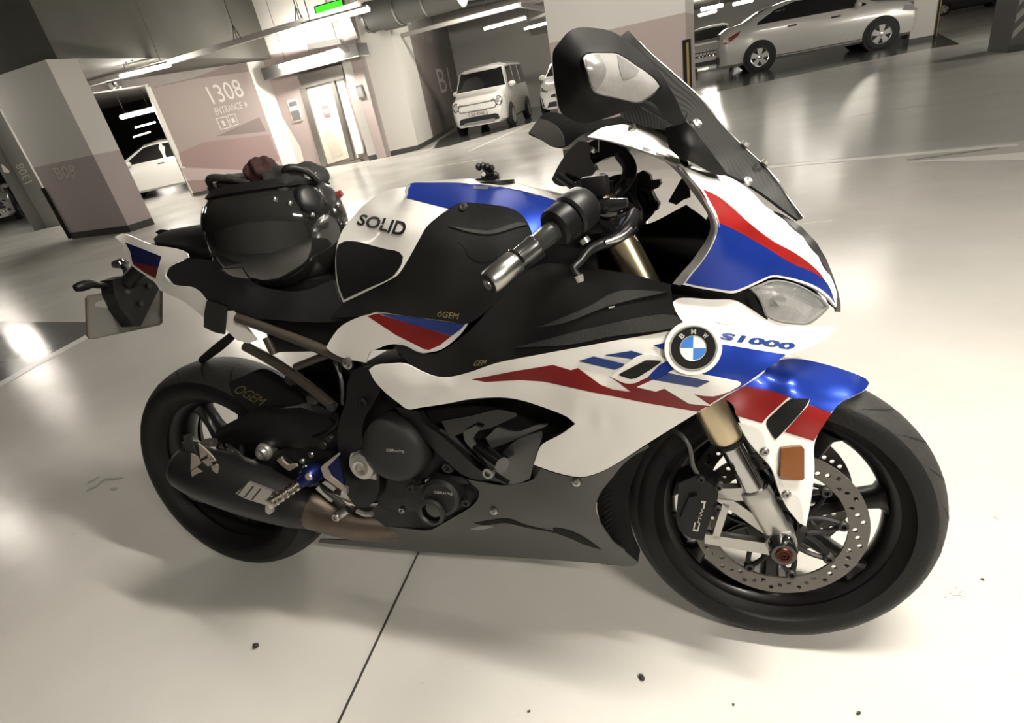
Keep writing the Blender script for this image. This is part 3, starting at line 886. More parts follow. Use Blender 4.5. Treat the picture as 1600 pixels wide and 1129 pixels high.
    def wheels(s, xs, r, w=.19, spokes=5, alloy=None, y=None):
        alloy = alloy or STEEL
        for x in xs:
            for g in (1, -1):
                yy = (y if y else interp(s.plan, x)) * g
                # arch shadow lip
                lathe('wheel_arch', (x, yy - g * .10, r), (0, g, 0), [(0, 0), (r * 1.20, 0), (r * 1.20, .105), (r * 1.13, .112), (0, .112)], CTYRE, s.root, 28)
                wh = lathe('wheel', (x, yy - g * .14, r), (0, g, 0), [(r * .66, 0), (r * .95, 0), (r, .03), (r, w - .05), (r * .95, w - .015), (r * .70, w - .01), (r * .66, w - .03), (r * .64, w - .08), (0, w - .08)], CTYRE, s.root, 32)
                lathe('rim', (x, yy - g * .14, r), (0, g, 0), [(r * .60, w - .05), (r * .67, w - .012), (r * .67, w - .004), (r * .61, w - .012), (r * .58, w - .07)], alloy, wh, 28)
                bm = bmesh.new()
                for k in range(spokes):
                    a = 2 * math.pi * k / spokes + .3; ca, sa = math.cos(a), math.sin(a)
                    def R(rad, t): return (x + rad * ca - t * sa, yy - g * .14 + g * (w - .02), r + rad * sa + t * ca)
                    q = [R(r * .10, -.035), R(r * .62, -.07), R(r * .62, .07), R(r * .10, .035)]
                    add_prism(bm, q, (0, -g * .03, 0))
                add_lathe(bm, (x, yy - g * .14 + g * (w - .03), r), (0, g, 0), [(0, .025), (r * .14, .02), (r * .18, 0)], 14)
                mesh_obj('spokes', bm, alloy, wh, 0)

    def mirrors(s, x, z, material, rr=.11):
        for g in (1, -1):
            y = g * (s.side_y(x, z) + .10)
            bm = bmesh.new()
            r = bmesh.ops.create_uvsphere(bm, u_segments=14, v_segments=10, radius=1)
            bmesh.ops.transform(bm, matrix=Matrix.Translation((x, y, z)) @ Matrix.Diagonal((rr * .7, rr * 1.1, rr * .75, 1)), verts=r['verts'])
            add_box(bm, (x, y - g * .10, z - .03), (.07, .12, .04), None, .008)
            mesh_obj('side_mirror', bm, material, s.root, 60)


def mid(a, b): return [(a[0] + b[0]) / 2, (a[1] + b[1]) / 2, 0]


# ---- boxy white van between the B1 wall and the next car, nose to the lane
fl_, fr_ = on_z(716, 212), on_z(806, 196)
yaw = math.atan2((fr_ - fl_)[1], (fr_ - fl_)[0]) - math.pi / 2
fwd = np.array([math.cos(yaw), math.sin(yaw), 0])
vc = (fl_ + fr_) / 2 - fwd * 1.12 + np.array([0.05, 0, 0])
van = Car('boxy_van', 'boxy white small van with a black windscreen parked beside the B1 wall', vc, yaw, 3.6, 1.6,
          top=[(-1.80, .95), (-1.78, 1.45), (-1.68, 1.68), (-1.3, 1.73), (.3, 1.73), (.72, 1.67), (1.12, 1.10), (1.32, 1.03), (1.62, .96), (1.76, .86), (1.80, .70)],
          belt=[(-1.8, .90), (-1.6, 1.0), (1.0, 1.0), (1.4, .93), (1.7, .86), (1.8, .60)],
          plan=[(-1.80, .70), (-1.70, .80), (1.30, .82), (1.62, .80), (1.74, .74), (1.80, .66)],
          roofw=[(-1.8, .60), (-1.6, .68), (.7, .68), (1.12, .76), (1.4, .70), (1.8, .55)], paint=CARW, zb=.22)
van.topsheet('windscreen', [(.74, -.90), (1.10, -.98), (1.10, .98), (.74, .90)], CGLASS)
van.both('side_window', [(.02, 1.06), (.86, 1.06), (.60, 1.56), (.02, 1.60)], CGLASS)
van.both('side_window', [(-.80, 1.06), (-.06, 1.06), (-.06, 1.60), (-.80, 1.60)], CGLASS)
van.both('side_window', [(-1.60, 1.08), (-.90, 1.06), (-.90, 1.60), (-1.55, 1.58)], CGLASS)
van.end('nose_panel', [(-.52, .60), (.52, .60), (.56, .66), (.54, .82), (.5, .85), (-.5, .85), (-.54, .82), (-.56, .66)], CGREY, off=.006)
van.end('nose_cover', [(-.50, .62), (.50, .62), (.54, .67), (.52, .81), (.48, .835), (-.48, .835), (-.52, .81), (-.54, .67)], CARW, off=.016)
for g in (1, -1):
    c8_ = [(g * (.63 + .11 * math.cos(a)), .76 + .125 * math.sin(a)) for a in np.linspace(0, 2 * math.pi, 14, endpoint=False)]
    hl = van.end('headlamp', c8_, CTRIM, off=.012)
    van.end('lamp_lens', [(g * .63 + (y - g * .63) * .72, .76 + (z - .76) * .72) for y, z in c8_], CLAMP, off=.03, parent=hl)
pl_ = van.end('number_plate', [(-.26, .47), (.26, .47), (.26, .585), (-.26, .585)], SIGNW, off=.03)
van.end('plate_border', [(-.275, .458), (.275, .458), (.275, .597), (-.275, .597)], CGREY, off=.022)
van.end('lower_grille', [(-.60, .30), (.60, .30), (.58, .42), (.50, .455), (-.50, .455), (-.58, .42)], CTRIM, off=.014)
van.end('skid_bar', [(-.46, .285), (.46, .285), (.46, .335), (-.46, .335)], mat('car_skid_grey', (.25, .25, .25), .4), off=.03)
van.wheels([1.12, -1.18], .30, spokes=6, alloy=mat('wheel_cover_grey', (.35, .35, .35), .4, metal=.4))
van.mirrors(.78, 1.10, CARW)
van.both('door_gap', [(.0, .40), (.015, .40), (.015, 1.0), (.0, 1.0)], CGREY, .002)
van.both('door_handle', [(.08, .93), (.26, .93), (.26, .96), (.08, .96)], CARW, .02)
tube('aerial', [(.3, .3, 1.72), (.22, .3, 1.82)], .012, CTRIM, van.root, 6, False)
nt_ = text_obj('plate_digits', '35 4082', lambda u, v: (1.836, -.20 + .40 * u, .495 + .065 * v), CTRIM, van.root)
text_obj('emblem', 'KIA', lambda u, v: (1.835, -.10 + .19 * u, .70 + .055 * v), SIGNW, van.root, .03)

# ---- white electric hatchback, mostly behind the mirror
ec = on_z(872, 180) - fwd * 1.9 + np.array([.35, .25, 0])
ev = Car('white_hatchback', 'white hatchback with a yellow plate, half hidden behind the mirror of the motorcycle', ec, yaw, 4.3, 1.85,
         top=[(-2.15, .85), (-2.0, 1.15), (-1.3, 1.5), (.1, 1.56), (.45, 1.50), (1.15, 1.08), (1.5, 1.0), (1.95, .88), (2.12, .76), (2.15, .62)],
         belt=[(-2.15, .8), (-1.5, 1.02), (1.1, .98), (1.7, .88), (2.15, .55)],
         plan=[(-2.15, .75), (-1.9, .88), (1.4, .92), (1.9, .88), (2.08, .80), (2.15, .70)],
         roofw=[(-2.15, .5), (-1.3, .62), (.4, .66), (1.15, .80), (1.6, .72), (2.15, .6)], paint=CARW, zb=.20)
ev.topsheet('windscreen', [(.50, -.88), (1.14, -.94), (1.14, .94), (.50, .88)], CGLASS)
ev.both('side_window', [(-1.2, 1.06), (.95, 1.06), (.35, 1.42), (-.9, 1.42)], CGLASS)
for g in (1, -1):
    hl = ev.end('headlamp', [(g * .60, .66), (g * .86, .70), (g * .86, .80), (g * .80, .82), (g * .58, .74)], CTRIM, off=.012)
    ev.end('lamp_lens', [(g * .63, .675), (g * .83, .715), (g * .83, .77), (g * .62, .72)], CLAMP, off=.025, parent=hl)
    ev.end('corner_trim', [(g * .74, .30), (g * .80, .30), (g * .83, .62), (g * .77, .62)], CTRIM, off=.012)
ev.end('upper_slot', [(-.52, .52), (.52, .52), (.48, .60), (-.48, .60)], CTRIM, off=.012)
ev.end('lower_grille', [(-.66, .26), (.66, .26), (.58, .40), (-.58, .40)], CTRIM, off=.012)
yp = ev.end('number_plate', [(-.26, .44), (.26, .44), (.26, .55), (-.26, .55)], mat('yellow_plate', (.55, .42, .12), .5), off=.025)
ev.end('wiper_cover', [(-.7, .80), (.7, .80), (.7, .83), (-.7, .83)], CTRIM, off=.006)
ev.wheels([1.35, -1.35], .33, spokes=5)
ev.mirrors(.80, 1.08, CARW)

# ---- silver saloon seen from the side, on the right
w0, w1 = on_z(1186, 111), on_z(1373, 77)
syaw = math.atan2((w1 - w0)[1], (w1 - w0)[0]); k_ = np.linalg.norm(w1 - w0) / 2.70
su = np.array([math.cos(syaw), math.sin(syaw), 0]); sn = np.array([-su[1], su[0], 0])
sed = Car('silver_saloon', 'silver saloon car parked sideways on the dark bay, tail lamp towards the pale pillar', (w0 + w1) / 2 + sn * .85 * k_, syaw, 4.6, 1.8,
          top=[(-2.30, .78), (-2.27, 1.02), (-2.10, 1.12), (-1.72, 1.16), (-1.20, 1.40), (-.75, 1.475), (0, 1.49), (.45, 1.42), (1.22, 1.05), (1.6, 1.0), (2.05, .90), (2.24, .76), (2.30, .60)],
          belt=[(-2.3, .72), (-2.2, .95), (-1.6, 1.02), (1.1, .95), (1.7, .88), (2.15, .76), (2.3, .55)],
          plan=[(-2.30, .66), (-2.15, .82), (-1.6, .90), (1.5, .90), (2.05, .83), (2.24, .70), (2.30, .58)],
          roofw=[(-2.3, .55), (-1.9, .72), (-1.2, .58), (.4, .60), (1.2, .74), (1.8, .72), (2.3, .5)], paint=CARS, zb=.20, scale=k_)
sed.both('side_window', [(-1.42, 1.05), (.96, 1.00), (1.00, 1.03), (.55, 1.28), (.25, 1.37), (-.55, 1.40), (-1.0, 1.31), (-1.40, 1.10)], CGLASS)
sed.topsheet('rear_window', [(-1.70, -.86), (-1.18, -.90), (-1.18, .90), (-1.70, .86)], CGLASS)
sed.topsheet('windscreen', [(.48, -.88), (1.18, -.92), (1.18, .92), (.48, .88)], CGLASS)
for g in (1, -1):
    sed.side('tail_lamp', [(-2.22, .86), (-1.80, 1.0), (-1.86, .90), (-2.10, .76), (-2.20, .76)], g, CTAIL)
    sed.side('headlamp', [(1.75, .74), (2.18, .66), (2.12, .78), (1.80, .86)], g, CLAMP)
    for x in (-.62, .34):
        sed.side('door_handle', [(x - .10, .865), (x + .10, .865), (x + .10, .90), (x - .10, .90)], g, CHROME, None, .03)
    for x in (-.42, .62):
        sed.side('door_gap', [(x, .34), (x + .015, .34), (x + .015, 1.0), (x, 1.0)], g, CGREY, None, .002)
    sed.side('sill_shadow_trim', [(-.95, .235), (.95, .235), (.95, .30), (-.95, .30)], g, CGREY, None, .006)
sed.end('number_plate', [(-.26, .72), (.26, .72), (.26, .83), (-.26, .83)], SIGNW, front=False, off=.02)
sed.end('bumper_trim', [(-.62, .30), (.62, .30), (.66, .48), (-.66, .48)], CTRIM, front=False, off=.012)
sed.end('grille', [(-.40, .42), (.40, .42), (.40, .60), (-.40, .60)], CTRIM, off=.012)
sed.wheels([-1.35, 1.35], .325, spokes=5, alloy=mat('bright_alloy', (.72, .72, .72), .2, metal=.9))
sed.mirrors(.80, 1.05, CARS)

# ---- white SUV with a grille, nose on, between the pale pillar and the saloon
sc_ = on_z(1106, 100); sc_ = CAM * [1, 1, 0] + (sc_ - CAM * [1, 1, 0]) * (27.0 / np.linalg.norm(sc_ - CAM * [1, 1, 0]))
suv = Car('white_suv', 'far white SUV with a black windscreen and slatted grille behind the saloon', sc_ + np.array([.15, 2.0, 0]), math.radians(-95), 4.6, 1.9,
          top=[(-2.3, 1.0), (-2.2, 1.6), (-1.8, 1.72), (.2, 1.74), (.5, 1.68), (1.15, 1.22), (1.6, 1.16), (2.1, 1.06), (2.27, .90), (2.3, .70)],
          belt=[(-2.3, .95), (-1.6, 1.12), (1.1, 1.1), (1.7, 1.04), (2.3, .6)],
          plan=[(-2.3, .8), (-2.0, .92), (1.5, .95), (2.1, .92), (2.3, .82)],
          roofw=[(-2.3, .6), (-1.6, .68), (.5, .70), (1.15, .84), (2.3, .7)], paint=CARW, zb=.24)
suv.topsheet('windscreen', [(.52, -.92), (1.13, -.95), (1.13, .95), (.52, .92)], CGLASS)
gr = suv.end('grille', [(-.62, .62), (.62, .62), (.60, .90), (-.60, .90)], CTRIM, off=.012)
for k in range(9):
    y = -.54 + .135 * k
    suv.end('grille_slat', [(y - .022, .64), (y + .022, .64), (y + .022, .88), (y - .022, .88)], CHROME, off=.03, parent=gr)
for g in (1, -1):
    suv.end('headlamp', [(g * .66, .78), (g * .90, .80), (g * .90, .90), (g * .66, .88)], CLAMP, off=.014)
suv.end('lower_grille', [(-.70, .30), (.70, .30), (.66, .46), (-.66, .46)], CTRIM, off=.012)
suv.wheels([1.4, -1.4], .35)
suv.mirrors(.85, 1.2, CARW)

# ---- white hatchback in the dark bay left of the pink wall
hw = on_z(223, 313); hw2 = on_z(300, 296)
hx = (hw2 - hw) / np.linalg.norm(hw2 - hw); hyaw = math.atan2(-hx[1], -hx[0])
hn = np.array([-hx[1], hx[0], 0])
hb = Car('white_coupe', 'white hatchback seen from its side in the dark bay left of the pink wall', hw + hx * .80 + hn * .85, hyaw, 4.2, 1.8,
         top=[(-2.1, .9), (-2.0, 1.2), (-1.5, 1.44), (-.2, 1.5), (.25, 1.44), (1.05, 1.03), (1.5, .96), (1.95, .84), (2.1, .62)],
         belt=[(-2.1, .85), (-1.5, .98), (1.0, .93), (1.6, .85), (2.1, .55)],
         plan=[(-2.1, .72), (-1.9, .85), (1.4, .9), (1.9, .84), (2.1, .66)],
         roofw=[(-2.1, .5), (-1.3, .6), (.3, .62), (1.05, .76), (2.1, .55)], paint=CARW, zb=.2)
hb.both('side_window', [(-1.4, 1.02), (-.28, 1.0), (-.28, 1.38), (-.9, 1.36), (-1.3, 1.22)], CGLASS)
hb.both('side_window', [(-.20, 1.0), (.86, .98), (.70, 1.10), (.22, 1.36), (-.20, 1.39)], CGLASS)
hb.topsheet('windscreen', [(.28, -.88), (1.02, -.92), (1.02, .92), (.28, .88)], CGLASS)
hb.both('door_gap', [(-.25, .34), (-.235, .34), (-.235, .98), (-.25, .98)], CGREY, .002)
hb.both('door_handle', [(-.18, .86), (.0, .86), (.0, .89), (-.18, .89)], CHROME, .025)
hb.wheels([1.3, -1.3], .31)
hb.mirrors(.72, 1.02, CARW)
hb.end('headlamp', [(-.80, .6), (-.55, .6), (-.55, .72), (-.80, .74)], CLAMP)
hb.end('headlamp', [(.80, .6), (.55, .6), (.55, .72), (.80, .74)], CLAMP)
hb.end('lower_grille', [(-.6, .28), (.6, .28), (.55, .45), (-.55, .45)], CTRIM)

# ---- nose of a car at the left edge of the view
lc = on_z(-4, 352)
lcar = Car('dark_nosed_car', 'white car at the very left with a black grille and chrome lamp trim', lc + np.array([-1.9, .9, 0]), math.radians(-32), 4.4, 1.85,
           top=[(-2.2, .9), (-2.0, 1.3), (-1.4, 1.5), (.1, 1.54), (.5, 1.46), (1.2, 1.06), (1.7, .98), (2.1, .84), (2.2, .62)],
           belt=[(-2.2, .85), (-1.5, 1.0), (1.1, .97), (1.7, .88), (2.2, .55)],
           plan=[(-2.2, .75), (-1.9, .88), (1.4, .92), (1.95, .88), (2.2, .72)],
           roofw=[(-2.2, .5), (-1.3, .62), (.4, .66), (1.2, .8), (2.2, .6)], paint=CARW, zb=.2)
lcar.topsheet('windscreen', [(.54, -.88), (1.16, -.94), (1.16, .94), (.54, .88)], CGLASS)
lg = lcar.end('grille', [(-.70, .46), (.70, .46), (.80, .66), (.70, .74), (-.70, .74), (-.80, .66)], CTRIM, off=.012)
for g in (1, -1):
    lcar.end('chrome_wing', [(g * .30, .58), (g * .78, .66), (g * .78, .70), (g * .30, .63)], CHROME, off=.03, parent=lg)
    lcar.end('headlamp', [(g * .60, .74), (g * .86, .76), (g * .86, .82), (g * .62, .79)], CLAMP, off=.016)
    lcar.end('fog_lamp_trim', [(g * .55, .32), (g * .80, .34), (g * .80, .44), (g * .58, .42)], CHROME, off=.02)
lcar.end('lower_grille', [(-.50, .26), (.50, .26), (.46, .40), (-.46, .40)], CTRIM, off=.012)
lcar.wheels([1.35, -1.35], .32)
lcar.mirrors(.85, 1.1, CARW)
lcar.both('side_window', [(-1.3, 1.05), (.95, 1.03), (.4, 1.36), (-.9, 1.38)], CGLASS)
# ---- dark car far away at the top right
dk = on_z(1512, 5); dk = CAM * [1, 1, 0] + (dk - CAM * [1, 1, 0]) * (48.0 / np.linalg.norm(dk - CAM * [1, 1, 0]))
dcar = Car('dark_car', 'far dark car at the top right beyond the grey pillar, only its underside showing', dk, math.radians(175), 4.6, 1.8,
           top=list(sed.top), belt=list(sed.belt), plan=list(sed.plan), roofw=list(sed.roofw), paint=CTRIM, zb=.18)
dcar.both('side_window', [(-1.42, 1.05), (.96, 1.00), (.55, 1.28), (-.55, 1.40), (-1.0, 1.31)], CGLASS)
dcar.wheels([-1.35, 1.35], .325)

# =====================================================================================================
# THE MOTORCYCLE   (bike frame: x forward from the rear axle, y left, z up; the whole leans on its side stand)
# =====================================================================================================
PHI = 0.1787            # lean to its left
STEER = 0.0296
WB, RF, RR_ = 1.441, 0.300, 0.322
BIKE = empty('motorcycle', (0, 0, 0.003))
BIKE.rotation_euler = (-PHI, 0, 0)
tag(BIKE, 'white, blue and red sport motorcycle with carbon panels leaning on its stand', 'motorcycle')
LEAN = Matrix.Translation((0, 0, 0.003)) @ Matrix.Rotation(-PHI, 4, 'X')
LEANI = np.array(LEAN.inverted())
_c = LEANI @ np.append(CAM, 1.0); BC = _c[:3]
HA = math.radians(66.9)
SA = Vector((-math.cos(HA), 0, math.sin(HA))); SO = Vector((WB + .0939, 0, 0))
STM = Matrix.Translation(SO) @ Matrix.Rotation(STEER, 4, SA) @ Matrix.Translation(-SO)


def bdir(px, py):
    return LEANI[:3, :3] @ sight(px, py)


def bp(px, py, y):
    """bike-frame point seen at px,py lying y to the left of the centre plane"""
    d = bdir(px, py); return BC + d * ((y - BC[1]) / d[1])


def bx(px, py, x):
    d = bdir(px, py); return BC + d * ((x - BC[0]) / d[0])


def V(ox, oy, s):
    return lambda *pts: [(ox + p[0] / s, oy + p[1] / s) + tuple(p[2:]) for p in pts]


z5, z6, zA, z3 = V(100, 230, 3.198), V(500, 230, 3.198), V(860, 230, 3.198), V(780, 0, 3.198)
zB, zC, zD, zE = V(200, 530, 3.0525), V(480, 530, 3.0525), V(700, 480, 2.687), V(960, 540, 2.304)
zE1, zE2, zE3, zE4 = V(960, 560, 5.327), V(1200, 560, 5.327), V(960, 740, 4.033), V(1220, 740, 4.033)
zF = V(0, 330, 3.642)


class Surf:
    """smooth body surface through measured points (thin-plate interpolation of the lateral offset)"""
    def __init__(s, ctl, lam=2e-3):
        P = np.array([(c[0], c[1]) for c in ctl]) / 100.0; y = np.array([c[2] for c in ctl])
        _, idx = np.unique(np.round(P, 3), axis=0, return_index=True); P, y = P[idx], y[idx]
        n = len(P); K = s.k(np.linalg.norm(P[:, None] - P[None], axis=2)) + lam * np.eye(n)
        Q = np.c_[np.ones(n), P]; A = np.block([[K, Q], [Q.T, np.zeros((3, 3))]])
        w = np.linalg.solve(A, np.r_[y, 0, 0, 0]); s.P, s.w, s.a = P, w[:n], w[n:]

    @staticmethod
    def k(r): return np.where(r > 1e-9, r * r * np.log(np.maximum(r, 1e-9)), 0.0)

    def y(s, px, py):
        p = np.array([px, py]) / 100.0
        return float(s.k(np.linalg.norm(s.P - p, axis=1)) @ s.w + s.a[0] + s.a[1:] @ p)

    def __call__(s, px, py, off=0.0):
        d = bdir(px, py); yy = s.y(px, py); p = BC + d * ((yy - BC[1]) / d[1])
        return p - d / np.linalg.norm(d) * off


def smooth_outline(pts, corner=48, n=4):
    """rounds the gentle turns of an outline, keeps the sharp ones"""
    P = [np.array(p[:2], float) for p in pts]; m = len(P); out = []
    def ang(i):
        a = P[i] - P[i - 1]; b = P[(i + 1) % m] - P[i]
        la, lb = np.linalg.norm(a), np.linalg.norm(b)
        if la < 1e-6 or lb < 1e-6: return 180
        return math.degrees(math.acos(max(-1, min(1, a @ b / (la * lb)))))
    C = [ang(i) > corner for i in range(m)]
    for i in range(m):
        p1, p2 = P[i], P[(i + 1) % m]
        p0 = P[i - 1] if not C[i] else 2 * p1 - p2
        p3 = P[(i + 2) % m] if not C[(i + 1) % m] else 2 * p2 - p1
        L = np.linalg.norm(p2 - p1); k = max(1, min(n, int(L / 5)), int(L / 9))
        def tj(ti, a, b): return ti + max(np.linalg.norm(b - a), 1e-6) ** 0.5
        t0 = 0; t1 = tj(t0, p0, p1); t2 = tj(t1, p1, p2); t3 = tj(t2, p2, p3)
        for j in range(k):
            t = t1 + (t2 - t1) * j / k
            A1 = (t1 - t) / (t1 - t0) * p0 + (t - t0) / (t1 - t0) * p1; A2 = (t2 - t) / (t2 - t1) * p1 + (t - t1) / (t2 - t1) * p2
            A3 = (t3 - t) / (t3 - t2) * p2 + (t - t2) / (t3 - t2) * p3
            B1 = (t2 - t) / (t2 - t0) * A1 + (t - t0) / (t2 - t0) * A2; B2 = (t3 - t) / (t3 - t1) * A2 + (t - t1) / (t3 - t1) * A3
            out.append((t2 - t) / (t2 - t1) * B1 + (t - t1) / (t2 - t1) * B2)
    return [tuple(p) for p in out]


def dense(poly, d):
    out = []
    for a, b in zip(poly, list(poly[1:]) + [poly[0]]):
        a = np.array(a[:2], float); b = np.array(b[:2], float); k = max(1, int(math.ceil(np.linalg.norm(b - a) / d)))
        out += [tuple(a + (b - a) * j / k) for j in range(k)]
    return out


def tri_patch(poly, step, holes=()):
    n = len(poly); pts = [Vector(p) for p in poly]; E = [(k, (k + 1) % n) for k in range(n)]
    for h in holes:
        b = len(pts); pts += [Vector(p) for p in h]; E += [(b + k, b + (k + 1) % len(h)) for k in range(len(h))]
    if step:
        PL = np.array(poly); seg = np.roll(PL, -1, 0) - PL
        xs = [p[0] for p in poly]; ys = [p[1] for p in poly]; row = 0
        for b in np.arange(min(ys) + step * .5, max(ys), step * .87):
            row += 1
            for a in np.arange(min(xs) + step * (.5 if row % 2 else 0.), max(xs), step):
                q = np.array([a, b]) - PL; t = np.clip((q * seg).sum(1) / np.maximum((seg ** 2).sum(1), 1e-9), 0, 1)
                if np.min(np.linalg.norm(q - seg * t[:, None], axis=1)) > step * .45: pts.append(Vector((a, b)))
    Vv, Ed, Fc, *_ = delaunay_2d_cdt(pts, E, [], 1, 1e-4)
    if holes:
        def inside(c, h):
            r = False
            for (x0, y0), (x1, y1) in zip(h, list(h[1:]) + [h[0]]):
                if (y0 > c[1]) != (y1 > c[1]) and c[0] < (x1 - x0) * (c[1] - y0) / (y1 - y0) + x0: r = not r
            return r
        Fc = [f for f in Fc if not any(inside(sum((np.array(Vv[k]) for k in f)) / len(f), h) for h in holes)]
    return [(v.x, v.y) for v in Vv], [tuple(f) for f in Fc]


def shell_mesh(pts3, faces, thick, view_from=None, edge=0.0):
    """front skin + back skin offset by thick against the normal + rim"""
    P = np.array(pts3); N = np.zeros_like(P); F2 = []
    vf = np.array(view_from) if view_from is not None else BC
    for f in faces:
        a, b, c = P[f[0]], P[f[1]], P[f[2]]; n = np.cross(b - a, c - a)
        if n @ (vf - a) < 0: f = tuple(reversed(f)); n = -n
        F2.append(f)
        for k in f: N[k] += n
    N /= np.maximum(np.linalg.norm(N, axis=1, keepdims=True), 1e-12)
    cnt = {}
    for f in F2:
        for a, b in zip(f, f[1:] + (f[0],)): cnt[(a, b)] = 1
    rim = [(a, b) for (a, b) in cnt if (b, a) not in cnt]
    bm = bmesh.new()
    vo = [bm.verts.new(p) for p in P]; vi = [bm.verts.new(p - n * thick) for p, n in zip(P, N)]
    for f in F2:
        try:
            bm.faces.new([vo[k] for k in f]); q = bm.faces.new([vi[k] for k in reversed(f)]); q.material_index = 1
        except ValueError: pass
    for a, b in rim:
        try: bm.faces.new((vo[b], vo[a], vi[a], vi[b])).material_index = 2
        except ValueError: pass
    return bm


def mirror_copy(o, parent):
    me = o.data.copy(); me.transform(Matrix.Diagonal((1, -1, 1, 1))); me.flip_normals()
    q = bpy.data.objects.new(o.name.split('.')[0], me); COL.objects.link(q); q.parent = parent
    return q


SURF = {}


def panel(name, out, material, parent=None, inner=(), thick=0.003, step=9, smooth=True, mirror=False, key=None, back=None, rim=None, label=None, lam=2e-3, sa=38):
    sf = Surf(list(out) + list(inner), lam)
    poly = dense(smooth_outline(out) if smooth else [p[:2] for p in out], 9); step = min(step, 9)
    V2, F = tri_patch(poly, step)
    P = [sf(x, y) for x, y in V2]
    bm = shell_mesh(P, F, thick)
    o = mesh_obj(name, bm, [material, back or BLACK, rim or material], parent or BIKE, sa)
    SURF[key or name] = sf
    if label: o['label'] = label
    if mirror: mirror_copy(o, parent or BIKE)
    o['_k'] = 1; del o['_k']
    return o


def decal(name, pix, material, surf, parent, off=0.0012, smooth=False, step=14, thick=None, corner=48):
    sf = SURF[surf] if isinstance(surf, str) else surf
    poly = smooth_outline(pix, corner) if smooth else [p[:2] for p in pix]
    poly = dense(poly, min(step, 9)); step = min(step, 9)
    V2, F = tri_patch(poly, step)
    P = [sf(x, y, off) for x, y in V2]
    return mesh_obj(name, shell_mesh(P, F, (off if thick is None else thick) * .9), [material, material, material], parent, 38)


def decal_text(s, quad, material, surf, parent, off=0.002, bold=False, shear=0.0, name='lettering'):
    sf = SURF[surf] if isinstance(surf, str) else surf
    bl, br, tr, tl = (np.array(q, float) for q in quad)
    def mp(u, v):
        q = (1 - u) * (1 - v) * bl + u * (1 - v) * br + u * v * tr + (1 - u) * v * tl
        return sf(q[0], q[1], off)
    return text_obj(name, s, mp, material, parent, bold, shear)


def tube_px(name, pts, r, material, parent=None, seg=10, smooth=True):
    return tube(name, [tuple(bp(*p)) for p in pts], r, material, parent or BIKE, seg, smooth)


def bolt(px, py, y, r, parent, material=None, h=.006, axis=(0, -1, 0), name='bolt', hole=True):
    p = bp(px, py, y)
    pr = [(0, 0), (r, 0), (r, h * .6), (r * .8, h)] + ([(r * .5, h), (r * .45, h * .3), (0, h * .3)] if hole else [(0, h)])
    return lathe(name, tuple(p), axis, pr, material or STEEL, parent or BIKE, 14)


def disc_px(name, px, py, y, prof, material, parent=None, seg=32, axis=(0, -1, 0)):
    return lathe(name, tuple(bp(px, py, y)), axis, prof, material, parent or BIKE, seg)


def plate_px(name, pix, y0, thick, material, parent=None, smooth=True, bev=.002):
    """flat plate standing in the plane y=y0 (outer face) with real thickness"""
    poly = smooth_outline(pix) if smooth else [p[:2] for p in pix]
    q = [tuple(bp(x, y, y0)) for x, y in poly]
    bm = bmesh.new(); add_prism(bm, q, (0, thick, 0))
    o = mesh_obj(name, bm, material, parent or BIKE, 30)
    return o


def steer_it(*objs):
    for o in objs:
        o.data.transform(STM)
    return objs[0]


def block(name, lo, hi, material, parent=None, bev=.01, rot=None):
    c = [(a + b) / 2 for a, b in zip(lo, hi)]; s = [b - a for a, b in zip(lo, hi)]
    return box(name, c, s, material, parent or BIKE, rot, bev)

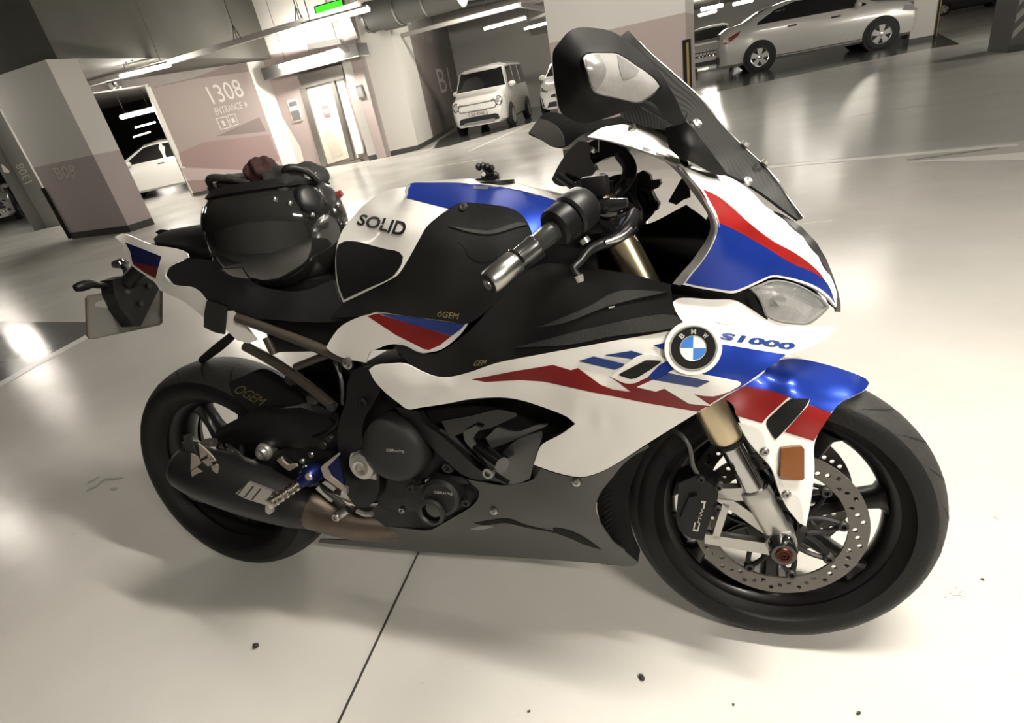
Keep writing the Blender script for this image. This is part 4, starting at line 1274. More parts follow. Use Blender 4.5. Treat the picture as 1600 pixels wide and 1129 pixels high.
# ---------------------------------------------------------------- wheels
def wheel(name, cx, R, w, rs, rim_r, spokes, phase, groove_n, seed, sw, front):
    c = (cx, 0, R)
    wh = lathe(name, c, (0, -1, 0), [(rim_r, -w * .52), (rim_r + .006, -w * .56), (rim_r - .004, -w * .50), (rim_r - .014, -w * .42), (rim_r - .024, -w * .2), (rim_r - .026, 0),
                                     (rim_r - .024, w * .2), (rim_r - .014, w * .42), (rim_r - .004, w * .50), (rim_r + .006, w * .56), (rim_r, w * .52)], RIM, BIKE, 72, 40)
    # tyre: crown, shoulders, side walls
    half = w; prof = [(rim_r - .004, -half * .62), (rim_r + .012, -half * .86), (rs - .018, -half * .985), (rs, -half)]
    nq = 18
    arc = [(rs + (R - rs) * math.cos(a), half * math.sin(a)) for a in np.linspace(-math.pi / 2, math.pi / 2, nq)]
    prof += arc[1:-1] + [(rs, half), (rs - .018, half * .985), (rim_r + .012, half * .86), (rim_r - .004, half * .62)]
    bm = bmesh.new(); add_lathe(bm, c, (0, -1, 0), prof, 96)
    bmesh.ops.recalc_face_normals(bm, faces=bm.faces)
    for f in bm.faces:
        q = f.calc_center_median(); r = math.hypot(q.x - cx, q.z - R)
        f.material_index = 1 if r > rs + (R - rs) * .30 else 0
    ty = mesh_obj('tyre', bm, [TYRE, TREAD], wh, 60)
    # tread sipes: curved dark cuts on both shoulders
    def crown(a, t):     # a around, t across (-1..1)
        s = t * math.pi / 2; r = rs + (R - rs) * math.cos(s) + .0006
        return Vector((cx + r * math.cos(a), half * math.sin(s), R + r * math.sin(a)))
    bm = bmesh.new()
    for k in range(groove_n):
        for g in (-1, 1):
            a0 = 2 * math.pi * (k + (.5 if g > 0 else 0)) / groove_n
            n = 7; L = []; Rr = []
            for j in range(n):
                u = j / (n - 1); t = g * (.12 + .55 * u); a = a0 + .20 * (u ** 1.4) * (1 if front else -1); hw = .013 * math.sin(math.pi * min(max(u, .08), .92))
                L.append(bm.verts.new(crown(a - hw, t))); Rr.append(bm.verts.new(crown(a + hw, t)))
            for j in range(n - 1): bm.faces.new((L[j], L[j + 1], Rr[j + 1], Rr[j]))
    gv = mesh_obj('tread_groove', bm, mat('tread_groove_black', (.004, .004, .004), .8), wh, 60); gv['kind'] = 'stuff'
    # spokes (broad arms that narrow towards the hub) and the hub
    for k in range(spokes):
        a = phase + 2 * math.pi * k / spokes
        ca, sa = math.cos(a), math.sin(a)
        def Pt(r, t, y): return Vector((cx + r * ca - t * sa, y, R + r * sa + t * ca))
        bm = bmesh.new(); rings = []
        for r, ww, th in ((.035, .030, .040), (.09, .020, .028), (rim_r * .62, .016, .022), (rim_r * .84, .019, .022), (rim_r - .022, .034 * sw, .026)):
            rings.append([bm.verts.new(Pt(r, -ww, -th * .6)), bm.verts.new(Pt(r, -ww * .6, -th)), bm.verts.new(Pt(r, ww * .6, -th)), bm.verts.new(Pt(r, ww, -th * .6)),
                          bm.verts.new(Pt(r, ww, th * .6)), bm.verts.new(Pt(r, ww * .6, th)), bm.verts.new(Pt(r, -ww * .6, th)), bm.verts.new(Pt(r, -ww, th * .6))])
        for A, B in zip(rings[:-1], rings[1:]):
            for j in range(8): bm.faces.new((A[j], A[(j + 1) % 8], B[(j + 1) % 8], B[j]))
        bm.faces.new(rings[0]); bm.faces.new(rings[-1]); bmesh.ops.recalc_face_normals(bm, faces=bm.faces)
        mesh_obj('spoke', bm, RIM, wh, 50)
    lathe('hub', c, (0, -1, 0), [(0, -.06), (.03, -.06), (.034, -.05), (.055, -.042), (.058, 0), (.055, .042), (.034, .05), (.03, .06), (0, .06)], RIM, wh, 32)
    return wh


def brake_disc(cx, R, ro, ri, y, nb, phase, hb, parent, g=-1):
    """drilled steel ring, black carrier arms and its bobbins"""
    def circ(r, n, x=0, z=0, a0=0): return [(x + r * math.cos(a0 + 2 * math.pi * k / n), z + r * math.sin(a0 + 2 * math.pi * k / n)) for k in range(n)]
    holes = [circ(ri, 72)]
    rm = (ro + ri) / 2
    for k in range(hb):
        a = 2 * math.pi * k / hb; r = ri + (ro - ri) * (.30, .68, .48)[k % 3]
        holes.append(circ(.0048, 8, r * math.cos(a), r * math.sin(a)))
    Vv, F = tri_patch(circ(ro, 96), 0, holes)
    P = [(cx + x, y, R + z) for x, z in Vv]
    d = mesh_obj('brake_disc', shell_mesh(P, F, .005, (cx, y + g, R)), [DISC, DISC, DISC], parent, 30)
    bm = bmesh.new()
    add_lathe(bm, (cx, y - g * .003, R), (0, g, 0), [(.036, -.010), (.058, -.010), (.062, -.002), (.058, .004), (.036, .004)], 40)
    for k in range(nb):
        a = phase + 2 * math.pi * k / nb
        def Pt(r, t, yy): return (cx + r * math.cos(t), yy, R + r * math.sin(t))
        for sgn in (-1, 1):
            pts = [Pt(.055, a + sgn * .30, y - g * .002), Pt(.080, a + sgn * .19, y - g * .002), Pt(.100, a + sgn * .09, y - g * .002), Pt(.112, a + sgn * .02, y - g * .002)]
            add_tube(bm, pts, [.006, .005, .005, .006], 6)
    cr = mesh_obj('disc_carrier', bm, SATIN, d, 50)
    for k in range(nb):
        a = phase + 2 * math.pi * k / nb
        lathe('bobbin', (cx + .1145 * math.cos(a), y - g * .002, R + .1145 * math.sin(a)), (0, g, 0), [(0, -.006), (.0095, -.006), (.0105, 0), (.0105, .006), (.0085, .009), (.005, .009), (.0045, .003), (0, .003)], ENGINE2, d, 14)
    return d


FW = wheel('front_wheel', WB, RF, .060, .255, .222, 7, math.radians(11.4), 22, 1, 1.0, True)
d1 = brake_disc(WB, RF, .160, .124, -.066, 9, math.radians(4), 54, FW, -1)
d2 = brake_disc(WB, RF, .160, .124, .066, 9, math.radians(4), 54, FW, 1)
RW = wheel('rear_wheel', 0, RR_, .095, .265, .222, 7, math.radians(116), 20, 2, 1.1, False)
rd = brake_disc(0, RR_, .110, .085, -.072, 6, 0.2, 30, RW, -1)
spr = lathe('sprocket', (0, .085, RR_), (0, 1, 0), [(.05, -.004), (.105, -.004), (.110, 0), (.105, .004), (.05, .004)], STEEL, RW, 45)


def subtree(o):
    r = [o]
    for c in o.children: r += subtree(c)
    return r


for o in subtree(FW): steer_it(o)

# ---------------------------------------------------------------- fork, calipers, fender (all turn with the front wheel)
FT, FB = Vector((1.187, 0, .865)), Vector((1.402, 0, .396))     # measured line of the leg
fd = (FB - FT).normalized()
FORK = []
for g in (-1, 1):
    y = .107 * g
    def L(t): return tuple(Vector((FT.x, y, FT.z)) + fd * t)
    leg = lathe('fork_tube', L(0.405), tuple(fd), [(0, 0), (.0215, 0), (.0215, .16), (0, .16)], CHROME, BIKE, 28)
    outer = lathe('fork_outer_tube', L(-.10), tuple(fd), [(0, 0), (.027, 0), (.027, .36), (.0305, .38), (.0305, .488), (.0265, .497), (.0225, .500), (0, .500)], GOLD, BIKE, 32)
    seal = lathe('dust_seal', L(.398), tuple(fd), [(.0225, 0), (.0268, .001), (.0268, .009), (.0225, .012)], BLACK, outer, 28)
    foot = lathe('axle_foot', L(.505), tuple(fd), [(0, 0), (.0275, 0), (.0285, .010), (.0285, .022), (.0265, .030), (.0262, .060), (.0235, .11), (.022, .135), (0, .135)], ALU, BIKE, 28)
    clamp = lathe('axle_clamp', (WB, y + g * .024, RF), (0, -g, 0), [(0, 0), (.026, 0), (.028, .006), (.028, .044), (.026, .05), (0, .05)], ALU, foot, 28)
    FORK += [leg, outer, seal, foot, clamp]
yk = -.107
# caliper bracket: an open triangle of three cast bars, then the black caliper
def bar(name, a, b, w0, w1, material, parent, y=-.118, t=.018):
    A = bp(a[0], a[1], y); B = bp(b[0], b[1], y); d = (B - A) / np.linalg.norm(B - A); n = np.array([-d[2], 0, d[0]])
    q = [A - n * w0, B - n * w1, B + n * w1, A + n * w0]
    return prism(name, [tuple(p) for p in q], (0, t, 0), material, parent, 0)


fr = FORK[3]
for a, b, w0, w1 in ((zE3((655, 140))[0], zE3((1030, 400))[0], .010, .011), (zE3((705, 190))[0], zE3((635, 410))[0], .0065, .0065), (zE3((570, 410))[0], zE3((1000, 480))[0], .0105, .013), (zE3((650, 130))[0], zE3((830, 130))[0], .012, .014)):
    FORK.append(bar('caliper_bracket', a, b, w0, w1, ALU, fr))
cal = plate_px('brake_caliper', zE3((400, 60), (520, 10), (640, 90), (655, 130), (600, 300), (560, 420), (470, 400), (410, 350), (390, 240), (405, 150)), -.142, .058, SATIN)
FORK.append(cal)
FORK.append(plate_px('caliper_piston_cover', zE3((470, 150), (520, 140), (500, 260), (440, 330), (415, 280)), -.150, .012, ENGINE, cal))
for q in (zE3((545, 172), (577, 174), (565, 222), (555, 222), (564, 184), (548, 182)), zE3((513, 310), (503, 350), (522, 354), (533, 314), (541, 314), (527, 364), (494, 358), (504, 308))):
    FORK.append(plate_px('caliper_emblem', q, -.1445, .002, SILTXT, cal, False))
bl, br, tr, tl = [bp(x, y, -.1448) for x, y in zE3((538, 312), (566, 222), (546, 218), (520, 306))]
FORK.append(text_obj('lettering', 'MW', quad_map(bl, br, tr, tl), SILTXT, cal))
cal2 = mirror_copy(cal, BIKE)
for (x, y) in zE3((545, 30), (655, 80), (650, 215)):
    FORK.append(bolt(x, y, -.143, .007, cal, ENGINE2))
# axle slider: black bobbin with a copper end
sl_ = lathe('axle_slider', (WB, -.126, RF), (0, -1, 0), [(0, 0), (.019, 0), (.0245, .006), (.0250, .026), (.021, .036), (0, .036)], GLOSSB, BIKE, 28)
FORK += [sl_, lathe('slider_ring', (WB, -.1625, RF), (0, -1, 0), [(.0075, 0), (.0150, 0), (.0135, .003), (.0085, .003)], COPPER, sl_, 28),
         lathe('slider_bolt', (WB, -.1605, RF), (0, -1, 0), [(0, 0), (.0075, 0), (.0065, .004), (.003, .004), (.003, .002), (0, .002)], mat('copper_bolt', (.05, .016, .012), .3, metal=.9), sl_, 18)]
FORK.append(lathe('wheel_axle', (WB, -.10, RF), (0, 1, 0), [(0, 0), (.012, 0), (.012, .2), (0, .2)], STEEL, FW, 20))
# brake hose and its bracket
FORK.append(tube_px('brake_hose', [zE1((470, 590, -.09))[0], zE1((560, 640, -.12))[0], zE1((625, 740, -.13))[0], zE1((650, 880, -.13))[0], zE1((690, 960, -.13))[0]], .0045, mat('grey_hose', (.07, .07, .068), .4), None, 8))
FORK.append(tube_px('sensor_cable', [zE3((370, 250, -.09))[0], zE3((395, 250, -.12))[0], zE3((440, 300, -.13))[0]], .0035, BLACK, None, 6))

# fender
fo = zE((530, 62, -.060), (570, 48, -.028), (612, 46, -.004), (665, 46, -.002), (760, 65, -.001), (850, 93, -.001), (905, 117, 0.0), (919, 133, 0.002), (905, 157, -.030), (860, 182, -.060), (812, 206, -.074), (785, 238, -.085), (722, 345, -.098), (720, 450, -.105), (707, 560, -.112), (690, 650, -.116),
        (672, 640, -.117), (620, 580, -.122), (590, 520, -.124), (562, 440, -.125), (520, 390, -.125), (480, 340, -.124), (452, 272, -.120), (428, 215, -.112), (398, 190, -.108), (455, 148, -.095))
fin = zE((700, 120, -.060), (800, 130, -.040), (640, 110, -.072), (560, 160, -.092), (600, 250, -.105), (650, 330, -.108), (860, 125, -.026), (640, 450, -.115), (540, 240, -.103))
fend = panel('front_fender', fo, WHITE, BIKE, fin, .003, 7, True, False, 'fender')
fob = [fend]
fob.append(decal('blue_flash', zE((555, 62), (612, 48), (665, 47), (760, 66), (850, 94), (905, 118), (918, 133), (904, 156), (860, 181), (812, 205), (785, 236), (778, 238), (700, 210), (706, 190), (640, 189), (626, 182), (600, 172), (462, 147), (540, 95)), BLUE, 'fender', fend, .0018, True, 7))
fob.append(decal('red_stripe', zE((458, 148), (600, 172), (628, 184), (548, 258), (532, 278), (438, 250), (428, 215), (398, 191)), RED, 'fender', fend, .0018, True, 7))
fob.append(decal('red_stripe', zE((700, 213), (782, 241), (718, 342), (614, 310)), RED, 'fender', fend, .0018, False, 7))
fob.append(decal('air_slot', zE((638, 191), (703, 191), (692, 214), (600, 318), (580, 338), (566, 318), (548, 282), (550, 268), (580, 238)), MATTE, 'fender', fend, .0018, True, 7))
fob.append(decal('fender_strut', zE((446, 276), (470, 282), (520, 300), (540, 330), (548, 372), (566, 440), (592, 470), (620, 520), (640, 530), (664, 545), (684, 640), (668, 640), (620, 580), (592, 520), (565, 440), (522, 390), (480, 340)), mat('cast_white', (.60, .59, .56), .35), 'fender', fend, .004, True, 9))
rf = decal('amber_reflector', zE((603, 370), (640, 364), (676, 362), (684, 372), (684, 478), (676, 484), (604, 480), (597, 472), (602, 420)), AMBER, 'fender', fend, .010)
fob.append(rf)
for (x, y) in zE((541, 378), (619, 531)):
    p = SURF['fender'](x, y, .004); fob.append(lathe('bolt', tuple(p), (0, -1, 0), [(0, 0), (.0078, 0), (.0078, .004), (.006, .006), (.0032, .006), (.003, .002), (0, .002)], STEEL, fend, 16))
fm = mirror_copy(fend, BIKE)
bpn = bp(*zE((678, 648))[0], -.110); fob.append(lathe('strut_pin', tuple(bpn), (0, -1, 0), [(0, 0), (.006, 0), (.006, .012), (0, .012)], ENGINE2, fend, 12))
for o in FORK:
    if o.name.split('.')[0] in ('axle_slider', 'slider_ring', 'slider_bolt', 'wheel_axle', 'axle_clamp'): steer_it(o)
# fender pieces and mirrored fender were measured in place: only the mirrored ones need no turning
# triple clamps
for z_, nm in ((-.055, 'top_clamp'), (.16, 'lower_clamp')):
    c = Vector((FT.x, 0, FT.z)) + fd * z_
    steer_it(block(nm, (c.x - .045, -.142, c.z - .016), (c.x + .045, .142, c.z + .016), SATIN, None, .012, None))

# ---------------------------------------------------------------- main side fairing (white with the striped lettering)
so = [(576.6, 577.5, -.190), (585, 571, -.192), (606, 568.5, -.195), (630.7, 567.7, -.198), (657, 579, -.205), (676.5, 587, -.210), (702.8, 588.5, -.216), (735.5, 580.8, -.224), (774, 567.5, -.230), (849, 552.6, -.237),
      (960.5, 532, -.244), (1035, 519, -.243), (1060, 513, -.242), (1069, 506, -.241), (1060, 492.7, -.236), (1049, 474, -.226), (1060, 466, -.222), (1110, 467.6, -.208), (1147.7, 469, -.196), (1169.6, 480, -.186), (1197.7, 499, -.176), (1213.4, 508, -.170),
      (1260, 509.5, -.146), (1297.8, 510, -.122), (1301.5, 515, -.121), (1294.7, 525.5, -.128), (1263, 542.7, -.160), (1229, 555, -.192), (1157.7, 604.7, -.230), (1090.8, 643.8, -.236), (1012.6, 692, -.232), (960.5, 725.6, -.224), (938, 737, -.219),
      (912, 744.5, -.214), (893.5, 743.5, -.212), (860, 735, -.210), (834, 725.6, -.208), (843, 699.6, -.214), (847, 694, -.215), (878.6, 677, -.226), (899, 662, -.234), (886, 651, -.234), (849, 636, -.228), (811.6, 624.4, -.224), (782, 620.7, -.221), (737, 623, -.217),
      (700, 630, -.210), (657, 636.5, -.202), (637, 639, -.198), (621, 628, -.196), (601, 612, -.193), (585, 594, -.190)]
si = [(1082, 543, -.246), (960, 600, -.250), (1000, 650, -.243), (900, 590, -.246), (800, 595, -.237), (1150, 530, -.222), (940, 655, -.242), (870, 700, -.222), (1190, 545, -.205), (700, 605, -.220), (640, 605, -.206), (1110, 600, -.246), (900, 632, -.2465), (930, 634, -.2475), (958, 639, -.2465), (912, 650, -.2365), (930, 651, -.2375), (952, 653, -.2390), (966, 649, -.2440)]
side = panel('side_fairing', so, WHITE, BIKE, si, .004, 11, True, True, 'side', back=WHITE, label='white side fairing with red and blue stripes')
RDK = mat('dark_red_decal', (0.155, 0.010, 0.010), .35, coat=.25, spec=.3)
decal('red_stripe', zD((100, 303), (260, 272), (440, 242), (515, 264), (545, 255), (640, 325), (690, 345), (772, 357), (686, 293), (745, 318), (795, 312), (838, 296), (1000, 330), (1180, 358), (1050, 438), (930, 418), (800, 395), (690, 372), (600, 355), (480, 328), (400, 311), (300, 305), (160, 313)), RDK, 'side', side, .0014)
decal('blue_flash', zD((865, 158), (945, 142), (1030, 140), (1125, 150), (1420, 198), (1230, 335), (1183, 359), (1000, 331), (836, 297), (890, 240), (945, 215), (935, 192)), BLUE, 'side', side, .0017)
R2 = zE1((445, 118), (500, 90), (760, 136), (1030, 188), (1053, 198), (1052, 212), (1040, 228), (960, 275), (870, 305), (820, 315), (740, 310), (658, 295), (800, 394), (710, 386), (620, 375), (415, 250), (345, 275), (185, 238), (320, 178), (500, 210), (690, 243), (740, 218), (795, 192), (780, 184))
shadow = [(x - .8, y + 1.6) for x, y in R2]
MRN = mat('maroon_shadow_decal', (.075, .012, .014), .3, coat=.6)
decal('letter_shadow', shadow, MRN, 'side', side, .0024)
decal('letter', R2, WHITE, 'side', side, .0032)
decal('letter_counter', zE1((455, 121), (775, 186), (786, 192), (740, 214), (690, 239), (500, 206), (334, 178)), NAVY, 'side', side, .0030)
R1 = zD((680, 290), (700, 276), (800, 203), (860, 198), (905, 212), (935, 216), (890, 240), (838, 285), (800, 312), (770, 320), (742, 318))
decal('letter', R1, WHITE, 'side', side, .0030, True)
decal('letter_counter', zD((714, 284), (730, 273), (830, 222), (862, 222), (896, 225), (890, 234), (850, 262), (790, 298), (765, 301)), GLOSSB, 'side', side, .0040)
decal('letter_counter', zD((550, 225), (610, 206), (740, 238), (735, 248), (700, 262)), NAVY, 'side', side, .0022)
decal('letter_counter', zD((660, 200), (770, 182), (845, 205), (815, 222)), NAVY, 'side', side, .0022)
decal_text('S1000', zA((838, 957), (1208, 1012), (1236, 980), (862, 924)), mat('letter_blue', (.010, .035, .17), .3, coat=.6), 'side', side, .0020, .04, .0)
# roundel
rc_ = np.array(SURF['side'](1082.5, 543)); e1 = np.array(SURF['side'](1092, 543)) - rc_; e2 = np.array(SURF['side'](1082.5, 553)) - rc_
nr = np.cross(e1, e2); nr /= np.linalg.norm(nr)
if nr[1] > 0: nr = -nr
ux = e1 - nr * (e1 @ nr); ux /= np.linalg.norm(ux); uy = np.cross(nr, ux)
if uy[2] < 0: uy = -uy
tilt = math.radians(8)
ux, uy = ux * math.cos(tilt) + uy * math.sin(tilt) * 0, uy
rnd = lathe('roundel', tuple(rc_), tuple(nr), [(0, .0035), (.0325, .0035), (.0335, .0045), (.0352, .0045), (.0362, .002), (.0362, -.006)], [mat('roundel_bezel', (.62, .61, .58), .2, metal=.6)], BIKE, 48, 30)
lathe('roundel_border', tuple(rc_), tuple(nr), [(.036, .0038), (.0425, .0036), (.0430, -.002)], WHITE, rnd, 48)
lathe('roundel_ring', tuple(rc_), tuple(nr), [(.0195, .0040), (.0325, .0040), (.0325, .0048), (.0195, .0048)], GLOSSB, rnd, 48)
for k in range(4):
    bm = bmesh.new(); pts = [rc_ + nr * .0046]
    for j in range(9):
        a = math.pi / 2 * (k + j / 8); pts.append(rc_ + nr * .0046 + (ux * math.cos(a) + uy * math.sin(a)) * .0188)
    bm.faces.new([bm.verts.new(tuple(p)) for p in pts]); mesh_obj('roundel_field', bm, WHITE if k % 2 == 0 else LBLUE, rnd, 0)
lathe('roundel_inner_ring', tuple(rc_), tuple(nr), [(.0186, .0042), (.0198, .0052), (.0202, .0042)], SILTXT, rnd, 48)
for ch, a in (('B', 132), ('M', 90), ('W', 48)):
    a = math.radians(a); rad = ux * math.cos(a) + uy * math.sin(a); tan = ux * math.sin(a) - uy * math.cos(a); c = rc_ + rad * .0258 + nr * .0053
    text_obj('letter', ch, lambda u, v, c=c, rad=rad, tan=tan: c + tan * (u - .5) * .0072 + rad * (v - .5) * .0078, SILTXT, rnd, True)

# ---------------------------------------------------------------- dark carbon panel between tank and side fairing
mo = [(640, 567, -.196), (614, 541, -.190), (628, 539, -.191), (655, 551, -.194), (680, 552, -.197), (702, 541, -.200), (722, 526, -.205), (745, 505, -.207), (769, 477, -.204), (808, 433, -.190), (850, 412, -.176), (920, 418, -.175), (985, 428, -.190),
      (1047.6, 444, -.216), (1050.7, 471, -.226), (1059, 491, -.234), (1069, 503, -.238), (1066, 511, -.240), (1047.6, 516, -.241), (954, 533, -.241), (860, 550, -.235), (774, 568, -.228), (735, 581, -.222), (700, 588.5, -.214), (676, 586.5, -.207), (655, 577, -.202)]
mi_ = [(900, 480, -.208), (960, 490, -.222), (840, 500, -.208), (800, 540, -.216), (720, 560, -.206)]
midp = panel('carbon_side_panel', mo, CARB, BIKE, mi_, .003, 12, True, True, 'mid', label='dark woven carbon panel over the white side fairing')
decal('panel_crease_light', zA((-180, 1000), (300, 880), (560, 835), (640, 848), (668, 878), (600, 905), (300, 945), (100, 985)), carbon('lit_carbon', (.026, .026, .025), (.042, .042, .040), 230, .25), 'mid', midp, .006, True, 12)  # lighter carbon copy paints the light along the ridge
decal('panel_crease_light', zA((-60, 900), (200, 790), (330, 720), (590, 720), (300, 790), (60, 880)), carbon('lit_carbon2', (.030, .030, .029), (.046, .046, .044), 230, .22), 'mid', midp, .004, True, 12)  # second lighter copy, light painted on the upper crease
decal_text('GEM', zC((792, 128), (852, 120), (857, 96), (800, 102)), GOLDTXT, 'mid', midp, .002, False, .2)
for a in (zA((290, 798), (318, 792), (320, 798), (292, 804)), zA((350, 903), (388, 896), (390, 901), (352, 908))):
    decal('edge_clip', a, SILTXT, 'mid', midp, .003)

# ---------------------------------------------------------------- tank: carbon side cover, white shell, grip pad, blue spine
co = z6((668, 292, -.138), (690, 279, -.132), (730, 275, -.128), (780, 278, -.126), (860, 286, -.126), (940, 300, -.126), (1000, 330, -.130), (1035, 372, -.138), (1056, 425, -.150), (1090, 470, -.160), (1130, 540, -.172), (985, 655, -.190), (860, 792, -.205), (735, 880, -.205), (640, 868, -.203), (430, 843, -.197),
        (280, 821, -.190), (230, 835, -.186), (150, 845, -.170), (60, 850, -.150), (75, 800, -.140), (118, 776, -.140), (230, 722, -.160), (330, 672, -.176), (385, 640, -.184), (440, 560, -.182), (490, 470, -.176), (530, 400, -.168), (600, 338, -.152))
ci = z6((650, 480, -.190), (600, 640, -.200), (800, 420, -.165), (760, 640, -.196), (450, 740, -.192), (900, 560, -.188), (700, 350, -.150))
cov = panel('tank_side_cover', co, CARB, BIKE, ci, .003, 11, True, True, 'cover', label='glossy dark carbon cover on the side of the tank')
decal('cover_scoop', z6((690, 470), (780, 455), (850, 470), (900, 500), (890, 560), (800, 575), (740, 540), (720, 500)), mat('scoop_black', (.008, .008, .008), .3, coat=.5), 'cover', cov, .001, True)
decal('cover_crease_light', z6((640, 392), (760, 408), (850, 415), (1000, 372), (1040, 385), (1000, 392), (860, 432), (760, 425)), carbon('lit_crease_carbon', (.03, .03, .029), (.042, .042, .04), 230, .2), 'cover', cov, .004, True)  # lighter carbon paints the light caught by the cover crease
decal_text('ōGEM', z6((585, 845), (692, 860), (696, 828), (590, 815)), GOLDTXT, 'cover', cov, .002, False, .15)
pb_ = SURF['cover'](*z6((715, 300))[0], .001); lathe('bolt', tuple(pb_), (0, -1, .5), [(0, 0), (.009, 0), (.008, .004), (.004, .005), (0, .003)], STEEL, cov, 16)

wo = z6((440, 196, -.060), (390, 203, -.030), (340, 214, -.014), (295, 233, -.004), (250, 263, -.001), (210, 296, -.001), (180, 330, -.003), (145, 370, -.010), (115, 410, -.020), (90, 470, -.040), (78, 540, -.070), (78, 630, -.100), (90, 710, -.122), (116, 776, -.140),
        (230, 722, -.160), (330, 672, -.176), (385, 640, -.184), (440, 560, -.182), (490, 470, -.176), (530, 400, -.168), (600, 338, -.152), (640, 308, -.146), (560, 288, -.130), (432, 255, -.098))
wi = z6((300, 340, -.075), (420, 400, -.150), (250, 440, -.085), (330, 280, -.045), (300, 560, -.150), (200, 620, -.135), (480, 320, -.130), (400, 250, -.070))
tank = panel('fuel_tank', wo, WHITE, BIKE, wi, .004, 10, True, True, 'tank', label='white rear half of the fuel tank')
decal('tank_grip_pad', z6((84, 505), (92, 485), (120, 470), (180, 470), (260, 490), (330, 508), (392, 522), (410, 545), (405, 575), (390, 605), (350, 650), (230, 706), (118, 760), (98, 705), (84, 630), (80, 560)), MATTE, 'tank', tank, .004, True)
decal_text('SOLID', z6((180, 384), (414, 446), (440, 374), (206, 332)), mat('black_lettering', (.008, .008, .008), .3), 'tank', tank, .002, .024, .0)
bo = z6((425, 215, -.082), (432, 196, -.070), (448, 181, -.058), (560, 176, -.050), (700, 177, -.046), (800, 184, -.044), (900, 196, -.046), (1000, 214, -.052), (1100, 240, -.062), (1180, 265, -.072), (1165, 300, -.090), (1110, 420, -.140), (1062, 432, -.150), (1035, 372, -.138), (1000, 330, -.130), (940, 300, -.126), (860, 286, -.126), (780, 278, -.126),
        (730, 275, -.128), (690, 279, -.132), (640, 305, -.140), (560, 285, -.125), (432, 250, -.098))
spine = panel('tank_spine', bo, BLUE, BIKE, z6((700, 225, -.088), (900, 245, -.088), (560, 225, -.088)), .005, 10, True, True, 'spine', label='blue upper panel of the tank')
decal('spine_badge', z6((765, 190), (842, 194), (838, 210), (768, 207)), mat('badge_grey', (.14, .15, .20), .3, metal=.5), 'spine', spine, .002)
decal('spine_cap', z6((428, 214), (434, 194), (449, 183), (452, 190), (440, 205), (438, 235), (430, 246)), SILVER, 'spine', spine, .003)
to = z6((448, 181, -.058), (500, 174, -.030), (560, 168, -.012), (640, 161, -.002), (730, 157, -.001), (850, 163, -.001), (1000, 186, -.001), (1100, 214, -.001), (1185, 250, -.001), (1180, 266, -.072), (1100, 240, -.062), (1000, 214, -.052), (900, 196, -.046), (800, 184, -.044), (700, 177, -.046), (560, 176, -.050))
panel('tank_top', to, mat('tank_top_white', (.50, .49, .46), .3, coat=.6), BIKE, (), .004, 8, False, True, 'ttop')
# phone-holder ball mount on the fuel cap
pc = bp(765, 275, 0.0)
lathe('fuel_cap', tuple(pc + [.01, 0, -.020]), (0, 0, 1), [(0, 0), (.040, 0), (.040, .008), (.034, .011), (0, .011)], SATIN, BIKE, 32)
bm = bmesh.new(); add_box(bm, tuple(bp(762, 280, 0)), (.045, .026, .008), None, .003)
add_tube(bm, [tuple(bp(760, 281, 0)), tuple(bp(756, 268, 0))], [.010, .007], 10, False)
mnt = mesh_obj('ball_mount', bm, BLACK, BIKE)
for q0, q1 in (((745, 261), (757, 259)), ((757, 260), (770, 264)), ((755, 271), (777, 274))):
    a_, b_ = bp(*q0, -.004), bp(*q1, -.004); d_ = b_ - a_; l_ = np.linalg.norm(d_)
    lathe('mount_arm', tuple(a_), tuple(d_ / l_), [(0, -.002), (.006, 0), (.0085, l_ * .3), (.006, l_ * .55), (.0085, l_ * .85), (.005, l_ + .002), (0, l_ + .002)], BLACK, mnt, 12)
lathe('mount_bolt', tuple(bp(755.5, 272, -.018)), (.3, -1, 0), [(0, 0), (.0045, 0), (.004, .003), (0, .003)], SILTXT, mnt, 14)

# ---------------------------------------------------------------- front cowl, its silver edge, lamp
no = zA((650, 94, -.188), (700, 108, -.172), (760, 123, -.155), (830, 136, -.140), (880, 143, -.130), (940, 175, -.118), (1000, 218, -.105), (1080, 300, -.088), (1160, 358, -.075), (1260, 445, -.064), (1340, 545, -.056), (1400, 645, -.050), (1432, 735, -.046), (1428, 800, -.046),
        (1400, 766, -.064), (1370, 738, -.080), (1335, 712, -.098), (1290, 690, -.118), (1240, 672, -.135), (1180, 657, -.152), (1110, 649, -.172), (1040, 678, -.188), (960, 714, -.202), (910, 729, -.212), (840, 720, -.220), (740, 703, -.228), (662, 686, -.228),
        (700, 632, -.232), (740, 588, -.234), (790, 515, -.237), (825, 440, -.238), (834, 400, -.237), (820, 340, -.233), (790, 285, -.226), (750, 212, -.214), (700, 150, -.202))
ni = zA((1000, 450, -.190), (900, 330, -.200), (1100, 560, -.172), (900, 560, -.222), (1200, 520, -.135), (1050, 330, -.150), (1300, 620, -.100), (860, 220, -.172))
nose = panel('front_cowl', no, WHITE, BIKE, ni, .004, 10, True, True, 'nose', label='white front cowl with red and blue flashes')
decal('red_stripe', zA((742, 200), (800, 225), (850, 252), (920, 310), (980, 365), (1040, 415), (1120, 472), (1210, 520), (1290, 575), (1350, 632), (1372, 665), (1310, 622), (1230, 590), (1160, 552), (1080, 502), (1000, 455), (930, 418), (870, 388), (838, 374), (825, 335), (795, 285)), RED, 'nose', nose, .0012, True, 10)
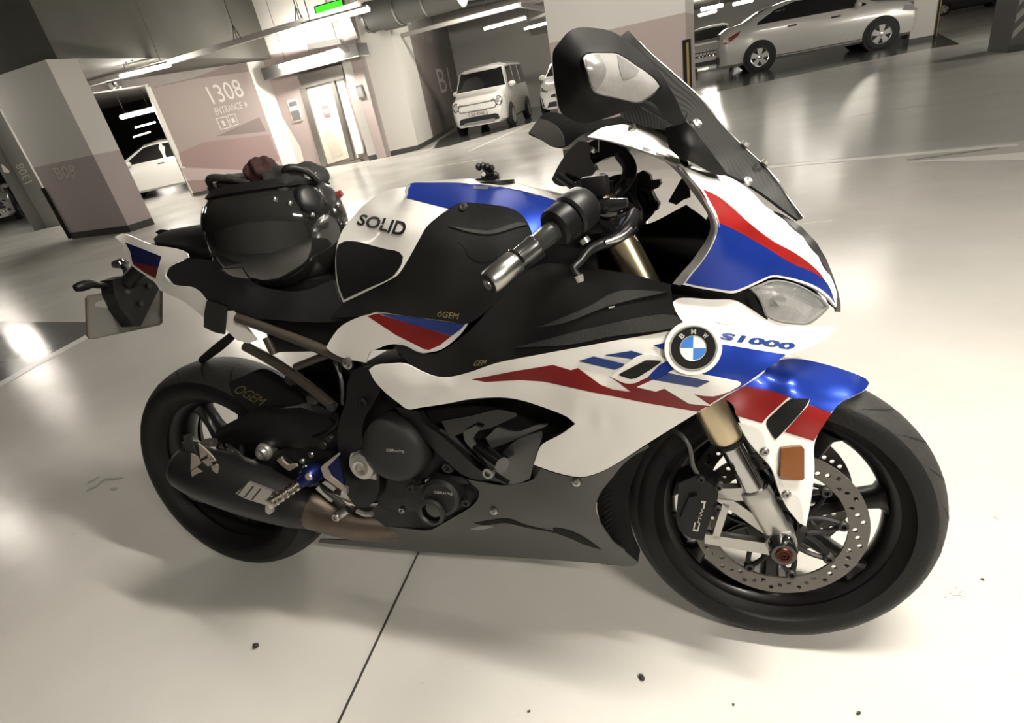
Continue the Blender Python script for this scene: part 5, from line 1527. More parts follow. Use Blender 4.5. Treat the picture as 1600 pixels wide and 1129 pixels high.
decal('blue_flash', zA((838, 374), (870, 388), (930, 418), (1000, 455), (1080, 502), (1160, 552), (1230, 590), (1310, 622), (1372, 665), (1405, 720), (1422, 778), (1400, 748), (1372, 722), (1330, 694), (1290, 676), (1240, 660), (1180, 646), (1110, 638), (1040, 666), (960, 702), (908, 716), (840, 708), (740, 692), (676, 678), (712, 630), (750, 585), (800, 512), (832, 440), (838, 400)), BLUE, 'nose', nose, .0012, True, 10)
eo = zA((390, -6, -.150), (470, 12, -.160), (530, 38, -.170), (590, 62, -.178), (650, 94, -.188), (700, 150, -.202), (750, 212, -.214), (790, 285, -.226), (820, 340, -.233), (834, 400, -.237), (825, 440, -.238), (790, 515, -.237), (740, 588, -.234), (700, 632, -.232), (662, 686, -.228), (640, 688, -.224), (610, 681, -.218), (660, 620, -.220), (705, 570, -.222),
        (750, 505, -.224), (782, 455, -.225), (800, 400, -.224), (793, 355, -.220), (770, 308, -.214), (735, 258, -.206), (695, 205, -.196), (655, 150, -.186), (620, 112, -.176), (570, 70, -.166), (520, 38, -.156), (450, 12, -.146))
panel('cowl_edge', eo, SILVER, BIKE, (), .004, 9, True, True, 'cedge', label='silver grey inner edge of the front cowl')
uo = z3((440, 682, -.100), (480, 655, -.100), (520, 635, -.100), (570, 626, -.098), (620, 622, -.096), (700, 630, -.100), (760, 642, -.106), (805, 665, -.115), (838, 692, -.124), (850, 740, -.150), (900, 790, -.170), (905, 830, -.186), (860, 812, -.180), (800, 782, -.170), (720, 752, -.158), (640, 728, -.142), (560, 705, -.122), (500, 693, -.110))
panel('inner_cowl', uo, WHITE, BIKE, (), .004, 8, True, True, 'inner', label='white inner panel below the windscreen')
pb_ = SURF['inner'](*z3((668, 640))[0], .002); lathe('bolt', tuple(pb_), (-.3, -.6, .6), [(0, 0), (.0075, 0), (.0065, .004), (.003, .005), (0, .003)], STEEL, BIKE, 14)
# black nose keel between the cowl halves
ko = zA((1160, 350, -.070), (1200, 362, -.058), (1250, 392, -.048), (1330, 475, -.034), (1380, 560, -.024), (1412, 640, -.016), (1438, 720, -.010), (1450, 780, -.006), (1450, 822, -.006), (1432, 822, -.030), (1430, 800, -.044), (1432, 735, -.046), (1400, 645, -.050), (1340, 545, -.056), (1260, 445, -.064))
panel('nose_keel', ko, SATIN, BIKE, (), .004, 8, False, True, 'keel')
# headlamp: housing, reflectors, glass
ho = zA((1000, 704, -.196), (1040, 688, -.188), (1110, 662, -.172), (1180, 668, -.155), (1250, 690, -.136), (1310, 722, -.116), (1365, 760, -.094), (1396, 798, -.082), (1365, 832, -.094), (1330, 862, -.106), (1290, 885, -.118), (1230, 886, -.138), (1160, 878, -.158), (1105, 862, -.172), (1075, 840, -.180), (1060, 800, -.184), (1035, 745, -.190))
hi = zA((1200, 780, -.168), (1120, 760, -.186), (1290, 800, -.134))
hs = [(x, y, d + .045) for x, y, d in ho]
hb_ = panel('headlamp_housing', hs, LENSIN, BIKE, [(x, y, d + .05) for x, y, d in hi], .004, 7, True, True, 'hhouse', sa=80)
decal('lamp_reflector', zA((1130, 690), (1200, 688), (1290, 722), (1340, 775), (1370, 805), (1330, 800), (1270, 765), (1200, 735), (1150, 715)), GLOSSB, 'hhouse', hb_, .012, True, 8)
decal('lamp_reflector', zA((1130, 740), (1160, 735), (1180, 760), (1170, 790), (1140, 790), (1125, 770)), CHROME, 'hhouse', hb_, .014, True, 8)
decal('lamp_reflector', zA((1215, 700), (1245, 712), (1262, 736), (1240, 742), (1214, 730)), CHROME, 'hhouse', hb_, .018, True, 8)
hg = panel('headlamp_glass', ho, LENS, BIKE, hi, .003, 8, True, True, 'hglass', back=LENS)
hr = [(x, y) for x, y, d in ho]
def inset(poly, f):
    cx = sum(p[0] for p in poly) / len(poly); cy = sum(p[1] for p in poly) / len(poly); return [(cx + (p[0] - cx) * f, cy + (p[1] - cy) * f) for p in poly]
rim_o, rim_i = smooth_outline(hr), smooth_outline(inset(hr, .93))
Vv, F = tri_patch(rim_o, 0, [rim_i]); P = [SURF['hglass'](x, y, .0015) for x, y in Vv]
mesh_obj('headlamp_rim', shell_mesh(P, F, .006), [mat('lamp_rim_grey', (.16, .16, .155), .3)] * 3, BIKE, 30)
# dark gap pieces behind the lamp and over the beak
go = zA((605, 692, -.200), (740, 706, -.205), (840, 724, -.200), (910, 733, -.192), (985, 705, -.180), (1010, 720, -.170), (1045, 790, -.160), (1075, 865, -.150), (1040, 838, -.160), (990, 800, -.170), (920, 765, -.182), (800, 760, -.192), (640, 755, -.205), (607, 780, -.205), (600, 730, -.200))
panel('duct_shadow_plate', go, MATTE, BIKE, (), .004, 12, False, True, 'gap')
decal('vent_badge', zA((825, 850), (895, 862), (900, 885), (850, 880), (825, 868)), mat('pale_grey_badge', (.55, .54, .52), .35), 'side', side, .0012)

plate_px('cockpit_liner', [(1012, 350), (1072, 320), (1108, 350), (1112, 385), (1070, 440), (1040, 452), (900, 432), (870, 405), (930, 372), (985, 352)], .055, .01, MATTE, None)
# ---------------------------------------------------------------- windscreen and mirrors
wo_ = z3((645, 150, .0), (700, 212, .0), (770, 282, .0), (850, 352, .0), (920, 415, .0), (985, 470, .0), (1060, 555, 0), (1130, 640, .0), (1230, 740, .0), (1330, 830, .0), (1390, 905, 0), (1440, 980, .0), (1520, 1088, -.004), (1495, 1098, -.020), (1440, 1060, -.036), (1370, 1005, -.062), (1300, 955, -.085), (1210, 900, -.112), (1135, 862, -.132),
         (1080, 800, -.142), (1000, 742, -.156), (950, 690, -.160), (900, 650, -.160), (820, 640, -.140), (740, 632, -.120), (660, 610, -.102), (610, 580, -.090), (590, 480, -.085), (585, 380, -.080), (590, 260, -.060), (605, 186, -.020))
wi_ = z3((850, 520, -.095), (1000, 640, -.100), (1150, 780, -.085), (760, 400, -.070), (1300, 920, -.060))
scr = panel('windscreen', wo_, CARBW, BIKE, wi_, .004, 10, True, True, 'screen', back=CARBW, label='dark carbon patterned windscreen')
for x, y in z3((985, 620), (1238, 908)):
    p = SURF['screen'](x, y, .001); lathe('screen_bolt', tuple(p), (.5, -.6, .5), [(0, 0), (.0085, 0), (.0075, .004), (.004, .006), (0, .004)], ALU, scr, 14)
for x, y in z3((1325, 830), (1225, 738)):
    p = SURF['screen'](x, y, .001) + np.array([0, .0, .004]); lathe('screen_bolt', tuple(p), (.6, 0, .8), [(0, 0), (.0075, 0), (.0065, .006), (0, .006)], ALU, scr, 14)
tube_px('edge_glint_bead', z3((700, 212, -.001), (770, 282, -.001), (850, 352, -.001), (985, 472, -.001), (1060, 557, -.001), (1130, 642, -.001), (1230, 742, -.001), (1330, 832, -.001), (1390, 907, -.001), (1440, 982, -.001), (1518, 1086, -.004)), .0022, mat('edge_glint_metal', (.35, .35, .34), .12, metal=.8), scr, 8)  # metallic bead added to give the screen edge its highlights
# right mirror
mo_ = z3((268, 262, -.372), (283, 232, -.372), (305, 205, -.370), (332, 172, -.366), (362, 148, -.360), (395, 138, -.352), (425, 136, -.346), (480, 140, -.336), (540, 150, -.328), (585, 168, -.322), (640, 208, -.316), (700, 255, -.312), (760, 310, -.308), (800, 355, -.304), (840, 420, -.300), (870, 470, -.292), (895, 520, -.282), (915, 570, -.268), (932, 604, -.256),
         (905, 618, -.262), (870, 626, -.272), (845, 615, -.282), (815, 572, -.296), (785, 530, -.306), (760, 508, -.312), (735, 502, -.316), (690, 525, -.322), (640, 550, -.328), (570, 578, -.334), (500, 600, -.340), (455, 612, -.344), (415, 614, -.350), (370, 600, -.358), (335, 582, -.364), (310, 565, -.368), (298, 540, -.370), (285, 470, -.372), (272, 380, -.373))
mi2 = z3((430, 300, -.392), (560, 350, -.372), (420, 470, -.386), (600, 260, -.350), (330, 400, -.384), (700, 400, -.340))
mir = panel('mirror', mo_, MIRB, BIKE, mi2, .055, 9, True, False, 'mirror', back=MIRB, label='right mirror with a clear turn signal')
smm = Surf(list(mo_) + list(mi2))
lens_o = z3((418, 290), (430, 275), (460, 266), (520, 265), (585, 268), (620, 285), (680, 325), (740, 365), (785, 405), (802, 432), (780, 455), (740, 485), (695, 508), (640, 500), (580, 485), (510, 470), (480, 458), (465, 430), (440, 360))
li_ = decal('signal_backing', lens_o, LENSIN, 'mirror', mir, .001, True, 7)
decal('turn_signal_lens', lens_o, LENSF, 'mirror', mir, .006, True, 7, .003)
decal('lens_facet', z3((432, 282), (500, 270), (535, 345), (522, 400), (485, 452), (470, 430), (442, 360)), mat('lens_facet_grey', (.15, .149, .146), .2, coat=.5, var=.3, vscale=30), 'mirror', mir, .0068, True, 7, .001)
decal('lens_facet', z3((590, 275), (630, 300), (700, 350), (690, 372), (620, 400), (600, 340)), mat('lens_facet_grey', (.15, .149, .146), .2), 'mirror', mir, .0068, True, 7, .001)
fr_o = smooth_outline(inset(lens_o, 1.05)); fr_i = smooth_outline(inset(lens_o, .985))
Vv, F = tri_patch(fr_o, 0, [fr_i]); P = [SURF['mirror'](x, y, .003) for x, y in Vv]
mesh_obj('signal_rim', shell_mesh(P, F, .003), [GLOSSB] * 3, mir, 30)
g_ = [smm(x, y) + np.array([-.012, .052, 0]) for x, y in smooth_outline(inset([(p[0], p[1]) for p in mo_[:12]] + [(p[0], p[1]) for p in mo_[25:]], .86))]
# mirror foot on the cowl
fo_ = z3((830, 640, -.190), (870, 626, -.200), (905, 620, -.206), (932, 606, -.210), (975, 648, -.200), (1010, 695, -.190), (1060, 760, -.180), (1100, 815, -.170), (1128, 852, -.158), (1134, 868, -.154), (1112, 876, -.158), (1060, 862, -.172), (980, 820, -.186), (900, 778, -.196), (855, 742, -.196), (838, 700, -.192))
panel('mirror_foot', fo_, mat('foot_grey_black', (.009, .009, .0088), .55, spec=.25), BIKE, z3((960, 740, -.212),), .030, 9, True, False, 'mfoot', back=SATIN)
# left mirror: its carbon arm and grey shell show behind the right one
lo_ = z3((200, 590, .300), (225, 565, .300), (270, 560, .296), (340, 575, .285), (450, 600, .265), (560, 590, .24), (700, 560, .205), (820, 575, .17), (820, 620, .17), (640, 618, .21), (520, 632, .23), (440, 660, .245), (390, 690, .26), (330, 735, .275), (270, 735, .280), (210, 700, .290), (150, 672, .300), (145, 664, .300))
lm = panel('mirror', lo_, CARBW, BIKE, z3((300, 640, .278),), .05, 9, True, False, 'lmir', back=SATIN, label='left mirror on a carbon arm seen past the right one')
decal('mirror_shell', z3((148, 662), (200, 592), (250, 605), (295, 640), (320, 685), (325, 730), (270, 733), (210, 698)), mat('shell_grey', (.055, .053, .048), .35), 'lmir', lm, .003, True)

# ---------------------------------------------------------------- tail and seats
to_ = z5((253, 448, -.060), (275, 436, -.058), (292, 430, -.056), (340, 446, -.070), (440, 486, -.092), (560, 506, -.108), (615, 530, -.116), (622, 550, -.118), (560, 574, -.114), (522, 600, -.110), (505, 640, -.110), (512, 664, -.112), (560, 690, -.118), (650, 702, -.124), (690, 738, -.126), (716, 772, -.126), (700, 852, -.120), (600, 772, -.108), (490, 716, -.092), (440, 662, -.086), (340, 592, -.072), (308, 540, -.066), (290, 482, -.062))
tail = panel('tail_cowl', to_, WHITE, BIKE, z5((460, 560, -.104), (600, 720, -.120)), .003, 9, True, True, 'tail', label='white tail cowl with a blue and red flash')
decal('blue_flash', z5((305, 475), (380, 503), (485, 545), (470, 602), (340, 570), (330, 520)), mat('shaded_tail_blue', (.007, .012, .065), .35, coat=.3), 'tail', tail, .0012, False, 9)  # blue darkened in colour for the shade at the tail
decal('red_stripe', z5((340, 570), (470, 602), (458, 656), (400, 626), (345, 585)), mat('shaded_tail_red', (.11, .009, .009), .35, coat=.3), 'tail', tail, .0012, False, 9)  # red darkened likewise, the tail's shade put into the colour
sideo = z5((512, 640, -.112), (525, 604, -.112), (562, 580, -.115), (640, 556, -.118), (690, 560, -.118), (780, 580, -.120), (1000, 700, -.135), (1200, 715, -.140), (1345, 660, -.130), (1385, 775, -.140), (1460, 815, -.150), (1500, 835, -.158), (1420, 850, -.155), (1330, 872, -.150), (1180, 872, -.145), (1000, 858, -.140), (900, 862, -.135), (850, 812, -.132), (800, 815, -.130), (720, 768, -.126), (675, 716, -.124), (560, 692, -.117))
panel('seat_side_panel', sideo, mat('seat_side_black', (.010, .010, .011), .5), BIKE, z5((900, 720, -.146), (1150, 800, -.150)), .006, 12, True, True, 'sside')
# cushions
def cushion(name, rows, parent=None, material=MATTE):
    """rows: (x, z_side, z_top, half width): rounded upholstered surface with an underside"""
    bm = bmesh.new(); R = []
    for x, zs, zt, w in rows:
        r = []
        for t in np.linspace(-1, 1, 13):
            r.append(bm.verts.new((x, t * w, zs + (zt - zs) * (1 - abs(t) ** 2.6))))
        r += [bm.verts.new((x, w * .9, zs - .03)), bm.verts.new((x, -w * .9, zs - .03))]
        R.append(r)
    n = len(R[0])
    for A, B in zip(R[:-1], R[1:]):
        for k in range(n): bm.faces.new((A[k], A[(k + 1) % n], B[(k + 1) % n], B[k]))
    bm.faces.new(R[0]); bm.faces.new(list(reversed(R[-1]))); bmesh.ops.recalc_face_normals(bm, faces=bm.faces)
    return mesh_obj(name, bm, material, parent or BIKE, 50)


cushion('pillion_seat', [(-.02, .985, .998, .045), (.02, .978, 1.004, .075), (.10, .968, 1.006, .098), (.20, .955, .998, .112), (.28, .935, .975, .118), (.32, .900, .930, .118)])
cushion('rider_seat', [(.28, .790, .835, .110), (.34, .792, .822, .125), (.44, .798, .824, .128), (.54, .808, .835, .120), (.62, .815, .850, .100), (.68, .83, .89, .080)])
block('seat_base', (.10, -.095, .80), (.62, .095, .86), SATIN, None, .02)
block('tail_core', (-.06, -.05, .93), (.20, .05, .975), SATIN, None, .015)
# white lug under the seat, luggage strap
panel('seat_lug', z5((805, 814, -.130), (850, 815, -.130), (892, 880, -.130), (962, 964, -.128), (920, 980, -.126), (862, 962, -.126), (800, 902, -.128)), WHITE, BIKE, (), .006, 12, False, False, 'lug')
panel('luggage_strap', z5((712, 768, -.134), (760, 778, -.136), (812, 800, -.138), (806, 860, -.138), (800, 934, -.136), (755, 925, -.134), (698, 898, -.132), (700, 830, -.133)), mat('webbing_black', (.012, .012, .012), .7, bump=.3, bscale=500), BIKE, (), .004, 12, True, False, 'strap')
plate_px('dark_filler', [(452, 578), (500, 556), (560, 572), (548, 640), (505, 662), (446, 612)], .02, .01, MATTE, None)  # added dark sheet hiding the bright floor behind the rails
tube_px('strap_tail', [z5((690, 1062, -.02))[0], z5((770, 1000, -.06))[0], z5((835, 945, -.11))[0]], [.010, .012, .010], MATTE)
# tail bracket, plate, signals (rear end, behind the tail cowl)
PX0 = -.245
def plate_at(name, pix, x0, th, material, parent=None, smooth=False):
    q = [tuple(bx(a[0], a[1], x0)) for a in (smooth_outline(pix) if smooth else pix)]
    bm = bmesh.new(); add_prism(bm, q, (-th, 0, 0)); return mesh_obj(name, bm, material, parent or BIKE, 0)


PLG = mat('plate_back_grey', (.13, .127, .112), .45, metal=.3, var=.2, vscale=20)
npl = plate_at('number_plate', zF((495, 492), (500, 478), (640, 456), (900, 440), (922, 455), (922, 630), (905, 640), (540, 718), (515, 718), (508, 700)), PX0, .003, PLG)
plate_at('plate_rim', zF((508, 488), (512, 712), (520, 718), (540, 718), (908, 640), (920, 628), (920, 455), (926, 452), (926, 634), (908, 648), (540, 726), (516, 724), (500, 706), (494, 492)), PX0 + .004, .008, mat('plate_rim_brown', (.09, .075, .055), .5), npl)
plate_at('plate_stain', zF((545, 520), (600, 500), (660, 505), (650, 545), (590, 550), (540, 540)), PX0 + .0012, .001, mat('plate_stain_grey', (.16, .155, .14), .6), npl, True)
pbk = plate_at('plate_bracket', zF((640, 390), (720, 365), (830, 372), (880, 400), (905, 440), (800, 655), (765, 655), (690, 560), (650, 470)), PX0 + .05, .05, SATIN)
for x, y in zF((722, 458), (800, 525), (845, 425)):
    p = bx(x, y, PX0 + .052); lathe('bolt', tuple(p), (1, 0, 0), [(0, 0), (.008, 0), (.007, .004), (0, .005)], ENGINE2, pbk, 12)
tube('plate_arm', [(-.08, 0, .95), (PX0 + .05, -.02, .88)], .022, SATIN, BIKE, 10, False)
for nm, pts in (('right', [(645, 418), (560, 420), (520, 412), (470, 425), (430, 438)]), ('left', [(720, 360), (715, 330), (700, 300), (690, 285)])):
    P = [tuple(bx(*zF(q)[0][:2], PX0 + (.02 if nm == 'right' else -.02))) for q in pts]
    tube('turn_signal', P, [.008, .009, .012, .014, .010][:len(P)], BLACK if nm == 'right' else GLOSSB, BIKE, 10)
p = bx(*zF((685, 300))[0][:2], PX0 - .02)
bm = bmesh.new(); r = bmesh.ops.create_icosphere(bm, subdivisions=2, radius=.022)
for v in bm.verts: v.co = Vector((v.co.x * .8, v.co.y * 1.1, v.co.z * .7)) * (1 + .18 * math.sin(v.co.x * 400) * math.sin(v.co.z * 300)) + Vector(tuple(p))
mesh_obj('wrapped_signal', bm, GLOSSB, BIKE, 20)

# ---------------------------------------------------------------- frame, white seat-rail cover
ao = z6((30, 1000, -.165), (50, 965, -.166), (80, 920, -.168), (110, 890, -.170), (160, 862, -.175), (232, 836, -.182), (285, 822, -.186), (430, 840, -.193), (600, 862, -.198), (740, 880, -.201), (705, 930, -.200), (645, 985, -.197), (600, 1012, -.195), (548, 1024, -.193), (500, 1028, -.191), (430, 998, -.188), (390, 984, -.187), (345, 985, -.185), (290, 1005, -.182), (250, 1022, -.180), (238, 1045, -.180), (230, 1076, -.178), (150, 1060, -.172), (95, 1044, -.168), (50, 1018, -.165))
rail = panel('frame_cover', ao, WHITE, BIKE, (), .004, 10, True, True, 'rail', label='white frame cover with a red and blue wedge')
decal('red_stripe', z6((236, 843), (285, 831), (460, 885), (655, 944), (600, 988), (545, 1012), (520, 1008), (470, 982), (380, 938), (300, 885)), RED, 'rail', rail, .0012, False, 10)
decal('blue_flash', z6((292, 829), (440, 847), (726, 884), (700, 912), (658, 942), (460, 884)), mat('mid_blue_decal', (.015, .04, .22), .3, coat=.6), 'rail', rail, .0013, False, 10)
tube_px('seat_rail', [z5((870, 850, -.135))[0], z5((1100, 935, -.142))[0], z5((1300, 1015, -.150))[0], z5((1440, 1075, -.158))[0]], .0125, BRONZE)
disc_px('rail_end', *z5((1425, 1075, -.170))[0], [(0, 0), (.013, 0), (.013, .008), (.008, .009), (.006, .003), (0, .003)], STEEL, None, 18)
tube_px('seat_rail', [zB((560, 32, -.120))[0], zB((700, 110, -.128))[0], zB((850, 215, -.136))[0], zB((985, 325, -.142))[0]], .0120, BRONZE)
tube_px('rail_brace', [zB((660, -10, -.130))[0], zB((700, 70, -.130))[0]], .010, BRONZE)
tube_px('rail_brace', [zB((800, 132, -.130))[0], zB((960, 70, -.146))[0]], .009, BRONZE)
disc_px('rail_end', *zB((980, 318, -.150))[0], [(0, 0), (.010, 0), (.010, .01), (0, .01)], ENGINE2, None, 16)
# hidden bodies: airbox, engine, radiator, inner fairing in dark plastic so that nothing shines through
block('airbox', (.66, -.105, .66), (1.14, .105, .93), SATIN, None, .04)
block('engine_block', (.56, -.150, .30), (.98, .150, .66), ENGINE, None, .03)
block('cylinder_head', (.80, -.16, .52), (1.06, .16, .72), ENGINE, None, .03)
block('subframe_core', (.30, -.085, .68), (.66, .085, .80), SATIN, None, .02)
bm = bmesh.new(); add_box(bm, (1.085, 0, .55), (.035, .36, .30), Matrix.Rotation(.18, 3, 'Y'), .006)
rad = mesh_obj('radiator', bm, ENGINE, BIKE)
bm = bmesh.new()
for k in range(16): add_box(bm, (1.108 + .0, 0, .425 + .017 * k), (.004, .33, .007), Matrix.Rotation(.18, 3, 'Y'))
fins = mesh_obj('radiator_fins', bm, ENGINE2, rad, 0); fins['kind'] = 'stuff'
block('oil_sump', (.60, -.10, .20), (1.0, .10, .32), ENGINE, None, .03)
block('nose_core', (1.18, -.11, .70), (1.42, .11, .80), MATTE, None, .03)
# frame spar and pivot plate (black arc in front of the seat rails)
spo = zC((215, 150, -.178), (300, 125, -.182), (320, 190, -.184), (345, 250, -.186), (300, 330, -.186), (265, 400, -.186), (262, 480, -.186), (290, 540, -.184), (330, 600, -.182), (345, 680, -.178), (330, 760, -.172), (280, 800, -.166), (235, 800, -.164), (190, 740, -.166), (165, 640, -.170), (150, 540, -.174), (145, 430, -.176), (165, 350, -.178), (185, 300, -.178), (190, 220, -.178))
spar = panel('frame_spar', spo, SATIN, BIKE, (), .02, 11, True, True, 'spar')
disc_px('pivot_bolt', *zC((262, 605, -.200))[0], [(.0, .002), (.010, .002), (.012, .010), (.017, .012), (.019, .006), (.030, .004), (.033, -.004), (.033, -.03)], ALU, None, 28)
plate_px('pivot_plate', zC((208, 545), (290, 542), (318, 600), (330, 670), (260, 655), (215, 630), (200, 590)), -.190, .008, ALU, None)
bolt(*zC((262, 305, -.190))[0], .011, spar, MATTE, .003)
# clutch cover, generator cover and their lettering
cc = bp(*zC((435, 505))[0][:2], -.168)
cl = lathe('clutch_cover', tuple(cc), (.10, -1, .06), [(0, .044), (.030, .044), (.052, .042), (.066, .036), (.074, .024), (.078, .006), (.080, -.02)], mat('cover_black', (.011, .011, .011), .55), BIKE, 40)
lq = [bp(x, y, -.2175) for x, y in zC((376, 540), (462, 543), (462, 524), (376, 521))]
text_obj('lettering', 'GBRacing', quad_map(*lq), SILTXT, cl)
plate_px('crankcase_web', zC((380, 640), (480, 650), (520, 680), (470, 750), (420, 760), (385, 720)), -.172, .03, ENGINE, None)
gc = bp(*zC((655, 725))[0][:2], -.160)
gn = lathe('pulser_cover', tuple(gc), (.10, -1, .06), [(0, .034), (.036, .034), (.044, .028), (.047, .012), (.049, -.02)], mat('cover_black', (.011, .011, .011), .55), BIKE, 36)
lq = [bp(x, y, -.1955) for x, y in zC((604, 738), (692, 744), (692, 728), (604, 722))]
text_obj('lettering', 'GBRacing', quad_map(*lq), SILTXT, gn)
disc_px('filler_ring', *zC((600, 815, -.198))[0], [(.0215, 0), (.030, 0), (.032, .006), (.030, .012), (.0245, .014), (.0215, .010)], ENGINE2, None, 30)
disc_px('filler_cap', *zC((600, 815, -.194))[0], [(0, 0), (.0215, 0), (.0215, .006), (0, .008)], GLOSSB, None, 26)
for x, y, r in ((675, 605, .0135), (762, 772, .010), (585, 668, .008), (500, 705, .010), (458, 806, .008)):
    bolt(*zC((x, y, -.172))[0], r, BIKE, STEEL if (x, y) in ((585, 668), (458, 806)) else ENGINE2, .010)
plate_px('lower_engine_plate', zC((340, 790), (440, 765), (520, 760), (560, 860), (640, 870), (700, 800), (760, 770), (820, 745), (800, 790), (700, 850), (600, 905), (540, 900), (330, 890), (290, 830)), -.142, .02, mat('engine_plate', (.016, .016, .016), .6), None)
plate_px('casting_web', zC((520, 700), (560, 690), (640, 660), (735, 655), (780, 690), (740, 690), (660, 680), (580, 720), (550, 730)), -.165, .012, ENGINE2, None)
# slanted dark strut with the frame slider
panel('frame_strut', zC((420, 320, -.180), (530, 345, -.188), (560, 400, -.194), (640, 460, -.200), (720, 530, -.204), (820, 620, -.206), (900, 660, -.206), (960, 690, -.205), (870, 672, -.200), (760, 655, -.194), (640, 560, -.186), (520, 440, -.180), (460, 380, -.178)), SATIN, BIKE, (), .015, 12, True, False, 'fstrut')
panel('side_vent_panel', zC((1116, 436, -.205), (1122, 450, -.206), (1090, 560, -.204), (1062, 664, -.202), (1010, 684, -.200), (950, 690, -.198), (900, 672, -.196), (860, 640, -.196), (930, 610, -.206), (960, 560, -.212), (930, 540, -.210), (1000, 480, -.208)), mat('vent_panel_black', (.020, .020, .020), .22, coat=.8), BIKE, (), .005, 12, True, True, 'vent')
plate_px('duct_floor', zC((560, 330), (700, 320), (980, 275), (1060, 300), (1200, 370), (1221, 400), (1130, 410), (1000, 460), (880, 540), (860, 640), (760, 600), (640, 480)), -.165, .02, MATTE, None)
for q, m_, y in ((zC((640, 390), (800, 360), (905, 335), (1000, 352), (1000, 366), (850, 430), (760, 440), (680, 470)), GLOSSB, -.196), (zC((745, 440), (800, 412), (830, 425), (800, 455), (790, 480), (850, 560), (900, 600), (880, 612), (800, 540), (750, 480)), mat('vent_grey', (.05, .05, .048), .25, coat=.6), -.206),
                 (zC((850, 470), (905, 420), (1000, 440), (1090, 410), (1150, 408), (1080, 440), (960, 490), (880, 520)), mat('vent_grey', (.05, .05, .048), .25, coat=.6), -.200),
                 (zC((630, 430), (680, 450), (760, 520), (850, 600), (840, 628), (760, 590), (680, 520), (640, 470)), mat('vent_dkgrey', (.04, .04, .038), .3, coat=.5), -.192)):
    plate_px('duct_blade', q, y, .006, m_, None)
tube_px('frame_slider', [zC((800, 500, -.19))[0], zC((860, 550, -.215))[0], zC((930, 600, -.245))[0]], [.012, .016, .016], GLOSSB, None, 14)
bolt(*zC((868, 630, -.206))[0], .0135, BIKE, STEEL, .010)
# bellypan
bo_ = [(1012.6, 694, -.214), (1014, 699, -.214), (990, 712, -.214), (975, 724, -.212), (955, 748, -.205), (938, 770, -.198), (931, 789, -.194), (932, 802, -.190), (938, 816, -.184), (948, 832, -.174), (960, 848, -.162), (978, 860, -.150), (994, 868, -.140), (997, 879, -.132), (990, 884, -.126), (976, 884.5, -.124), (923, 879, -.120), (811, 871, -.112), (700, 864.5, -.104), (650, 861, -.100), (600, 857, -.096), (497, 847, -.092),
       (500, 842, -.100), (548, 842, -.118), (590, 828, -.135), (600, 823, -.142), (657, 828.5, -.150), (672, 828, -.152), (690, 819, -.156), (709, 808, -.160), (739, 789, -.168), (748, 776, -.172), (747, 764, -.174), (738, 757, -.175), (730, 748, -.176), (752, 753, -.182), (782, 758, -.190), (805, 756, -.196), (834, 748, -.202), (845, 731, -.206), (860, 737, -.208), (893, 745, -.210), (912, 746, -.212), (938, 738, -.214), (960, 727, -.215)]
bi_ = [(850, 790, -.200), (900, 830, -.180), (780, 830, -.162), (700, 845, -.132), (850, 850, -.142), (640, 848, -.116)]
bel = panel('bellypan', bo_, PANELG, BIKE, bi_, .003, 11, True, True, 'belly', label='dark grey bellypan')
decal('bellypan_vent', zD((110, 905), (170, 895), (250, 888), (330, 915), (440, 940), (445, 925), (500, 935), (560, 970), (640, 1015), (600, 1005), (500, 965), (440, 945), (330, 925), (240, 905), (150, 915)), MATTE, 'belly', bel, .002, True)
decal('bellypan_vent', zD((440, 928), (500, 935), (580, 972), (640, 1016), (570, 995), (500, 962)), MATTE, 'belly', bel, .0025, True)
decal('bellypan_scuff', zD((90, 930), (150, 915), (195, 918), (160, 930), (110, 934)), mat('scuff_grey', (.20, .20, .19), .6), 'belly', bel, .001, True)
for x, y in ((540, 731), (194, 852)):
    p = SURF['belly'](*zD((x, y))[0][:2], .001); lathe('bolt', tuple(p), (0, -1, .1), [(0, 0), (.0095, 0), (.0085, .004), (.004, .006), (.003, .003), (0, .003)], STEEL, bel, 16)
disc_px('belly_rivet', *zD((660, 1080, -.132))[0], [(0, 0), (.004, 0), (.003, .003), (0, .003)], STEEL, bel, 10)
# dark inside of the bellypan nose with ribs
plate_px('radiator_shroud', [(975, 724), (1012, 697), (985, 760), (978, 800), (985, 850), (997, 878), (978, 862), (950, 835), (936, 808), (933, 786), (942, 764)], -.150, .04, MATTE, None)
rb = bmesh.new()
for k in range(9):
    a = bp(942 + k * .8, 776 + 8 * k, -.160); b = bp(968 - k * .3, 760 + 8 * k, -.140); add_tube(rb, [tuple(a), tuple(b)], .0013, 5, False)
mesh_obj('shroud_ribs', rb, MATTE, BIKE, 0)['kind'] = 'stuff'

# ---------------------------------------------------------------- swingarm, hugger, exhaust, rear set
def taper_box(name, pts, material, parent=None):
    """pts: (x, z, y_out, y_in, half height): chunky arm along measured stations"""
    bm = bmesh.new(); R = []
    for x, z, yo, yi, h in pts:
        R.append([bm.verts.new((x, yo, z - h * .75)), bm.verts.new((x, yo - .0, z + h * .75)), bm.verts.new((x, yo + (yi - yo) * .2, z + h)), bm.verts.new((x, yi - (yi - yo) * .2, z + h)), bm.verts.new((x, yi, z + h * .75)), bm.verts.new((x, yi, z - h * .75)), bm.verts.new((x, yi - (yi - yo) * .2, z - h)), bm.verts.new((x, yo + (yi - yo) * .2, z - h))])
    for A, B in zip(R[:-1], R[1:]):
        for k in range(8): bm.faces.new((A[k], A[(k + 1) % 8], B[(k + 1) % 8], B[k]))
    bm.faces.new(R[0]); bm.faces.new(R[-1]); bmesh.ops.recalc_face_normals(bm, faces=bm.faces)
    return mesh_obj(name, bm, material, parent or BIKE, 40)


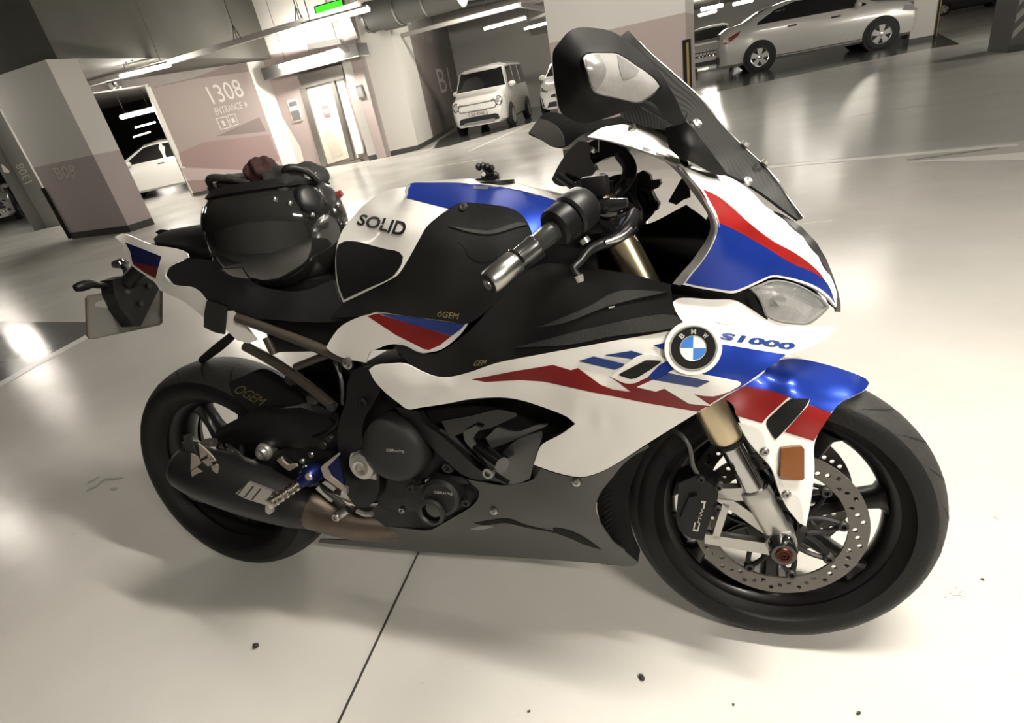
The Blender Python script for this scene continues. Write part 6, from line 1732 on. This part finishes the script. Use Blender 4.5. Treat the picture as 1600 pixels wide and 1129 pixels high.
for g in (-1, 1):
    taper_box('swingarm', [(-.06, RR_, g * .135, g * .108, .030), (.05, RR_ + .005, g * .138, g * .108, .038), (.20, .355, g * .140, g * .108, .052), (.36, .405, g * .140, g * .100, .060), (.50, .435, g * .130, g * .08, .055), (.58, .440, g * .12, g * .0, .045)], SATIN)
lathe('rear_axle', (0, -.15, RR_), (0, 1, 0), [(0, 0), (.012, 0), (.012, .30), (0, .30)], STEEL, BIKE, 18)
nut = lathe('axle_nut', (0, -.135, RR_), (0, -1, 0), [(0, .018), (.010, .018), (.012, .014), (.019, .014), (.021, .010), (.021, 0), (.028, 0), (.028, -.004)], ENGINE2, BIKE, 6)
plate_px('chain_adjuster', zB((285, 750), (330, 680), (400, 690), (470, 700), (470, 740), (380, 780), (300, 762)), -.143, .008, ENGINE2, None)
hug = panel('rear_hugger', zB((478, 205, -.075), (560, 170, -.060), (640, 140, -.045), (720, 170, -.050), (800, 232, -.070), (860, 310, -.090), (905, 372, -.105), (960, 425, -.115), (910, 462, -.120), (865, 470, -.122), (740, 402, -.118), (620, 362, -.112), (545, 315, -.104), (500, 262, -.092)), CARB, BIKE, (), .004, 10, True, False, 'hug', label='carbon rear hugger')
decal_text('OGEM', zB((498, 248), (630, 318), (665, 285), (540, 215)), mat('dim_gold', (.16, .125, .07), .4, metal=.4), 'hug', hug, .002, False, .1)
taper_box('chain_guard', [(.1, .47, -.132, -.10, .02), (.25, .50, -.135, -.10, .05), (.40, .50, -.14, -.09, .06), (.50, .48, -.13, -.09, .045)], SATIN)
# exhaust: collector, link pipe, blunt silencer with a light end plate
tube('link_pipe', [(.64, -.06, .24), (.56, -.105, .238), (.47, -.14, .262), (.38, -.158, .30)], [.040, .043, .046, .052], PIPE, BIKE, 22)
bm = bmesh.new()
add_tube(bm, [(.40, -.155, .292), (.33, -.166, .315), (.22, -.180, .355), (.10, -.190, .395), (.035, -.192, .412)], [.048, .060, .068, .066, .056], 26)
sil = mesh_obj('silencer', bm, mat('silencer_black', (.006, .006, .006), .42), BIKE, 50)
add = bmesh.new(); add_lathe(add, (.035, -.192, .412), (-.95, -.03, .25), [(.056, 0), (.050, .012), (.034, .016), (.030, .004), (.030, -.03), (0, -.03)], 24)
bmesh.ops.recalc_face_normals(add, faces=add.faces); mesh_obj('silencer_cap', add, ENGINE2, sil, 40)
tri = lambda *p: zB(*p)
for q in (tri((335, 495), (385, 540), (372, 555), (345, 570)), tri((385, 540), (410, 568), (395, 575), (378, 560)), tri((300, 545), (330, 560), (345, 592), (320, 612), (298, 625)), tri((352, 580), (400, 558), (418, 580), (392, 586), (398, 600), (380, 606), (366, 592)), tri((300, 628), (325, 612), (352, 632), (330, 640), (305, 655)), tri((395, 606), (420, 595), (430, 605), (425, 640), (405, 628), (398, 612))):
    plate_px('silencer_emblem', q, -.256, .003, mat('emblem_beige', (.30, .26, .22), .4, metal=.4), sil, False)
hs_ = plate_px('heat_shield', zB((512, 735), (575, 680), (690, 725), (660, 770), (655, 790), (560, 760)), -.262, .006, ALU, sil, False)
for k in range(3):
    a = (560 + 34 * k, 686 + 13 * k); plate_px('shield_groove', zB((a[0], a[1]), (a[0] + 6, a[1] + 3), (a[0] - 36, a[1] + 55), (a[0] - 42, a[1] + 52)), -.2635, .002, ENGINE2, hs_, False)
tube_px('silencer_stay', [zB((232, 652, -.20))[0], zB((300, 650, -.20))[0], zB((370, 652, -.20))[0]], .0045, mat('warm_chrome', (.55, .42, .33), .15, metal=1.0), sil, 8, False)
plate_px('silencer_bracket', zB((262, 460), (295, 450), (330, 560), (420, 640), (470, 690), (455, 740), (400, 750), (340, 690), (300, 640), (275, 540)), -.205, .004, ENGINE2, sil)
# hanger bolt
disc_px('silencer_mount', *zB((653, 535, -.135))[0], [(0, .010), (.008, .010), (.009, .018), (.014, .018), (.016, .010), (.022, .008), (.024, 0), (.024, -.02)], ALU, None, 24)
# rear set: blue hub, pegs, plates, pedal
plate_px('rearset_plate', zB((700, 570), (730, 560), (790, 600), (860, 612), (920, 590), (960, 555), (1000, 545), (990, 590), (930, 620), (900, 680), (860, 720), (800, 690), (760, 640)), -.150, .012, BLACK, None)
plate_px('heel_plate', zB((708, 575), (730, 562), (738, 580), (760, 600), (800, 595), (806, 606), (770, 628), (752, 618), (722, 592)), -.158, .006, mat('heel_alu', (.42, .37, .33), .4, metal=.7), None, False)
plate_px('heel_plate', zB((1000, 545), (1003, 555), (948, 612), (966, 652), (1042, 712), (1044, 738), (950, 670), (936, 660), (918, 612), (930, 598)), -.200, .008, mat('heel_alu', (.42, .37, .33), .4, metal=.7), None, False)
plate_px('heel_plate_inner', zB((1000, 556), (1012, 600), (1035, 700), (966, 652), (948, 612)), -.196, .004, BLUEANO, None, False)
disc_px('peg_hub', *zB((862, 655, -.185))[0], [(0, .016), (.012, .016), (.014, .012), (.020, .012), (.024, .006), (.024, -.03)], BLUEANO, None, 26)
disc_px('peg_hub_cap', *zB((862, 655, -.203))[0], [(0, 0), (.010, 0), (.008, .003), (0, .002)], ALU, None, 18)
pa, pe = bp(*zB((812, 690))[0][:2], -.205), bp(*zB((668, 790))[0][:2], -.290)
pd = (pe - pa); Lp = np.linalg.norm(pd); pd /= Lp
prf = [(0, 0), (.013, 0)]
for k in range(6):
    t = Lp * (k + .15) / 6; prf += [(.0135, t), (.0135, t + Lp * .085), (.0100, t + Lp * .10), (.0100, t + Lp * .14)]
prf += [(.013, Lp * .985), (.010, Lp), (0, Lp)]
peg = lathe('foot_peg', tuple(pa), tuple(pd), prf, mat('peg_alu', (.70, .66, .58), .16, metal=1.0), BIKE, 18, 25)
plate_px('peg_tip', zB((655, 790), (690, 788), (690, 825), (672, 836), (655, 822)), -.290, .006, ALU, peg)
tube_px('peg_arm', [zB((812, 690, -.205))[0], zB((862, 655, -.19))[0]], [.013, .016], BLUEANO, None, 14)
for q in ([(893, 712), (905, 705), (978, 762), (972, 776), (960, 772)], [(925, 685), (935, 680), (986, 715), (980, 724)]):
    plate_px('pedal_tread', zB(*q), -.205, .010, ALU, None, False)
tube_px('brake_pedal', [zB((900, 690, -.19))[0], zB((940, 720, -.20))[0], zB((1030, 790, -.21))[0]], .006, ENGINE2, None, 8)
tube_px('pedal_tip', [zB((995, 845, -.215))[0], zB((1050, 810, -.205))[0]], [.011, .010], STEEL, None, 14)
bolt(*zB((994, 846, -.222))[0], .0105, BIKE, STEEL, .006)
tube_px('pedal_lever', [zB((1092, 815, -.20))[0], zB((1130, 832, -.20))[0], zB((1165, 832, -.20))[0]], .006, ALU, None, 8)
for x, y in ((835, 578), (877, 548), (850, 607)):
    bolt(*zB((x, y, -.158))[0], .0075, BIKE, STEEL, .006)
tube_px('brake_line', [zB((870, 468, -.13))[0], zB((940, 452, -.15))[0], zB((1000, 395, -.155))[0], zB((985, 360, -.15))[0]], .0055, BLACK, None, 8)
tube_px('wiring', [zC((130, 100, -.14))[0], zC((165, 200, -.15))[0], zC((170, 310, -.15))[0]], .004, mat('wire_grey', (.08, .08, .075), .4), None, 6)
tube_px('wiring', [zC((155, 110, -.14))[0], zC((158, 200, -.15))[0], zC((172, 290, -.15))[0]], .0035, BLACK, None, 6)
disc_px('reservoir', *zB((785, 185, -.10))[0], [(0, .012), (.014, .012), (.018, .006), (.018, -.02)], ENGINE2, None, 18)
for (x, y, r) in ((880, 285, .017), (935, 500, .015), (965, 470, .014)):
    disc_px('shock_fitting', *zB((x, y, -.13))[0], [(0, .008), (r * .6, .008), (r, .002), (r, -.02)], ENGINE2, None, 14)
tube('shock_absorber', [(.46, 0, .66), (.56, 0, .40)], .030, ENGINE, BIKE, 14, False)
tube('side_stand', [(.52, .13, .30), (.50, .20, .15), (.47, .285, .055)], [.014, .013, .012], SATIN, BIKE, 10)
lathe('stand_foot', (.47, .285, .0565), (0, -math.sin(PHI), -math.cos(PHI)), [(0, -.012), (.012, -.012), (.03, -.004), (.03, .0), (0, .0)], SATIN, BIKE, 18)

# ---------------------------------------------------------------- cockpit and right handlebar
ge, gi = bp(*z6((842, 680))[0][:2], -.372), bp(*z6((1180, 405))[0][:2], -.262)
gd = (gi - ge); Lg = np.linalg.norm(gd); gd /= Lg
GRIPM = mat('grip_dark_metal', (.16, .16, .158), .22, metal=.8)
grip = lathe('grip', tuple(ge + gd * Lg * .40), tuple(gd), [(0, 0), (.0165, 0), (.0165, Lg * .22), (.0175, Lg * .24), (.0175, Lg * .27), (.0165, Lg * .28), (.0165, Lg * .6), (0, Lg * .6)], GRIPM, BIKE, 28)
lathe('bar_weight', tuple(ge), tuple(gd), [(0, -.002), (.0055, -.002), (.006, -.004), (.0085, -.004), (.009, 0), (.016, 0), (.0185, .004), (.0192, Lg * .36), (.0165, Lg * .40)], STEEL, grip, 28)
lathe('bar_weight_face', tuple(ge - gd * .0005), tuple(-gd), [(.0092, 0), (.0165, 0), (.0155, .0015), (.0092, .0015)], BLACK, grip, 26)
lathe('bar_weight_ring', tuple(ge + gd * Lg * .36), tuple(gd), [(.0170, 0), (.0195, .002), (.0195, .006), (.0170, .008)], GLOSSB, grip, 26)
sw0 = ge + gd * Lg * .96
lathe('throttle_drum', tuple(sw0), tuple(gd), [(0, 0), (.026, 0), (.031, .004), (.032, .012), (.032, .030), (.029, .034), (0, .034)], SATIN, BIKE, 30)
sw = lathe('switch_housing', tuple(sw0 + gd * .036), tuple(gd), [(0, 0), (.030, 0), (.034, .004), (.035, .016), (.033, .036), (.027, .044), (0, .044)], mat('switch_black', (.009, .009, .0095), .45), BIKE, 26)
hb0 = sw0 + gd * .08
FTL = lambda t, y: np.array([FT.x, y, FT.z]) + np.array(tuple(fd)) * t
tube('handlebar', [tuple(ge + gd * Lg * .5), tuple(hb0), tuple(FTL(-.03, -.107))], .0115, SATIN, BIKE, 14, False)
lathe('bar_clamp', tuple(FTL(-.055, -.107)), tuple(fd), [(.027, 0), (.036, .002), (.036, .034), (.027, .036)], SATIN, BIKE, 26)
tube('handlebar', [tuple(FTL(-.03, .107)), (1.03, .34, .88)], .0115, SATIN, BIKE, 14, False)
tube('left_grip', [(1.09, .27, .905), (1.03, .345, .877)], .0165, GRIPM, BIKE, 18, False)
# brake lever with its blue-silver screw
mc = bp(*zA((385, 385))[0][:2], -.205)
tube_px('brake_lever', [zA((420, 330, -.19))[0], zA((385, 400, -.235))[0], zA((330, 455, -.26))[0], zA((240, 490, -.285))[0], zA((190, 520, -.305))[0], zA((150, 570, -.325))[0], zA((115, 610, -.34))[0], zA((145, 660, -.35))[0]], [.010, .011, .009, .008, .007, .006, .006, .007], SATIN)
tube_px('lever_edge', [zA((400, 410, -.245))[0], zA((350, 450, -.265))[0], zA((270, 478, -.285))[0]], [.005, .006, .004], STEEL)
tube_px('lever_tip', [zA((140, 640, -.352))[0], zA((152, 672, -.352))[0]], [.007, .005], ALU, None, 10, False)
lathe('lever_screw', tuple(mc), (-.2, -.9, .4), [(0, .010), (.006, .010), (.007, .006), (.0115, .006), (.0125, 0), (.0125, -.01)], mat('blue_silver', (.30, .36, .55), .2, metal=.9), BIKE, 12, 20)
lathe('lever_screw_cap', tuple(mc + [0, -.012, .004]), (-.2, -.9, .4), [(.002, 0), (.005, 0), (.004, .004), (.002, .004)], CHROME, BIKE, 10)
tube_px('lever_pivot', [zA((165, 455, -.235))[0], zA((180, 478, -.235))[0]], .008, ALU, None, 12, False)
mcyl = tube_px('master_cylinder', [zA((225, 300, -.17))[0], zA((300, 310, -.18))[0], zA((390, 290, -.18))[0]], [.016, .018, .012], GLOSSB, None, 14)
block('brake_reservoir', tuple(bp(930, 290, -.17) - [.022, .016, .018]), tuple(bp(930, 290, -.17) + [.022, .016, .016]), BLACK, None, .008)
# instrument screen, its stalk, phone holder, clutter of hoses behind the bar
def card(name, pix, x0, th, material, parent=None, smooth=True):
    q = [tuple(bx(a[0], a[1], x0)) for a in (smooth_outline(pix) if smooth else pix)]
    bm = bmesh.new(); add_prism(bm, q, (th, .0, 0)); bmesh.ops.bevel(bm, geom=list(bm.edges), offset=.002, segments=1, affect='EDGES')
    return mesh_obj(name, bm, material, parent or BIKE, 30)


ph = plate_px('phone_holder', z3((262, 895), (300, 820), (345, 755), (395, 705), (430, 708), (462, 735), (455, 790), (470, 815), (485, 850), (450, 890), (400, 900), (345, 925), (320, 932), (275, 915)), .005, .03, GLOSSB, None)
tube_px('holder_stalk', [z3((440, 800, .03))[0], z3((480, 790, .03))[0], z3((540, 760, .03))[0]], .010, BLACK)
dash = plate_px('instrument_screen', z3((445, 712), (490, 695), (560, 705), (640, 735), (635, 790), (570, 780), (510, 800), (495, 760)), .02, .04, BLACK, None)
tube_px('chrome_rod', [z3((500, 700, -.01))[0], z3((497, 760, -.01))[0]], .003, CHROME, None, 8, False)
tube_px('dash_cable', [z3((610, 770, -.03))[0], z3((650, 830, -.05))[0], z3((640, 900, -.06))[0], z3((590, 960, -.08))[0], z3((540, 1000, -.09))[0]], .013, SATIN, None, 12)
CL = SATIN
for q, y, t in ((z3((370, 940), (385, 905), (440, 900), (500, 880), (520, 895), (600, 870), (660, 880), (690, 900), (690, 1000), (740, 1080), (700, 1129), (560, 1129), (450, 1060), (390, 1000)), -.02, .05),
                (z3((660, 880), (720, 850), (750, 870), (760, 900), (800, 895), (808, 915), (790, 940), (760, 950), (780, 990), (800, 1020), (790, 1050), (740, 1065), (700, 1020)), .03, .04),
                (zA((130, 170), (200, 150), (250, 165), (300, 170), (330, 260), (320, 330), (220, 330), (180, 260)), -.10, .04)):
    plate_px('cockpit_bracket', q, y, t, CL, None)
for pts, r in (([(300, 880, -.02), (400, 950, -.05), (480, 990, -.09), (420, 1060, -.14)], .008), ([(470, 1000, -.06), (560, 930, -.04), (640, 960, -.02), (700, 1060, -.01)], .007), ([(690, 930, .0), (740, 960, .02), (760, 1040, .02), (700, 1110, .0)], .009)):
    tube('brake_hose', [tuple(bp(*z3(p)[0])) for p in pts], r, BLACK, BIKE, 8)
for x, y, yy in ((515, 890, -.02), (430, 1065, -.13)):
    disc_px('hose_banjo', *z3((x, y, yy))[0], [(0, .006), (.006, .006), (.009, .002), (.009, -.01)], ENGINE2, None, 12)
# far mirror stay / cowl stay seen against the floor
plate_px('cowl_stay', zA((588, 272), (655, 155), (690, 170), (700, 250), (665, 262), (630, 288)), .12, .015, SATIN, None, False)

# =====================================================================================================
# THE HELMET lying upside down on the seat
# =====================================================================================================
HELM = empty('helmet', tuple(LEAN @ Vector((.355, -.01, .83))))
tag(HELM, 'glossy black full-face helmet lying upside down on the motorcycle seat', 'helmet')


def hob(name, bm, material, parent=HELM, sm=50):
    """mesh given in bike coordinates around the seat -> local to the helmet"""
    bmesh.ops.recalc_face_normals(bm, faces=bm.faces)
    o = mesh_obj(name, bm, material, parent, sm)
    o.data.transform(Matrix.Translation(-HELM.location) @ LEAN)
    return o


HC = Vector((.352, -.015, .962)); HR = (.178, .140, .142)
HA_ = math.radians(-12)
HB = Vector((math.cos(HA_), math.sin(HA_), 0)); HN = Vector((-math.sin(HA_), math.cos(HA_), 0))


def hpt(th, z, k=1.0):
    """helmet surface: th round the vertical, z in -1..1 (crown down)"""
    rr = max(0.0, 1 - abs(z) ** 2.5) ** (1 / 2.3)
    c, s_ = math.cos(th), math.sin(th)
    r = (abs(c) ** 2.25 + abs(s_) ** 2.25) ** (-1 / 2.25)
    ax = HR[0] * (1.0 + .05 * (c > 0) * c)
    return HC + HB * (c * r * rr * ax * k) + HN * (s_ * r * rr * HR[1] * k) + Vector((0, 0, z * HR[2] * k))


def hpatch(name, t0, t1, z0, z1, material, k0=1.0, k1=1.03, nt=20, nz=12, zf=None):
    bm = bmesh.new(); G = []
    for i in range(nt + 1):
        row = []
        for j in range(nz + 1):
            u, v = i / nt, j / nz; th = t0 + (t1 - t0) * u; z = z0 + (z1 - z0) * v
            if zf: z = zf(u, v)
            row.append((bm.verts.new(hpt(th, z, k1)), bm.verts.new(hpt(th, z, k0))))
        G.append(row)
    for i in range(nt):
        for j in range(nz):
            bm.faces.new((G[i][j][0], G[i + 1][j][0], G[i + 1][j + 1][0], G[i][j + 1][0]))
            bm.faces.new((G[i][j][1], G[i][j + 1][1], G[i + 1][j + 1][1], G[i + 1][j][1]))
    for i in range(nt):
        for j in (0, nz): bm.faces.new((G[i][j][0], G[i][j][1], G[i + 1][j][1], G[i + 1][j][0]))
    for j in range(nz):
        for i in (0, nt): bm.faces.new((G[i][j][0], G[i][j + 1][0], G[i][j + 1][1], G[i][j][1]))
    return hob(name, bm, material)


bm = bmesh.new(); rows = []
zs = [-.985, -.95, -.88, -.78, -.64, -.48, -.3, -.12, .06, .24, .42, .56, .68, .76]
for z in zs: rows.append([bm.verts.new(hpt(2 * math.pi * k / 48, z)) for k in range(48)])
for z, k in ((.79, .96), (.77, .90), (.60, .86), (.2, .86), (-.3, .84), (-.7, .80)): rows.append([bm.verts.new(hpt(2 * math.pi * j / 48, z, k)) for j in range(48)])
for A, B in zip(rows[:-1], rows[1:]):
    for k in range(48): bm.faces.new((A[k], A[(k + 1) % 48], B[(k + 1) % 48], B[k]))
bm.faces.new(list(reversed(rows[0]))); bm.faces.new(rows[-1])
HGL = mat('helmet_gloss_black', (.011, .011, .010), .10, coat=1.0, bump=.04, bscale=14)
hob('shell', bm, HGL)
rd_ = math.radians
# visor: smoked sheet over the side facing the camera, chin side up
hpatch('visor', rd_(-165), rd_(-24), -.25, .60, mat('smoked_visor', (.014, .014, .013), .06, coat=1.0), 1.0, 1.022, 26, 12, lambda u, v: (-.30 + .10 * math.sin(u * math.pi)) + (.86 - .12 * math.sin(u * math.pi)) * v)
hpatch('crown_panel', rd_(-190), rd_(-80), -.86, -.36, mat('helmet_grey_panel', (.05, .05, .048), .2, coat=1.0), 1.0, 1.012, 22, 8, lambda u, v: -.42 - (.44 - .30 * abs(u - .5)) * (1 - v))
hpatch('vent_cover', rd_(-176), rd_(-160), -.50, -.36, mat('vent_pale', (.30, .30, .28), .3), 1.0, 1.025, 5, 4)
hpatch('vent_cover', rd_(-140), rd_(-118), -.60, -.54, GLOSSB, 1.0, 1.03, 5, 3)
hpatch('shell_rim', 0, 2 * math.pi, .66, .78, MATTE, .99, 1.035, 48, 3)
# intercom and visor pivot on the front side
pv = hpt(rd_(-12), .46, 1.0)
bm = bmesh.new(); add_lathe(bm, pv, tuple((pv - HC).normalized()), [(0, .012), (.018, .012), (.028, .009), (.032, .003), (.034, -.01)], 24); hob('visor_pivot', bm, SATIN)
pv2 = hpt(rd_(10), .50, 1.0)
bm = bmesh.new(); add_lathe(bm, pv2, tuple((pv2 - HC).normalized()), [(0, .010), (.014, .0098), (.022, .008), (.027, .005), (.029, .001), (.030, -.01)], 22); ic = hob('intercom', bm, mat('intercom_grey', (.015, .015, .015), .35, coat=.3))
q_ = hpt(rd_(24), .46, 1.08)
bm = bmesh.new(); add_lathe(bm, q_, tuple((q_ - HC).normalized()), [(0, .004), (.007, .003), (.009, -.010)], 14); hob('red_button', bm, mat('dull_red', (.20, .03, .03), .4), ic)
bm = bmesh.new(); add_lathe(bm, hpt(rd_(2), .74, 1.04), (.1, -.2, 1), [(.012, 0), (.019, 0), (.021, .006), (.019, .012), (.012, .012)], 18); hob('pivot_ring', bm, CHROME)
for a, z in ((-30, .42), (-16, .22), (20, .02), (-40, .50)):
    c = hpt(rd_(a), z, 1.03); bm = bmesh.new(); add_lathe(bm, c, tuple((c - HC).normalized()), [(0, .005), (.004, .004), (.006, 0), (.006, -.004)], 10); hob('pivot_screw', bm, STEEL)
# lining and red cloth pushing out of the neck opening
random.seed(3)
def cloth(name, c, r, material, seed, h=1.0):
    bm = bmesh.new(); bmesh.ops.create_icosphere(bm, subdivisions=4, radius=1.0); rnd_ = random.Random(seed); ph = [rnd_.uniform(0, 6) for _ in range(8)]
    for v in bm.verts:
        d = v.co.normalized(); k = 1 + .18 * math.sin(4 * d.x + ph[0]) * math.sin(5 * d.y + ph[1]) + .10 * math.sin(7 * d.x + 5 * d.z + ph[2]) + .04 * math.sin(13 * d.y + 9 * d.x + ph[3])
        v.co = Vector((d.x * r[0], d.y * r[1], d.z * r[2] * h)) * k + c
    return hob(name, bm, material, HELM, 60)


LIN = mat('lining_black', (.012, .012, .012), .85, bump=.4, bscale=120)
cloth('lining', HC + Vector((-.055, 0, .100)), (.095, .085, .044), LIN, 1)
cloth('lining', HC + Vector((.075, -.01, .100)), (.080, .080, .046), LIN, 2)
cloth('red_cloth', HC + Vector((.030, -.030, .132)), (.040, .034, .036), mat('dark_red_cloth', (.030, .009, .009), .9, bump=.4, bscale=90), 5)
bm = bmesh.new(); add_tube(bm, [HC + Vector((-.10, -.06, .11)), HC + Vector((-.07, -.09, .135)), HC + Vector((-.02, -.09, .13)), HC + Vector((.02, -.07, .115))], [.006, .008, .008, .006], 10); hob('chin_strap', bm, LIN)
bm = bmesh.new(); add_tube(bm, [HC + Vector((.11, -.06, .11)), HC + Vector((.13, -.075, .132)), HC + Vector((.155, -.05, .125)), HC + Vector((.17, -.03, .10))], [.006, .007, .007, .006], 10); hob('chin_strap', bm, SATIN)

# =====================================================================================================
# SMALL THINGS ON THE FLOOR
# =====================================================================================================
def scrap(name, px, py, r, label, cat, seed, material, flat=.45):
    c = on_z(px, py); rn = random.Random(seed); bm = bmesh.new(); bmesh.ops.create_icosphere(bm, subdivisions=2, radius=1)
    for v in bm.verts:
        d = v.co.normalized(); k = .75 + .5 * rn.random()
        v.co = Vector((d.x * r * k, d.y * r * .6 * k, (d.z * flat + flat) * r * k))
    zmin = min(v.co.z for v in bm.verts)
    for v in bm.verts: v.co.z -= zmin
    o = mesh_obj(name, bm, material, None, 25); o.location = (c[0], c[1], .0015); o.rotation_euler = (0, 0, rn.random() * 6)
    return tag(o, label, cat)


GR = mat('scrap_dark', (.03, .028, .025), .6)
scrap('paper_scrap', 401, 1012, .0085, 'tiny dark crumpled scrap left of the floor joint below the rear wheel', 'scrap', 1, GR, .8)
scrap('leaf_scrap', 1003, 1060, .0085, 'tiny curled dark leaf on the pale floor below the bellypan', 'leaf', 2, GR, .4)
scrap('grit', 1341, 1115, .0045, 'tiny dark crumb on the floor below the front wheel', 'crumb', 3, GR)
scrap('grit', 827, 1112, .0035, 'tiny dark crumb on the floor near the bottom edge, left of the others', 'crumb', 4, GR)
scrap('grit', 1535, 906, .0035, 'tiny speck on the floor to the right of the front tyre', 'crumb', 5, GR)
scrap('grit', 1146, 1101, .0030, 'tiny speck on the floor below the front tyre', 'crumb', 6, GR)
